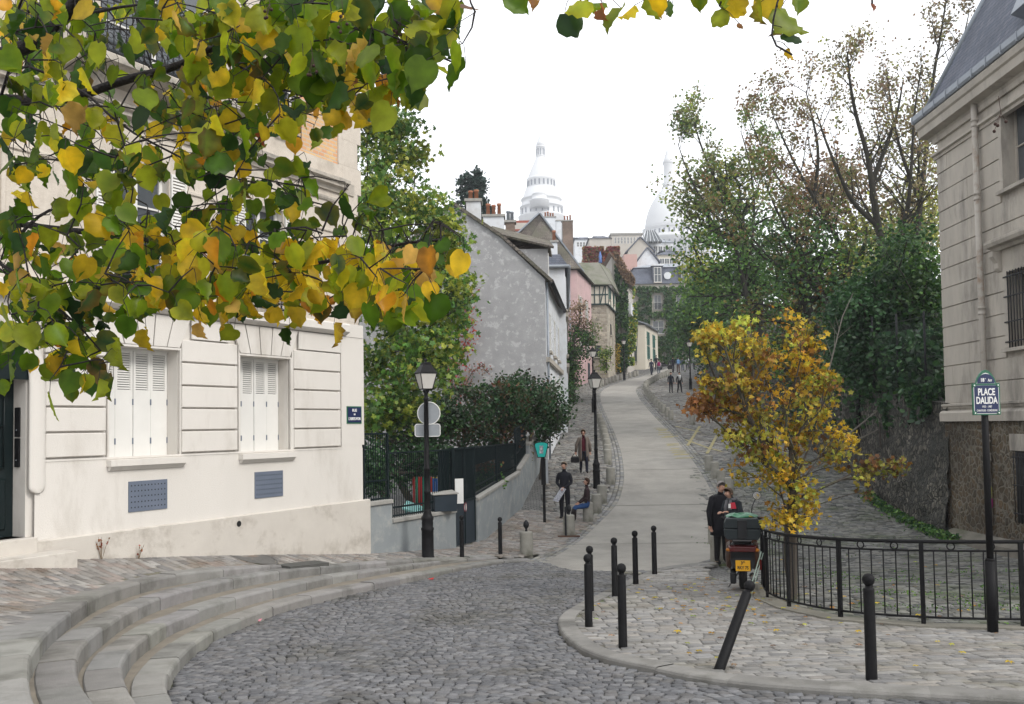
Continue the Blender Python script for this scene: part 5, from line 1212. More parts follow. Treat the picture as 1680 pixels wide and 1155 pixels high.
simple('white_balcony_house','pale house with balconies under the trees right of the studio house',1078,1116,418,520,165,10,m_cbeige,'hip',1.6,win=[(1082+i*8,424,.9,1.9) for i in range(4)])
sk_=thing('glass_studio','glazed studio roof with pale metal ribs in front of the dome drum','building',(P(1066,390,196)[0],196,42))
c=P(1066,396,196); m=MB(); m.prism([(c[0]-1.6,196,c[2]),(c[0]+2.8,196,c[2]),(c[0]+1.4,198,c[2]+2.9),(c[0]-.4,198,c[2]+2.9)],(0,3,0)); m.build('glazing',m_glass,sk_)
m=MB()
for t in range(6): m.tube([(c[0]-1.6+4.4*t/5,195.95,c[2]),(c[0]-.4+1.8*t/5,197.95,c[2]+2.95)],.06,4)
m.build('rib',m_whitewall,sk_)
simple('terrace_wall_house','blocky house below the red vine terrace behind the timbered house',955,1018,425,560,124,8,m_beige)
pr=thing('closed_parasol','closed blue parasol standing on the vine covered terrace','parasol',P(985,433,122)); q=P(985,434,122); m=MB(); m.tube([q,(q[0],q[1],q[2]+1.7)],.03,5); m.build('pole',m_whitewall,pr); m=MB(); m.lathe(q,[(.12,.2),(.26,.25),(.18,.8),(.22,1.1),(.06,1.7),(.01,1.8)],10); m.build('canopy',mat('BlueCanvas',(.13,.22,.5),None,3,.8),pr)
# ================================================================ BASILICA
YB=400.0; sB=YB/1500
bt=thing('basilica_bell_tower','white stone bell tower with tall conical cap rising above the chimneys','tower',(P(889.5,380,YB)[0],YB,70))
def lprof(xc,L,Y): return [(max(.02,w*Y/1500/1.0),P(xc,y,Y)[2]) for w,y in L]
def B_(pairs,xc,Y,n=24,cx=720,cy=200,s=3.85): return lprof(xc,[(w/s,cy+y/s) for w,y in pairs],Y)
xc=889.5; X0=P(xc,400,YB)[0]
def lat(pr,name,par,n=24,k=m_base,x=None,y=None,smooth=True):
    m=MB(); m.lathe((X0 if x is None else x,YB if y is None else y,0),pr,n,smooth=smooth); return m.build(name,k,par)
body=B_([(146,760),(146,612),(150,606),(150,598),(134,592),(133,550),(141,546),(141,538),(128,528),(124,502),(131,498),(131,488),(112,470),(108,440),(101,436),(101,424),(92,420)],xc,YB); lat(body,'drum',bt)
lat(B_([(90,421),(88,412),(88,380),(93,372),(93,362),(86,356)],xc,YB),'belfry',bt)
cap=[(86-(86-27)*((i/12)**1.12),358-(358-222)*i/12) for i in range(13)]
cn=lat(B_(cap,xc,YB),'cone_roof',bt,smooth=False)
lat(B_([(29,224),(30,216),(26,214),(26,165),(31,162),(31,154)],xc,YB,16),'lantern',bt); lat(B_([(30,156),(24,130),(10,98),(1,74)],xc,YB,16),'lantern_roof',bt)
def arcade(par,xc,rpx,y0,y1,n,Y,wpx=4.2,x=None):
    r=rpx/3.85*Y/1500; z0,z1=P(xc,200+y1/3.85,Y)[2],P(xc,200+y0/3.85,Y)[2]; w=wpx/3.85*Y/1500; X=P(xc,400,Y)[0]
    for i in range(n):
        a=2*pi*(i+.5)/n
        if sin(a)>.35: continue
        m=MB(); c=(X+r*cos(a),Y+r*sin(a)); t=(-sin(a),cos(a)); o=(cos(a)*.25,sin(a)*.25)
        pts=[(c[0]+t[0]*u*w+o[0],c[1]+t[1]*u*w+o[1],z) for u,z in ((-1,z0),(1,z0),(1,z1-w*.8),(.6,z1-w*.2),(0,z1),(-.6,z1-w*.2),(-1,z1-w*.8))]
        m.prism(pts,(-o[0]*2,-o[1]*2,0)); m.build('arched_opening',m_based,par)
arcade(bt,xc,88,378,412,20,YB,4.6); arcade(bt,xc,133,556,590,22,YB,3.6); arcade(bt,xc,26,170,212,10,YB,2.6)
for i,(xx,w,y0) in enumerate(((640,50,440),)):
    X=P(720+xx/3.85,400,YB-8)[0]; Yb=YB-9; pr_=[(w*1.25,545),(w*1.25,500),(w*1.32,497),(w*.95,488),(w*.9,462),(w*.98,458),(w*.75,448),(w*.45,438),(.5,426)]
    m=MB(); m.lathe((X,Yb,0),[(max(.02,q/3.85*Yb/1500),P(720+xx/3.85,200+y/3.85,Yb)[2]) for q,y in pr_],16); m.build('turret',m_base,bt)
xd=1099.0; YD=390.0; XD=P(xd,400,YD)[0]
bd=thing('basilica_dome','great white dome with slender lantern half hidden behind the trees','dome',(XD,YD,60))
def lat2(pairs,name,n=32,par=bd,x=0,y=0,k=m_base):
    m=MB(); m.lathe((XD+x,YD+y,0),[(max(.02,w*YD/1500),P(xd,yy,YD)[2]) for w,yy in pairs],n); return m.build(name,k,par)
lat2([(47,480),(47,398),(49,396),(49,391),(43,390),(43,379),(45,377)],'drum'); lat2([(40.8,378),(40.2,370),(38.6,360),(35.6,349),(31,338),(25,328),(18.5,319),(12.5,312),(8.5,307)],'cupola'); lat2([(9,308),(9.5,304),(7.6,298),(7.2,272),(9,268)],'lantern'); lat2([(9,269),(7,262),(3,250),(.3,238)],'lantern_roof')
m=MB(); m.box((XD,YD+5,P(xd,440,YD)[2]),(34,26,24)); m.build('nave',m_base,bd)
for row,(y0,y1) in enumerate(((382,388),(401,409),(414,424))):
    n=34; rr=(43.3,47.3,47.3)[row]*YD/1500
    for i in range(n):
        a=2*pi*(i+.5)/n
        if sin(a)>.2: continue
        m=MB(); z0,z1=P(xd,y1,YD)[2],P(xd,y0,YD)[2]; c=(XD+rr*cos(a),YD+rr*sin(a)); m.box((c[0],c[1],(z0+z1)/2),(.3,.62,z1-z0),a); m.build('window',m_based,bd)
# pole of the crane-like flagstaff before the belfry
# ================================================================ TREES
m_bark=mat('Bark',(.085,.072,.06),(.05,.043,.037),6,.95,bump=.9,bscale=25,c3=(.07,.08,.04),s3=2)
m_barkg=mat('BarkGreen',(.045,.042,.033),(.022,.021,.018),4,.95,bump=.9,bscale=20)
m_leaf=leafmat('Leaf',.30)
GREEN=[(.07,.17,.03),(.10,.21,.035),(.14,.25,.045),(.05,.12,.03)]
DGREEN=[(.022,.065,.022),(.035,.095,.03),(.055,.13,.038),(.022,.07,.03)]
YG=[(.34,.38,.05),(.24,.32,.045),(.45,.42,.06)]
ORANGE=[(.50,.29,.018),(.54,.36,.02),(.40,.18,.015),(.58,.42,.03)]
RUST=[(.20,.08,.022),(.14,.06,.02),(.24,.12,.03)]
BROWN=[(.26,.17,.11),(.2,.14,.09),(.30,.2,.12)]
RED=[(.38,.06,.05),(.30,.05,.05),(.42,.12,.08)]
Q_V=[(0,-.5,0),(.34,-.12,.06),(.30,.22,.04),(0,.5,-.04),(-.30,.22,.04),(-.34,-.12,.06)]; Q_F=[(0,1,2,3),(0,3,4,5)]
S_V=[(0,0,0)]+[(.5*cos(a)*(1 if i%2==0 else .52),.5*sin(a)*(1 if i%2==0 else .52),(.05 if i%2 else -.03)) for i,a in enumerate([pi/2+i*2*pi/10 for i in range(10)])]
S_F=[(0,1+i,1+(i+1)%10) for i in range(10)]
def rndM(s,flat=.55):
    # random orientation, leaf normal biased upward, tip drooping
    n=Vector((R.gauss(0,1),R.gauss(0,1),R.gauss(0,1)+flat)).normalized(); t=Vector((R.gauss(0,1),R.gauss(0,1),-.5)); t=(t-n*t.dot(n)).normalized(); b=t.cross(n)
    return [[b.x*s,t.x*s,n.x*s],[b.y*s,t.y*s,n.y*s],[b.z*s,t.z*s,n.z*s]]
def grow(trunk,targets,rt=.012,step=.5,wob=.12,rmax=None,bias=.35,up_=.04):
    """returns segments; trunk=list of Vectors from base to fork"""
    N=[Vector(p) for p in trunk]; par=[-1]+list(range(len(trunk)-1)); fork=N[-1]; order=sorted(targets,key=lambda t:(Vector(t)-fork).length); ends=[]
    k0=max(1,int(len(N)*.45))
    for t in order:
        t=Vector(t); best=None
        for i in range(k0,len(N)):
            d=(N[i]-t); h_=math.hypot(d.x,d.y); pd=(N[i]-N[par[i]]).normalized() if par[i]>=0 else Vector((0,0,1)); al=-d.dot(pd)/(d.length+1e-6); c=(d.length*.8+.6)*(1.75-.85*al)+max(0,d.z)*2.0
            if best is None or c<best[0]: best=(c,i)
        i=best[1]; a=N[i]; L=(t-a).length; n=max(1,int(L/step)); prev=i
        mid=a.lerp(t,.5)+Vector((0,0,up_*L))-Vector((t.x-a.x,t.y-a.y,0))*up_+Vector((R.gauss(0,wob),R.gauss(0,wob),R.gauss(0,wob)))*L*.3
        for j in range(1,n+1):
            u=j/n; p=a*(1-u)**2+mid*2*u*(1-u)+t*u*u
            if j<n: p+=Vector((R.gauss(0,1),R.gauss(0,1),R.gauss(0,1)))*wob*step*.22
            N.append(p); par.append(prev); prev=len(N)-1
        ends.append(prev)
    cnt=[0]*len(N)
    for e in ends:
        i=e
        while i!=-1: cnt[i]+=1; i=par[i]
    rad=[rt*max(1,c)**.46 for c in cnt]
    if rmax: rad=[min(r,rmax) for r in rad]
    return N,par,rad,ends
def skin_tree(mb,N,par,rad,n=5,rmin=0):
    for i in range(1,len(N)):
        p=par[i]
        if rad[i]<rmin: continue
        mb.tube([N[p],N[i]],[min(rad[p],rad[i]*1.35),rad[i]],n if rad[i]>.03 else 4,cap=False)
def pz(px,py,Y): return Vector(P(px,py,Y))
def blobpts(blobs,n):
    """blobs: (px,py,rx,ry,Y,dY,weight) -> 3D points"""
    out=[]; W=[b[6] for b in blobs]
    for _ in range(n):
        b=R.choices(blobs,W)[0]; 
        while True:
            u,v=R.uniform(-1,1),R.uniform(-1,1)
            if u*u+v*v<1: break
        out.append((pz(b[0]+u*b[2],b[1]+v*b[3],b[4]+R.uniform(-b[5],b[5])),b))
    return out
def tree(name,label,cat,base,trunk,blobs,ntar,nleaf,lsize,pal,sig=.5,rt=.012,bark=None,group=None,shape='Q',rmin=0,flat=.5,wob=.12,rmax=None,kind=None,mat_=None,step=.5,yfun=None):
    t=thing(name,label,cat,tuple(base),group); tp=blobpts(blobs,ntar); T=[p for p,_ in tp]
    N,par,rad,ends=grow([Vector(base)]+[Vector(q) for q in trunk],T,rt,step,wob,rmax)
    tr=MB(); skin_tree(tr,N,par,rad,rmin=rmin); tr.build('trunk',bark or m_bark,t)
    pos=[];ms=[];cs=[]
    cpal=[(pick(b[7] if len(b)>7 else pal),R.uniform(.55,1.4)) for _,b in tp]
    for _ in range(nleaf):
        k=R.randrange(len(T)); p,b=tp[k]; q=p+Vector((R.gauss(0,sig),R.gauss(0,sig),R.gauss(0,sig*.8))); pos.append(q[:]); ms.append(rndM(lsize*R.uniform(.7,1.25),flat))
        pl=b[7] if len(b)>7 else pal; c_=pick(pl); cc,vv_=cpal[k]; cs.append(tuple(min(.85,(c_[i]*.5+cc[i]*.5)*vv_) for i in range(3)))
    scatter('crown',S_V if shape=='S' else Q_V,S_F if shape=='S' else Q_F,pos,ms,cs,mat_ or m_leaf,t)
    return t
# plane tree behind the cream building
Yt=29.0
tree('garden_tree','tall green and yellow maple rising behind the corner of the cream building','tree',(-3.2,30.5,-.6),[pz(640,760,30.5),pz(650,620,30.2),pz(640,480,30)],
 [(625,265,44,62,29.5,1.2,1.7),(650,205,30,28,29.5,.8,.6),(685,260,22,30,29.5,.8,.35),(620,360,42,70,29,1.6,1.6),(690,360,45,50,29,1.5,1.2),(735,390,26,38,29,.8,.5),(640,470,60,60,28.5,1.8,1.8),(720,480,50,50,28.5,1.2,1.2),(640,580,65,60,28,1.8,1.8),(715,560,42,45,28,1.0,.9),(640,670,60,40,27.5,1.6,1.2),(715,630,28,30,27.5,.8,.4),(600,180,20,22,29.5,.6,.2)],
 260,15000,.20,GREEN+GREEN+YG+YG[:1]+[(.10,.22,.03)],sig=.26,rt=.010,shape='S',flat=.8)
# dark shrubs behind the garden fence
shr=[(700,690,60,40),(760,680,50,45),(820,670,45,45),(872,650,35,30),(905,665,22,26),(840,640,30,22)]
labs=['dense dark green shrub below the maple by the tall fence panel','dark shrub with pinkish brown leaves behind the street lamp','dark shrub with rusty leaves against the grey gable','spreading dark bush overhanging the fence end','drooping dark bush touching the white house wall','upper bush with sparse twigs in front of the grey gable']
for i,(x,y,rx,ry) in enumerate(shr):
    Y=[29.5,30.5,31.5,33,34.5,34][i]; b=pz(x,800,Y); b.z=g(Y)-.1; b.x=min(b.x,{3:.3,4:1.0}.get(i,b.x))
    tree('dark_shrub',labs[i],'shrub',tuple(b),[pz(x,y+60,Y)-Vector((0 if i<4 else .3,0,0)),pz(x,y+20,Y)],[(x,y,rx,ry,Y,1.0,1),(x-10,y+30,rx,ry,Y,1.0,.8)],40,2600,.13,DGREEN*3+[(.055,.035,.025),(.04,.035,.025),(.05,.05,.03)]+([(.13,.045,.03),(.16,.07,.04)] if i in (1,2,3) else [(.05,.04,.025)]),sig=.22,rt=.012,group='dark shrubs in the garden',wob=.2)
tree('garden_hedge','low green hedge with reddish shoots seen through the fence right of the gate','hedge',(-.9,27.2,-.6),[(-.9,27.2,-.2)],[(797,792,18,24,27.9,.25,1),(855,742,9,20,33.5,.3,.4,GREEN+RUST),(792,765,16,10,27.9,.2,.3,RUST)],50,3500,.09,DGREEN+GREEN+[(.08,.12,.05)],sig=.14)
tree('undergrowth_bush','dark bush filling the garden behind the tall fence panel','shrub',(-3.6,26,-.4),[(-3.6,26,.2)],[(615,770,22,40,26,.8,1),(680,760,50,22,27.5,.8,1)],50,3500,.12,DGREEN,sig=.25)
# red creeper on the grey gable
def creeper(name,label,pts,n,pal,size,Yp,sig,nrm=(0,-1,0),off=.08,cat='creeper'):
    t=thing(name,label,cat,tuple(pz(*pts[0],Yp))); pos=[];ms=[];cs=[]; st=MB()
    path=[pz(x,y,Yp)-Vector((0,off*.4,0)) for x,y in pts]; st.tube(path,.015,4)
    for k in range(max(3,len(pts)*2)):
        a=R.choice(path); st.tube([a,a+Vector((R.uniform(-.8,.8),0,R.uniform(-.2,.5)))],[.01,.004],4)
    st.build('stem',m_bark,t)
    rs=resample([tuple(p) for p in path],60)
    for _ in range(n):
        c=Vector(R.choice(rs)); pos.append((c.x+R.gauss(0,sig),c.y-R.uniform(0,off),c.z+R.gauss(0,sig))); ms.append(rndM(size*R.uniform(.7,1.2),.2)); cs.append(pick(pal))
    scatter('foliage',Q_V,Q_F,pos,ms,cs,m_leaf,t); return t
creeper('red_creeper','bright red creeper climbing the grey gable beside the maple',[(735,680),(748,640),(742,600),(762,572),(770,520),(765,480)],500,RED,.13,38.2,.22)
creeper('red_creeper','thin reddish runners spreading right on the grey gable',[(760,640),(775,610),(790,600),(800,612)],160,RED+BROWN,.10,38.2,.12)
# conifer on the skyline
tree('cypress','dark bushy cypress on the skyline behind the chimney pots','tree',tuple(pz(778,420,80)),[pz(778,380,80),pz(778,340,80)],[(764,315,12,26,80,.7,1),(785,312,12,30,80,.7,1),(775,340,24,24,80,.9,1),(789,345,14,22,80,.6,.8),(786,290,5,8,80,.3,.2)],70,5000,.26,[(.018,.05,.035),(.025,.06,.045),(.012,.035,.028)],sig=.25,rt=.03)
# creeper tree beside the pink house
tree('street_tree','dark creeper covered tree between the white townhouse and the pink house','tree',(4.45,66.5,4.0),[pz(938,620,67),pz(942,560,67)],[(938,600,14,34,67,.6,1.6),(950,560,22,28,68,.8,1.2),(945,520,16,26,68,.8,.5,BROWN),(965,545,14,20,69,.5,.4,BROWN+GREEN),(935,640,8,26,66,.5,.8)],110,4200,.17,DGREEN*2+GREEN,sig=.3,rt=.022)
tree('wall_shrub','small green shrub growing in front of the rubble stone house','shrub',tuple(P(995,612,94)),[pz(995,600,94),pz(993,585,94)],[(995,582,8,8,94,.5,1),(990,600,5,8,94,.4,.4)],25,700,.2,GREEN+YG,sig=.25,rt=.02)
creeper('golden_climber','golden yellow climber on the edge of the stone house',[(1012,606),(1012,585),(1013,566)],260,[(.5,.36,.05),(.4,.3,.06)],.2,103.2,.22)
# ivy on facades
def ivy(name,label,poly,Yp,n,pal,size,off=.25,cat='ivy'):
    t=thing(name,label,cat,tuple(pz(*poly[0],Yp))); xs_=[p[0] for p in poly]; ys_=[p[1] for p in poly]; pos=[];ms=[];cs=[]
    while len(pos)<n:
        x,y=R.uniform(min(xs_),max(xs_)),R.uniform(min(ys_),max(ys_))
        if not inpoly(x,y,poly) or (Yp>130 and ((1069<x<1089 and 480<y<512) or (1066<x<1094 and 522<y<552) or (1108<x<1124 and 484<y<512))) or mnoise.noise(Vector((x*.08,y*.08,1)))<-.32: continue
        p=pz(x,y,Yp-R.uniform(.05,off)); pos.append(p[:]); ms.append(rndM(size*R.uniform(.7,1.3),.3)); 
        v=.5+.5*mnoise.noise(Vector((x*.06,y*.06,5))); cs.append(pick(pal if v>.32 else pal[:2]))
    scatter('foliage',Q_V,Q_F,pos,ms,cs,m_leaf,t); st=MB()
    for _ in range(5):
        x=R.uniform(min(xs_)+2,max(xs_)-2); st.tube([pz(x,max(ys_)-1,Yp-.04),pz(x+R.uniform(-4,4),(min(ys_)+max(ys_))/2,Yp-.04)],.03,4)
    st.build('stem',m_bark,t); return t
ivy('ivy','thick green ivy over the wide front of the mansard house',[(1040,470),(1215,470),(1215,600),(1072,600),(1070,555),(1040,530)],136.7,9000,[(.035,.10,.035),(.05,.12,.04),(.07,.15,.045),(.10,.15,.045)],.45,.5)
ivy('ivy','dark green ivy falling down the narrow house above the street',[(1009,430),(1030,470),(1030,600),(1018,612),(1009,600)],104.2,3600,DGREEN+GREEN[:2],.32,.5)
ivy('ivy','yellow green ivy edge on the street side of the narrow house',[(1038,470),(1041,470),(1046,530),(1040,600),(1030,600),(1030,522),(1039,518)],104.3,900,YG+GREEN,.32,.6)
ivy('vine','red and orange vine covering the terrace wall behind the timbered house',[(956,405),(1016,405),(1016,434),(1008,434),(957,430)],123.6,2200,[(.28,.05,.06),(.24,.06,.06),(.32,.10,.05),(.14,.14,.05),(.3,.2,.08)],.4,.5)
ivy('vine','brown leafless vine on the sloping roof edge of the narrow house',[(1008,412),(1013,415),(1042,458),(1040,470),(1026,462),(1008,430)],104.0,1300,BROWN+[(.2,.12,.07)],.3,.7)
# ---- trees on the hillside, right
def hz(px,py,Y): p=pz(px,py,Y); return p
GRP='trees on the slope above the retaining wall'
def wood(label,bpx,bpy,Y,trunk,blobs,nt_,nl,ls,pal,**k):
    return tree('tall_tree',label,'tree',tuple(hz(bpx,bpy,Y)),[hz(*q,Y) for q in trunk],[(b[0],b[1],b[2],b[3],Y+b[4],b[5],b[6])+((b[7],) if len(b)>7 else ()) for b in blobs],nt_,nl,ls,pal,group=GRP,bark=m_barkg,**k)
SP=[(.24,.17,.11),(.20,.19,.09),(.27,.25,.09),(.16,.18,.07)]
def upright(label,Y,stems,pal,nleaf,ls,r0,sub=.75,tw=2.4,cat='tree',seed=1,dens=1.0):
    """tree built from hand placed stems; side branches sweep upwards, twigs carry sparse leaves"""
    rs=random.Random(seed); b=hz(*stems[0][0],Y); t=thing('tall_tree',label,cat,tuple(b),GRP); m=MB(); tips=[]
    def sweep(p,d,L,r,lev):
        n=max(3,int(L/.35)); pts=[p]; dd=d.copy(); rad=[r]
        for i in range(n):
            dd=(dd+Vector((rs.gauss(0,.07),rs.gauss(0,.07),rs.gauss(.045,.05)))).normalized(); pts.append(pts[-1]+dd*(L/n)); rad.append(r*(1-.8*(i+1)/n))
        m.tube(pts,rad,5 if lev<2 else 3,cap=False)
        if lev<3:
            k=int((3 if lev==0 else 4 if lev==1 else 3)*dens+rs.random())
            for q in range(k):
                i=int(n*rs.uniform(.25,.95)); a=rs.uniform(0,6.28); o=dd.orthogonal().normalized(); o=Matrix.Rotation(a,3,dd)@o
                sweep(pts[i],((pts[min(i+1,n)]-pts[i]).normalized()+o*rs.uniform(.45,.9)+Vector((0,0,.15))).normalized(),L*rs.uniform(.40,.62),rad[i]*.55,lev+1)
        else: tips.extend(pts[1:])
        if lev==2: tips.extend(pts[n//2:])
    for si,st in enumerate(stems):
        P3=[hz(x,y,Y+(rs.uniform(-.3,.3) if k else 0)) for k,(x,y) in enumerate(st)]; P3=[Vector(q) for q in smoothp([tuple(p) for p in P3],2)]
        rr=r0 if si==0 else r0*.62; n=len(P3); m.tube(P3,[max(.018,rr*(1-.88*i/(n-1))) for i in range(n)],8)
        L=sum((b_-a_).length for a_,b_ in zip(P3,P3[1:])); cnt=int(L*sub)
        for q in range(cnt):
            i=int(n*rs.uniform(.30 if si==0 else .12,.98)); i=min(i,n-2); d=(P3[i+1]-P3[i]).normalized(); o=Vector((rs.gauss(0,1),rs.gauss(0,.8),0)); o=(o-d*o.dot(d)).normalized(); f=1-i/n
            sweep(P3[i],(d*.8+o*rs.uniform(.5,.95)+Vector((0,0,.2))).normalized(),tw*(.55+.7*f)*rs.uniform(.7,1.15),max(.02,rr*(1-.88*i/n)*.42),1)
    m.build('trunk',m_barkg,t); pos=[];ms=[];cs=[]
    cl=[(rs.choice(tips),pick(pal),rs.uniform(.6,1.3)) for _ in range(90)]
    for _ in range(nleaf):
        c,pc,v=rs.choice(cl) if rs.random()<.55 else (rs.choice(tips),pick(pal),1)
        pos.append(tuple(c+Vector((R.gauss(0,.2),R.gauss(0,.2),R.gauss(0,.2))))); ms.append(rndM(ls*R.uniform(.7,1.25),.3)); c_=pick(pal); cs.append(tuple(min(.8,(c_[i]*.5+pc[i]*.5)*v) for i in range(3)))
    scatter('crown',Q_V,Q_F,pos,ms,cs,m_leaf,t); return t
upright('large nearly bare tree with forked mossy trunk left of the limestone building',38,[[(1462,600),(1458,450),(1440,370),(1430,300),(1424,255),(1404,190),(1394,135),(1390,85)],[(1440,370),(1400,335),(1378,290),(1352,225),(1340,185)],[(1430,300),(1452,245),(1472,190),(1482,130)],[(1458,450),(1478,380),(1492,330),(1496,260),(1500,180),(1512,110)]],SP+BROWN+YG[:1],3000,.13,.21,sub=1.1,tw=2.6,seed=3)
upright('tall thin tree rising behind the slate roof of the limestone building',45,[[(1495,600),(1500,440),(1510,330),(1522,230),(1530,130),(1545,50),(1555,-20)],[(1522,230),(1550,170),(1575,90),(1590,20)],[(1510,330),(1480,260),(1462,180),(1455,110)]],SP+BROWN,3200,.15,.20,sub=1.0,tw=3.2,seed=5)
upright('slender tree with rust brown leaves leaning left in the middle of the slope',46,[[(1420,640),(1400,470),(1372,385),(1335,325),(1300,262),(1268,190)],[(1372,385),(1320,345),(1268,285),(1228,190)],[(1335,325),(1345,250),(1330,180),(1322,150)]],BROWN+RUST+SP,3600,.15,.19,sub=1.1,tw=3.0,seed=8)
upright('thin dark tree crossing the slope below the rust brown one',43,[[(1400,660),(1378,560),(1345,470),(1312,410),(1280,360),(1255,300)],[(1345,470),(1290,450),(1240,400),(1205,350)],[(1312,410),(1330,340),(1350,290)]],GREEN+SP+RUST,2600,.16,.17,sub=.8,tw=2.8,seed=11)
upright('feathery tree with thin upper branches against the sky beside the dome',60,[[(1250,600),(1222,470),(1200,380),(1175,300),(1150,240),(1140,205)],[(1200,380),(1160,340),(1130,290),(1112,235)],[(1222,470),(1240,360),(1232,270),(1215,215)]],GREEN+SP+YG[:1],4200,.2,.20,sub=.9,tw=3.4,seed=14)
wood('brown and yellow tree filling the gap behind the bare trunks',1480,560,52,[(1480,430),(1480,340)],
 [(1430,330,70,60,0,2,1,SP+BROWN),(1510,320,45,70,0,2,1,YG+SP),(1380,300,60,50,0,2,.8,BROWN+RUST),(1500,220,45,50,0,2,.6,SP),(1330,330,60,40,0,2,.8,BROWN+SP)],150,5200,.2,SP,sig=.5,rt=.02,flat=.5)
wood('green tree with two thin trunks near the top of the street',1250,600,62,[(1240,500),(1225,420),(1215,360)],
 [(1200,300,55,50,0,3,1),(1150,330,40,60,0,2,1),(1230,370,70,50,0,3,1.2,GREEN),(1160,410,50,50,0,3,1.1,GREEN),(1240,460,60,60,0,3,1.2,GREEN),(1190,480,60,50,0,3,1,GREEN),(1148,440,20,22,0,2,.4,YG)],230,10500,.24,GREEN+SP+YG,sig=.6,rt=.045,step=.9,flat=.8)
wood('dense green tree overhanging the couple walking up the street',1190,640,84,[(1185,590),(1175,540)],
 [(1170,520,60,50,0,3,1),(1140,545,28,40,0,3,1),(1200,570,60,40,0,3,1),(1150,495,34,36,0,3,.8),(1230,540,60,60,0,3,1)],110,9000,.32,DGREEN+GREEN,sig=.8,rt=.04,step=1,flat=.8)
wood('dark evergreen mass of leaves beside the limestone building',1490,660,33,[(1490,600),(1488,560)],
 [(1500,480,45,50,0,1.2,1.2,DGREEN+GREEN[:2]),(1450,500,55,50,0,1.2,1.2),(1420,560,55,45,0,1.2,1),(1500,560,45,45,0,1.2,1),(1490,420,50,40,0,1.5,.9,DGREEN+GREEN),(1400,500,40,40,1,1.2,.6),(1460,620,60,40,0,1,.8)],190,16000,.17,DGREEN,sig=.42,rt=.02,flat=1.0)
wood('mid green tree with arching trunk in the shade of the slope',1340,700,44,[(1345,600),(1320,500),(1300,440)],
 [(1300,420,70,60,0,2,1,GREEN+DGREEN),(1350,500,70,60,0,2,1.2),(1270,540,60,60,0,2,1),(1380,440,60,50,0,2,1,GREEN),(1420,400,50,50,0,2,.8,YG+SP),(1330,600,70,50,0,2,1)],190,8000,.19,DGREEN+GREEN+RUST,sig=.5,rt=.036,flat=.8)
wood('broad shrubby tree filling the back of the slope',1300,650,66,[(1300,560),(1320,480)],
 [(1290,470,90,60,0,3,1),(1380,480,90,60,0,3,1),(1460,440,80,60,0,3,1,SP+GREEN),(1310,570,90,50,0,3,1),(1420,560,90,60,0,3,1),(1500,360,50,60,0,3,.7,YG+SP)],160,9000,.34,DGREEN+GREEN+SP,sig=1.1,rt=.04,step=1.2,flat=.8)
# pale bare stems of saplings on the slope
for i,(a,lb) in enumerate(((((1340,690),(1362,600),(1382,520),(1400,480)),'pale bare sapling stem rising left of the evergreen'),(((1370,730),(1420,690),(1480,640),(1530,600)),'long pale arching branch reaching towards the limestone corner'),(((1385,745),(1410,720),(1450,700)),'short pale branch just above the top of the wall'))):
    t=thing('bare_sapling',lb,'sapling',tuple(pz(*a[0],31)),'bare saplings on the slope'); m=MB(); m.tube([pz(x,y,31) for x,y in a],[.035,.028,.02,.010][:len(a)],5)
    for k in range(5): p=pz(*a[1],31).lerp(pz(*a[2],31),R.random()); m.tube([p,p+Vector((R.uniform(-.5,.8),0,R.uniform(.4,1.0)))],[.012,.004],4)
    m.build('stem',mat('PaleBark',(.22,.20,.17),(.15,.14,.12),8,.9),t)
# ground cover
def cover(name,label,poly,Yf,n,pal,size,cat='undergrowth',dz=.5):
    xs_=[p[0] for p in poly]; ys_=[p[1] for p in poly]; pos=[];ms=[];cs=[]
    while len(pos)<n:
        x,y=R.uniform(min(xs_),max(xs_)),R.uniform(min(ys_),max(ys_))
        if not inpoly(x,y,poly): continue
        p=pz(x,y,Yf(x,y)+R.gauss(0,dz)); pos.append(p[:]); ms.append(rndM(size*R.uniform(.6,1.4),.6)); cs.append(pick(pal))
    o=scatter(name,Q_V,Q_F,pos,ms,cs,m_leaf); tag(o,label,cat,None,'stuff'); return o
def YW_(x,y): # depth just behind the wall line for pixel x
    Y=26
    while Y<90 and (11.2+.1*(Y-25))/Y*1500+840>x: Y+=1
    return Y+1.5
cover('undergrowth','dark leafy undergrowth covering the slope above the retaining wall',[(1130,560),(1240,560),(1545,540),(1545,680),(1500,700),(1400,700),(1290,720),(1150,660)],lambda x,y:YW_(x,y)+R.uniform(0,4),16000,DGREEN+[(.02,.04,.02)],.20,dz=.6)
for (poly,Yv,n,lb) in (([(1440,655),(1490,650),(1500,720),(1478,728),(1465,735),(1450,700)],30.3,1800,'dark ivy hanging over the rubble wall below the evergreen'),([(1480,640),(1556,620),(1560,660),(1545,672),(1500,690)],26.4,1100,'ivy trailing along the top of the wall beside the limestone corner'),([(1380,690),(1440,680),(1446,700),(1400,706)],33.6,700,'ivy fringe on the wall top behind the yellow maple')):
    ivy('wall_ivy',lb,poly,Yv,n,DGREEN,.13,.4)
cover('grass','low weeds and grass along the foot of the rubble wall',[(1505,835),(1530,850),(1575,890),(1540,885),(1500,850)],lambda x,y:27,900,GREEN+DGREEN,.10,cat='grass',dz=.2) if False else None
pos=[];ms=[];cs=[]
for _ in range(1500):
    y=R.uniform(23.5,31); x=11.55+.09*(y-25)-abs(R.gauss(0,.18)); pos.append((x,y,g(y)+R.uniform(.02,.22))); ms.append(rndM(R.uniform(.06,.13),.5)); cs.append(pick(GREEN+DGREEN))
tag(scatter('grass',Q_V,Q_F,pos,ms,cs,m_leaf),'low weeds and grass along the foot of the rubble wall','grass',None,'stuff')
pos=[];ms=[];cs=[]
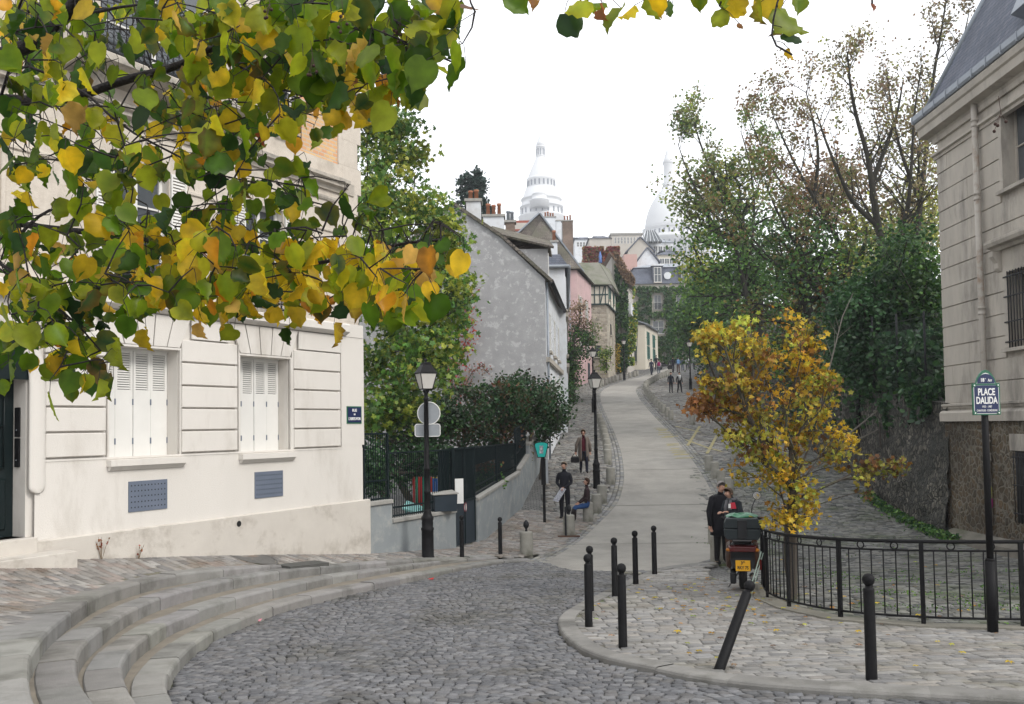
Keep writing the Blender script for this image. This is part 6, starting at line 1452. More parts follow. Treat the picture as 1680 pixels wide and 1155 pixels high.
for _ in range(5200):
    y=R.uniform(13.2,18.5) if R.random()<.7 else R.uniform(10,26); x=R.uniform(4.8,11.5)
    if mnoise.noise(Vector((x*.9,y*.9,2)))<.12 : continue
    pos.append((x,y,g(y)+.015)); ms.append(rndM(R.uniform(.02,.05),.8)); cs.append(pick(GREEN))
tag(scatter('moss',Q_V,Q_F,pos,ms,cs,m_leaf),'moss and grass tufts between the setts behind the railing','moss',None,'stuff')
# ---- young maple in the planting pit
m_mleaf=leafmat('MapleLeaf',.35,.6)
tree('young_maple','young maple with yellow and rusty brown autumn leaves behind the black railing','tree',(4.27,14.24,-.42),[pz(1299,930,14.3),pz(1300,870,14.3),pz(1302,800,14.3),pz(1298,740,14.3)],
 [(1280,560,75,40,14.3,.5,1.1,ORANGE+RUST+YG),(1190,570,50,32,14.1,.4,.8,ORANGE+YG+RUST),(1150,545,18,14,14,.3,.2,YG+ORANGE),(1290,620,70,45,14.3,.6,1.2,RUST+ORANGE),(1205,640,55,38,14.2,.5,1,ORANGE+YG+RUST),(1175,680,45,26,14.2,.4,.6,RUST*2+ORANGE),(1290,690,75,45,14.4,.6,1.3,RUST+ORANGE+YG),(1225,710,50,32,14.2,.5,.8,RUST+YG),(1350,700,42,32,14.4,.5,.6,YG+ORANGE+RUST),(1250,765,45,38,14.3,.4,.8,ORANGE+YG),(1330,760,60,35,14.4,.5,.9,YG+ORANGE+RUST),(1300,820,40,42,14.2,.3,.9,ORANGE*2+YG),(1292,860,30,16,14.1,.2,.3,ORANGE+YG),(1150,660,26,16,14,.2,.25,RUST),(1385,725,24,24,14.4,.3,.25,YG+ORANGE),(1410,790,16,22,14.5,.3,.2,RUST+YG),(1445,765,32,10,14.5,.2,.25,YG+RUST),(1345,650,38,32,14.4,.5,.6,RUST+YG),(1330,560,12,20,14.3,.3,.25,ORANGE),(1220,525,14,14,14.2,.3,.2,YG)],
 240,5600,.094,ORANGE,sig=.095,rt=.0068,shape='S',flat=.2,mat_=m_mleaf,wob=.14,step=.22)
# second thin trunk
m=MB(); m.tube([(4.27,14.24,-.42),pz(1290,930,14.2),pz(1288,880,14.15),pz(1292,820,14.2)],[.035,.03,.025,.015],7); tag(m.build('sapling_stem',m_bark),'second thin dark stem growing right beside the maple trunk inside the railing','tree')
# fallen leaves
pos=[];ms=[];cs=[]
for _ in range(270):
    c=R.random()
    if c<.55: x,y=R.gauss(3.3,.9),R.gauss(14.6,1.6)
    elif c<.8: x,y=R.uniform(1,7),R.uniform(8.5,16)
    else: x,y=R.uniform(4.3,9),R.uniform(12.5,22)
    if not inpoly(x,y,isl) and not inpoly(x,y,behind): continue
    pos.append((x,y,g(y)+(.085 if inpoly(x,y,isl) else .025))); s=R.uniform(.05,.11); a=R.uniform(0,6.28); M3=rotz(a)@np.diag([s,s,s*2]); M3=M3+np.random.RandomState(_).randn(3,3)*.006; ms.append(M3); cs.append(pick(ORANGE+YG+BROWN))
tag(scatter('fallen_leaves',S_V,S_F,pos,ms,cs,m_mleaf),'scattered yellow and brown fallen leaves on the setts around the scooter and railing','leaves',None,'stuff')
# ================================================================ FOREGROUND LINDEN BRANCHES
def half(k=.22):
    o=[(0,.46,0)]
    right=[(.16,.50),(.34,.42),(.46,.24),(.49,.03),(.43,-.16),(.31,-.32),(.17,-.43),(.07,-.53),(0,-.64)]
    v=[(0,.40,0),(0,.12,0.0),(0,-.16,0),(0,-.42,0.0)]   # midrib 0..3
    for s in (1,-1):
        for i,(x,y) in enumerate(right[:-1]): v.append((s*x,y,abs(x)*k+(.03 if i%2 else -.02)))
    v.append((0,-.66,-.05))
    L=4; Rr=12; tip=20
    f=[]
    for b in (L,Rr):
        q=[(0,b,b+1),(0,b+1,b+2,1),(1,b+2,b+3),(1,b+3,b+4,2),(2,b+4,b+5),(2,b+5,b+6,3),(3,b+6,b+7),(3,b+7,tip)]
        f+= [t if b==L else t[::-1] for t in q]
    return v,f
LV,LF=half()
m_lind=leafmat('LindenLeaf',.58,.4,.3,.25)
for n_ in m_lind.node_tree.nodes:
    if n_.type=='TEX_NOISE': n_.inputs['Scale'].default_value=30
m_lbark=mat('LindenBark',(.035,.03,.03),(.02,.017,.018),9,.85,bump=.8,bscale=60)
ROWS=["7777547999999984564","6786357999999985663","6776432689999876753","5665434686878776710","5555545777678675100","6666544468764310000","6677665775533000000","4457653355643000000","6325631146665343000","6544667887444342222","7667788889999888665","7667888999999988651","7777886888788788850","7876322122022202210","7367410000000000000","3356400000000000000","0131000000000000000"]
YELL=["1112101111111110000","1112211111111110000","1112221122212111000","1112222123322343000","1222222222234432000","1222222222233000000","1122222221120000000","2211111111111000000","2101110011110000000","3211112344310000000","2222233455555555543","2221233334455555430","2112223334444554400","1222222344444433000","1121000000000000000","1101000000000000000","0000000000000000000"]
tl=thing('linden_tree','overhanging linden tree with large green and yellow leaves across the upper left','tree',(-2.95,2.55,.3))
BR=[([(-1300,1150,2.55),(-1310,700,2.55),(-1290,300,2.55),(-1200,100,2.6)],.16),
 ([(-1290,300,2.55),(-900,230,2.6),(-500,180,2.6),(-200,150,2.6),(0,92,2.6),(60,70,2.6),(100,35,2.55),(125,0,2.5),(160,-60,2.4),(350,-150,2.3),(700,-170,2.2),(1000,-160,2.2),(1330,-130,2.1)],.020),
 ([(-500,180,2.6),(-200,160,2.75),(0,163,2.8),(60,166,2.8),(130,158,2.8),(200,132,2.75),(290,110,2.7),(330,86,2.7),(400,60,2.6),(480,20,2.5),(600,-40,2.4)],.014),
 ([(-1290,300,2.55),(-800,330,2.9),(-200,372,3.0),(0,362,3.0),(90,376,3.0),(200,385,3.0),(280,404,2.95),(360,415,2.9),(470,440,2.85),(560,425,2.8),(650,400,2.7),(735,392,2.65)],.010),
 ([(-200,372,3.0),(20,400,2.8),(55,360,2.8),(90,340,2.8),(140,350,2.8),(200,362,2.8),(280,385,2.8)],.007),
 ([(-200,372,3.0),(-60,400,2.6),(0,430,2.5),(60,480,2.5),(95,505,2.5),(130,535,2.5),(165,575,2.5)],.007),
 ([(0,163,2.8),(20,98,2.7),(130,142,2.7),(200,208,2.65),(280,250,2.65),(350,285,2.6),(420,300,2.6),(500,328,2.55),(565,345,2.55)],.005),
 ([(330,86,2.7),(420,120,2.6),(470,150,2.6),(540,170,2.55),(620,175,2.5)],.004),
 ([(480,20,2.5),(600,50,2.3),(690,80,2.2),(750,105,2.1)],.005),
 ([(100,35,2.55),(180,14,2.5),(240,6,2.5),(300,-20,2.4)],.006),([(60,70,2.6),(24,60,2.55),(28,10,2.5),(60,-30,2.4)],.007),
 ([(700,-170,2.2),(760,-60,2.1),(770,0,2.0),(780,20,2.0)],.003),([(1000,-160,2.2),(960,-60,2.1),(950,20,2.1)],.003),([(1000,-160,2.2),(1080,-50,2.1),(1090,10,2.1)],.003),([(1330,-130,2.1),(1290,-40,2.0),(1270,20,2.0),(1265,70,2.0),(1300,90,2.0)],.003),([(1330,-130,2.1),(1210,-60,2.1),(1180,10,2.1)],.003),([(700,-170,2.2),(850,-60,2.1),(865,-5,2.1)],.003),([(1330,-130,2.1),(1430,-50,2.0),(1431,10,2.0)],.003)]
N=[];par=[];rad=[]; tb=MB()
for pts,r in BR:
    P3=[pz(*q) for q in pts]; P3=[Vector(q) for q in smoothp([tuple(p) for p in P3],1)]; r0=r if r>.1 else r
    if r>.1:
        P3[0].z=.3; tb.tube(P3,[.17,.165,.16,.155,.15,.14,.13][:len(P3)]+[.12]*max(0,len(P3)-7),10)
    else:
        n=len(P3); tb.tube(P3,[max(.0022,r*(1.5 if pts[0][0]<-400 else 1)*(1-.75*i/(n-1))) for i in range(n)],7)
    rs=resample([tuple(p) for p in P3],max(8,len(pts)*5))
    if r<.1:
        for p in rs:
            if proj(p)[0]>-80: N.append(Vector(p))
tb.build('trunk',m_lbark,tl)
LG=[(.085,.175,.008),(.13,.225,.010),(.20,.28,.012),(.055,.125,.008),(.32,.37,.02)]; LD=[(.025,.065,.010),(.038,.095,.016),(.03,.075,.024)]
LY=[(.72,.46,.015),(.62,.44,.02),(.74,.50,.03),(.46,.44,.02)]; LO=[(.70,.34,.02),(.62,.26,.02),(.62,.38,.09)]; LB=[(.22,.06,.02),(.28,.11,.04)]
leaves=[]
for r,(row,yr) in enumerate(zip(ROWS,YELL)):
    for c,(d,y_) in enumerate(zip(row,yr)):
        d=int(d); y_=int(y_); n=d*1.12*(d/9)**.6; n=int(n)+(R.random()<n-int(n))
        for _ in range(n):
            px,py=c*40+R.uniform(0,40),r*40+R.uniform(0,40); Yd=R.uniform(2.15,3.3) if px<600 else R.uniform(2.0,2.7)
            u=R.random()*10
            col=R.choice(LY) if u<y_*.98 else (R.choice(LO) if u<y_*1.3 else (R.choice(LB) if u>9.95 else (R.choice(LG) if R.random()<.75 else R.choice(LD))))
            leaves.append((px,py,Yd,col,1.0 if not(px>440 and py<160) else 1.18))
EXP=[(845,5,LG,1),(870,6,LB,.7),(935,38,LD,.9),(950,10,LG,1),(990,22,LB,.6),(1010,30,LG,1),(1030,18,LY,.8),(980,5,LG,1),(1078,8,LG,1),(1100,14,LG,.8),(1180,28,LG,.8),(1175,2,LG,1),(1150,0,LG,1),(1205,8,LY,.9),(1262,5,LY,1),(1272,42,LD,.8),(1295,30,LG,1.2),(1300,62,LD,1),(1310,8,LG,1),(1298,88,LY,.5),(1250,18,LG,1),(1215,42,LB,.4),(1431,12,LB,.4),(1085,0,LY,1),(718,5,LY,1),(750,92,LG,1.1),(752,120,LG,1.15),(700,85,LG,1.2),(690,120,LG,1.4),(640,110,LG,1.3),(660,140,LG,1.3),(735,75,LD,1),(600,90,LG,1.2),(720,60,LG,1.1),(745,20,LG,1),(765,10,LB,1),(735,30,LD,1.1)]
for x,y,pl,s in EXP: leaves.append((x,y,R.uniform(1.95,2.15),R.choice(pl),s))
pos=[];ms=[];cs=[]; pts=[]
for px,py,Yd,col,s in leaves:
    p=pz(px,py,Yd); size=.061*s*R.uniform(.68,1.2)
    dn=Vector((R.gauss(0,.45),R.gauss(0,.35),-1)).normalized()     # tip direction
    if R.random()<.25: dn=Vector((R.gauss(0,1),R.gauss(0,.6),-.5)).normalized()
    n=Vector((R.gauss(0,.9),-.75+R.gauss(0,.55),R.gauss(.45,.7))); n=(n-dn*n.dot(dn)).normalized(); b=(-dn).cross(n)
    if R.random()<.3: n,b=-n,-b
    fold=R.uniform(.3,4.2)*(1 if R.random()<.8 else -1)
    M3=[[b[i]*size,-dn[i]*size,n[i]*size*fold] for i in range(3)]
    pos.append(p[:]); ms.append(M3); v=R.uniform(.75,1.25); cs.append(tuple(min(.9,q*v) for q in col)); pts.append((p-dn*size*.42,dn))
EW=[.2,0,0,.2]+[.85 if i%2 else .6 for i in range(16)]+[1]
es=[]
for c in cs:
    u=R.random()
    if u<.35: e=tuple(min(.8,q*f) for q,f in zip(c,(1.5,1.25,1.0)))
    elif u<.60: e=(c[0]*.6+.14,c[1]*.7+.10,c[2]*.5+.005)
    elif u<.66: e=(.20,.10,.02)
    else: e=tuple(q*.72 for q in c)
    es.append(e)
scatter('crown',LV,LF,pos,ms,cs,m_lind,tl,ecols=es,ew=EW)
# twigs: connect clusters to the limbs, petioles to twigs
tw=MB(); T=[]; 
order=sorted(range(len(pts)),key=lambda i:min((pts[i][0]-q).length for q in N[::3]))
for cnt_,i in enumerate(order):
    a=pts[i][0]; best=min(range(len(N)),key=lambda k:(N[k]-a).length+max(0,(a.z-N[k].z))*.6+abs(N[k].y-a.y)*.2); q=N[best]; L=(q-a).length
    if L>.09:
        end=a+Vector((R.gauss(0,.01),R.gauss(0,.01),.035)); mid=q.lerp(end,.55)+Vector((R.gauss(0,.02),R.gauss(0,.02),.06*L)); n=max(2,int(L/.05)); pr=[]
        for j in range(n+1):
            u=j/n; pr.append(q*(1-u)**2+mid*2*u*(1-u)+end*u*u+Vector((R.gauss(0,.0025),0,R.gauss(0,.0025))))
        tw.tube(pr,[.0026-.0013*j/n for j in range(n+1)],4,cap=False); N+=pr[1:]; q=end
    tw.tube([q,q.lerp(a,.5)+Vector((0,0,.006)),a],[.0011,.0009,.0009],3,cap=False)
tw.build('twigs',m_lbark,tl)
# small hanging fruit clusters
for (x,y) in ((636,50),(655,55),(675,75),(690,100),(440,28),(510,115),(560,40),(1640,206)):
    fr=MB(); p=pz(x,y,2.1); fr.tube([p+Vector((0,0,.07)),p+Vector((.004,0,.03))],.0008,3)
    for k in range(4): q=p+Vector((R.gauss(0,.010),R.gauss(0,.008),R.gauss(0,.008))); fr.tube([p+Vector((.004,0,.03)),q],.0006,3); fr.sphere(q,.0042,6)
    fr.build('fruit',mat('Fruit',(.05,.025,.02),None,5,.7) if x==636 else bpy.data.materials['Fruit'],tl)
# ================================================================ BOLLARDS
def bollard_proto():
    t=thing('bollard','','bollard',(0,0,0))
    m=MB(); m.lathe((0,0,0),[(.052,-.12),(.052,.03),(.051,.035),(.049,.80),(.047,.808),(.034,.812),(.030,.835)],16); m.build('post',m_black,t)
    m=MB(); m.lathe((0,0,.885),[(.012,-.058),(.034,-.048),(.05,-.028),(.056,0),(.05,.028),(.034,.047),(.012,.056),(.002,.058)],16); m.build('ball',m_black,t); return t
bp=bollard_proto(); used=False
BL=[(1430,1113,.07,'black ball topped bollard standing alone before the railing, rightmost of all'),(1022,1060,.07,'black ball topped bollard at the front of the pavement curve, tallest of the near row'),(966,1027,.07,'black ball topped bollard at the leftmost tip of the pavement, front of a close pair'),(969,1001,.07,'black ball topped bollard half hidden behind the one at the leftmost tip'),(1009,977,.07,'black ball topped bollard just behind the close pair at the tip'),(1043,957,.07,'black ball topped bollard second from the far end of the pavement row'),(1074,941,.07,'black ball topped bollard at the far end of the pavement row by the concrete road'),(821,912,.04,'thin black bollard on the left beside the stone stub with iron finial'),(758,912,.20,'thin black bollard in front of the dark garden gate')]
for px,py,h,lb in BL:
    q=hit(px,py,h); place(bp,used,(q[0],q[1],q[2]),lb,rz=R.uniform(0,6),group='black ball topped bollards'); used=True
q=hit(1181,1096,.07); b=copy_tree(bp); b.location=q; b['label']='bent black bollard leaning far to the right in front of the scooter'; b['group']='black ball topped bollards'
# lean to the right and slightly back
tp=pz(1232,955,9.35); d=(Vector(tp)-Vector(q)).normalized(); b.rotation_euler=d.to_track_quat('Z','Y').to_euler(); b.scale=(1,1,1.0)
# ================================================================ STREET LAMPS
m_lglass=mat('LampGlass',(.62,.60,.56),(.52,.50,.47),3,.35,spec=.5)
def lamp_proto():
    t=thing('street_lamp','','street lamp',(0,0,0))
    m=MB(); m.lathe((0,0,0),[(.15,-.2),(.15,.04),(.135,.06),(.135,.62),(.145,.64),(.145,.68),(.125,.70),(.13,.80),(.125,.84),(.14,.88),(.14,.92),(.11,.96),(.085,1.04),(.078,1.10)],18); m.build('base',m_black,t)
    m=MB(); m.lathe((0,0,0),[(.078,1.09),(.070,1.12),(.066,1.45),(.078,1.46),(.078,1.50),(.064,1.51),(.062,1.98),(.072,1.99),(.072,2.03),(.058,2.04),(.050,3.55),(.062,3.56),(.062,3.60),(.045,3.62),(.04,3.70),(.075,3.76),(.075,3.79)],14)
    m.build('pole',m_black,t)
    L=thing('x','','x'); bpy.data.objects.remove(L)
    m=MB(); s=sqrt(2)
    m.lathe((0,0,0),[(.165,3.80),(.165,3.82)],4,smooth=False,rot=pi/4)
    m.lathe((0,0,0),[(.19*s/1.0*1.0,4.155),(.205*s,4.16),(.205*s,4.18),(.09*s,4.37),(.10*s,4.385),(.085*s,4.40),(.03,4.42),(.028,4.45),(.045,4.47),(.03,4.50),(.004,4.51)],4,smooth=False,rot=pi/4)
    for i in range(4):
        a=pi/4+i*pi/2; m.tube([(.115*s*cos(a),.115*s*sin(a),3.80),(.195*s*cos(a),.195*s*sin(a),4.16)],.011,5)
    ln=m.build('lantern',m_black,t)
    m=MB(); m.lathe((0,0,0),[(.112*s,3.805),(.188*s,4.155)],4,smooth=False,rot=pi/4); m.build('glass',m_lglass,ln)
    return t
lp_=lamp_proto(); used=False
for px,py,h,sc,rz,lb in ((702,916,.22,1.0,.45,'near street lamp with two grey signs fixed to its pole beside the garden wall'),(979,801,0,.94,.3,'black street lamp beside the stone bollards halfway along the left footway'),(974,677,0,.95,.3,'black street lamp behind the first footway lamp, its head just above it'),(1024.5,624,0,.96,.2,'distant black street lamp before the ivy clad narrow house'),(1059,605,0,.96,.2,'farthest street lamp at the corner of the small cream house'),(1133,639,0,.97,.1,'black street lamp on the right footway under the trees')):
    q=hit(px,py,h)
    if h: q=hit(px,py,h)
    place(lp_,used,q,lb,rz=rz,group='black street lamps',sc=sc); used=True
q1=hit(702,916,.22)
m_signback=mat('SignBack',(.33,.35,.37),(.27,.29,.31),5,.5,metal=.2,bump=.1)
def zpx(py,Y,px=702): return P(px,py,Y)[2]
Ys=q1[1]+.09
t=thing('round_sign','round grey back of a traffic sign on the near lamp pole','traffic sign',(q1[0],Ys,zpx(678,Ys)))
c=P(703.5,678,Ys); r=18.3*Ys/1500
m=MB(); m.tube([(c[0],Ys,c[2]),(c[0],Ys+.012,c[2])],r,28); m.build('plate',m_signback,t)
m=MB(); m.tube([(c[0]+r*cos(a),Ys-.003,c[2]+r*sin(a)) for a in [2*pi*i/28 for i in range(29)]],.012,5); m.build('rim',m_white,t)
c=P(701.5,706,Ys); w_,h_=20.5*Ys/1500,10*Ys/1500
t=thing('rectangular_sign','rectangular grey sign back below the round one on the near lamp pole','traffic sign',(c[0],Ys,c[2]))
m=MB(); rr=.05; pts=[]
for cx_,cz_,a0 in ((w_-rr,h_-rr,0),(-w_+rr,h_-rr,pi/2),(-w_+rr,-h_+rr,pi),(w_-rr,-h_+rr,1.5*pi)):
    for k in range(4): a=a0+k*pi/6; pts.append((c[0]+cx_+rr*cos(a),Ys,c[2]+cz_+rr*sin(a)))
m.prism(pts,(0,.012,0)); m.build('plate',m_signback,t); m=MB(); m.tube([(p[0],p[1]-.003,p[2]) for p in pts]+[(pts[0][0],pts[0][1]-.003,pts[0][2])],.010,5); m.build('rim',m_white,t)
# ================================================================ STONE BOLLARDS
def stub_proto(fin=False):
    t=thing('stone_bollard','','bollard',(0,0,0)); m=MB(); m.lathe((0,0,0),[(.165,-.2),(.165,.0),(.16,.56),(.15,.59),(.12,.60),(.01,.603)],14); m.build('stub',m_stoneb,t)
    if fin: m=MB(); m.lathe((0,0,.6),[(.035,0),(.03,.03),(.022,.05),(.03,.07),(.062,.11),(.072,.16),(.06,.22),(.03,.26),(.008,.28)],12); m.build('finial',m_iron,t)
    return t
sp_=stub_proto(); used=False; G1='stone bollards lining the left footway'; G2='stone bollards lining the right edge of the road'
def edgept(line,Y,off,side):
    i=min(range(1,len(line)-1),key=lambda k:abs(line[k][1]-Y)); a,b=line[i-1],line[i+1]; dx,dy=b[0]-a[0],b[1]-a[1]; L=math.hypot(dx,dy); return (line[i][0]-dy/L*off*side,line[i][1]+dx/L*off*side)
for n,(px,py,lb) in enumerate(((965,856,'pale stone bollard that the seated girl is sitting on'),(979,841,'stone bollard directly behind the one the girl sits on'),(988,825,'taller looking stone bollard at the foot of the first footway lamp'),(1002,794,'wide stone bollard just up the road from the first footway lamp'))):
    q=hit(px,py); place(sp_,used,q,lb,group=G1); used=True
Yl=[37.2+1.9*i for i in range(9)]
for i,Y in enumerate(Yl): x,y=edgept(LEDGE,Y,.62,1); place(sp_,True,(x,y,g(y)),'stone bollard in the close middle row left of the road above the first footway lamp',group=G1)
for i in range(13): Y=79+1.7*i; x,y=edgept(LEDGE,Y,.7,1); place(sp_,True,(x,y,g(y)),'distant low stone bollard left of the road below the rubble stone house',group=G1)
for i in range(13): Y=54+2.0*i; x,y=edgept(REDGE,Y,.75,-1); place(sp_,True,(x,y,g(y)),'dark stone bollard in the row curving along the right edge of the upper road',group=G2)
for i in range(14): Y=81+1.6*i; x,y=edgept(REDGE,Y,.75,-1); place(sp_,True,(x,y,g(y)),'distant stone bollard at the right edge of the road near the strolling group',group=G2)
for i,(px,py,lb) in enumerate(((1136,697,'dark stone bollard standing apart on the right footway behind the yellow markings'),(1206,754,'stone bollard partly hidden by yellow maple leaves at the left of its crown'),(1196,812,'nearest stone bollard of the four just up the road from the reading couple'),(1184,798,'second nearest of the four stone bollards up the road from the reading couple'),(1173,784,'third of the four stone bollards up the road from the reading couple'),(1163,772,'farthest of the four stone bollards up the road from the reading couple'),(1172,892,'stone bollard directly behind the one with the dark iron finial by the couple'))):
    q=hit(px,py); place(sp_,True,q,lb,group=G2)
fp_=stub_proto(True); used=False
for px,py,lb in ((864,912,'short stone bollard with iron finial at the end of the steps'),(934,879,'stone bollard with iron finial in front of the standing man'),(1177,921,'stone bollard with dark pine cone finial beside the reading couple')):
    q=hit(px,py); place(fp_,used,q,lb,group='stone bollards with iron finials'); used=True
# iron bar and base plate beside the finial bollard
q=hit(928,880); t=thing('iron_bar','dark upright iron bar with a rusty foot plate against the finial stone bollard','post',q); m=MB(); m.box((q[0],q[1]-.1,q[2]+.42),(.05,.04,.86)); m.build('bar',m_iron,t); m=MB(); m.box((q[0]+.08,q[1]-.12,q[2]+.02),(.62,.16,.03)); m.build('foot_plate',mat('Rust',(.12,.06,.035),(.07,.04,.03),8,.9),t)
# boulder at the white house corner
q=hit(921,708); m=MB(); m.sphere((q[0],q[1],q[2]+.08),.28,10,sz=.6); tag(m.build('guard_stone',m_stoneb),'small rounded guard stone at the foot of the white house wall','stone')
# ================================================================ RAILING
m_rail=m_black; rp3=[Vector(p) for p in rail_pts[1:]]
rl=thing('railing','low black iron railing with small rings curving around the planting strip','railing',tuple(rp3[3]))
def fine(pts,n): return [Vector(p) for p in resample([tuple(p) for p in pts],n)]
base=fine(smoothp([tuple(p) for p in rp3],2),220); up=Vector((0,0,1)); hR=1.06
# heights measured along the curve: follow the ground gently
m=MB(); top=[p+up*hR for p in base]; m.tube(top[::2],.024,8); m.build('top_rail',m_rail,rl)
m=MB(); m.tube([p+up*(hR-.115) for p in base][::3],.014,6); m.build('middle_rail',m_rail,rl)
m=MB(); m.tube([p+up*.10 for p in base][::3],.016,6); m.build('bottom_rail',m_rail,rl)
acc=[0]
for a,b in zip(base,base[1:]): acc.append(acc[-1]+(b-a).length)
def atlen(t):
    j=0
    while j<len(acc)-2 and acc[j+1]<t: j+=1
    return base[j].lerp(base[j+1],(t-acc[j])/(acc[j+1]-acc[j])),atan2(base[j+1].y-base[j].y,base[j+1].x-base[j].x)
plen=[min(range(len(base)),key=lambda k:(base[k]-Vector(hit(px,py,.07))).length) for px,py in ((1254,981),(1292,997),(1375,1015),(1515,1026),(1680,1030),(1860,1030))]
plen=[acc[k] for k in plen]; plen=[0]+plen; 
for s in plen:
    p,a=atlen(s); m=MB(); m.rbox((p.x,p.y,p.z+.5),(.055,.04,1.12),.008,a); m.build('post',m_rail,rl)
bars_=MB(); nb=0
for a,b in zip(plen,plen[1:]):
    n=max(1,int(round((b-a)/.145)))
    for i in range(1,n):
        p,an=atlen(a+(b-a)*i/n); m=MB(); m.tube([p+up*.10,p+up*(hR-.115)],.0095,6); m.build('baluster',m_rail,rl); nb+=1
    for u in (.3,.7) if b-a>.6 else (.5,):
        p,an=atlen(a+(b-a)*u); c=p+up*(hR-.058); d_=Vector((cos(an),sin(an),0)); m=MB(); m.tube([c+d_*.045*cos(w_)+up*.045*sin(w_) for w_ in [2*pi*k/16 for k in range(17)]],.009,5,cap=False); m.build('ring',m_rail,rl)
# ================================================================ SIGN POLE  PLACE DALIDA
q=hit(1629,1035,.07); Yq=q[1]
t=thing('place_sign','blue and green enamel sign reading PLACE DALIDA on a tall black pole','street sign',q)
def sp(px,py): return P(px,py,Yq)
topz=sp(1610,612)[2]; lean=Vector(sp(1613,640))-Vector(q)
m=MB(); m.tube([Vector(q)-up*.1,Vector(q)+up*.85],.062,14); m.tube([Vector(q)+up*.85,Vector(q)+up*.88],[.062,.045],14); m.build('pole_base',m_black,t)
m=MB(); m.tube([Vector(q)+up*.85,Vector(q)+up*(topz-q[2]-.02)],.040,12); m.build('pole',m_black,t)
c=Vector(sp(1610,655)); c.x=q[0]; sc_=Yq/1500; W=22.5*sc_; H=26*sc_; yf=Yq-.055
def plate(mb,w,h,y,zc,arch,k,th=.012):
    pts=[(c.x-w,y,zc-h),(c.x+w,y,zc-h),(c.x+w,y,zc+h)]
    if arch: 
        aw=w*.78; pts+=[(c.x+aw,y,zc+h)]
        for i in range(9): a=pi*i/8; pts.append((c.x+aw*cos(a)*(.98-.25*sin(a)),y,zc+h+arch*sin(a)))
        pts+=[(c.x-aw,y,zc+h)]
    pts+=[(c.x-w,y,zc+h)]; mb.prism(pts,(0,th,0),k)
zc=c.z
m=MB(); plate(m,W,H,yf,zc,22*sc_,0,.02); pl_=m.build('plate',[m_signgreen],t)
m=MB(); plate(m,W*.91,H*.92,yf-.003,zc,19*sc_,0,.002); m.build('white_line',m_white,t)
m=MB(); 
pts=[(c.x-W*.87,yf-.006,zc-H*.88),(c.x+W*.87,yf-.006,zc-H*.88),(c.x+W*.87,yf-.006,zc+H*.86),(c.x-W*.87,yf-.006,zc+H*.86)]; m.prism(pts,(0,.002,0)); m.build('blue_field',m_signblue,t)
m=MB(); aw=W*.64; pts=[(c.x+aw*cos(pi*i/10),yf-.006,zc+H*.98+16*sc_*sin(pi*i/10)) for i in range(11)]; m.prism(pts,(0,.002,0)); m.build('blue_arch',m_signblue,t)
m=MB(); m.prism([(c.x-W*.9,yf-.0045,zc+H*.87),(c.x+W*.9,yf-.0045,zc+H*.87),(c.x+W*.9,yf-.0045,zc+H*.97),(c.x-W*.9,yf-.0045,zc+H*.97)],(0,.003,0)); m.build('green_band',m_signgreen,t)
for sx_ in (-1,1):
    for sz_ in (-1,1):
        m=MB(); m.tube([(c.x+sx_*W*.86,yf-.012,zc+sz_*H*.87),(c.x+sx_*W*.86,yf,zc+sz_*H*.87)],3.0*sc_,10); o=m.build('corner_rosette',m_signgreen,t)
        m=MB(); m.tube([(c.x+sx_*W*.86,yf-.014,zc+sz_*H*.87),(c.x+sx_*W*.86,yf-.012,zc+sz_*H*.87)],1.2*sc_,8); m.build('screw',m_white,o)
def st_(s,py_off,size,sx=1,bold=.002): text(s,size,(c.x,yf-.008,zc+py_off),pi/2,0,m_white,'lettering',t,sx=sx,bold=bold,ext=.001)
text('18',.06,(c.x-.045,yf-.008,zc+H*.98+5.5*sc_),pi/2,0,m_white,'lettering',t,sx=.8,bold=.002,ext=.001)
tt=text('e',.026,(c.x-.008,yf-.008,zc+H*.98+8*sc_),pi/2,0,m_white,'lettering',t,bold=.001); tt=text('Arr',.05,(c.x+.048,yf-.008,zc+H*.98+5*sc_),pi/2,0,m_white,'lettering',t,sx=.7,bold=.001)
st_('PLACE',H*.43,.118,.62,.003); st_('DALIDA',-H*.10,.118,.62,.003); st_('1933 - 1987',-H*.48,.036,.7,.0003); st_('CHANTEUSE - COM\u00c9DIENNE',-H*.72,.034,.58,.0003)
# ================================================================ TEAL PARK SIGN
q=hit(893.5,860); Yq2=q[1]; t=thing('park_sign','teal fan shaped sign with a small portrait on a slim black pole by the footway','sign',q)
zt_=P(889,725,Yq2)[2]; m=MB(); m.box((q[0],q[1],(zt_+q[2])/2),(.085,.085,zt_-q[2]),0,top=.8); m.build('pole',m_black,t)
s2=Yq2/1500; cx_=P(888,738,Yq2)[0]; cz_=P(888,738,Yq2)[2]; y=Yq2-.08
def fan(w1,w2,h,y0,th,mm,name,par):
    m=MB(); pts=[(cx_-w1,y0,cz_-h)]+[(cx_+w1,y0,cz_-h)]+[(cx_+w2,y0,cz_+h*.75)]+[(cx_+w2*cos(pi*i/8)*.96,y0,cz_+h*.78+h*.28*sin(pi*i/8)) for i in range(1,8)]+[(cx_-w2,y0,cz_+h*.75)]; m.prism(pts,(0,th,0)); return m.build(name,mm,par)
fan(6.6*s2,11.8*s2,12.6*s2,y,.04,m_black,'frame',t); fan(5.6*s2,10.6*s2,11.4*s2,y-.006,.004,mat('Teal',(.01,.40,.36),(.01,.36,.32),3,.4),'panel',t)
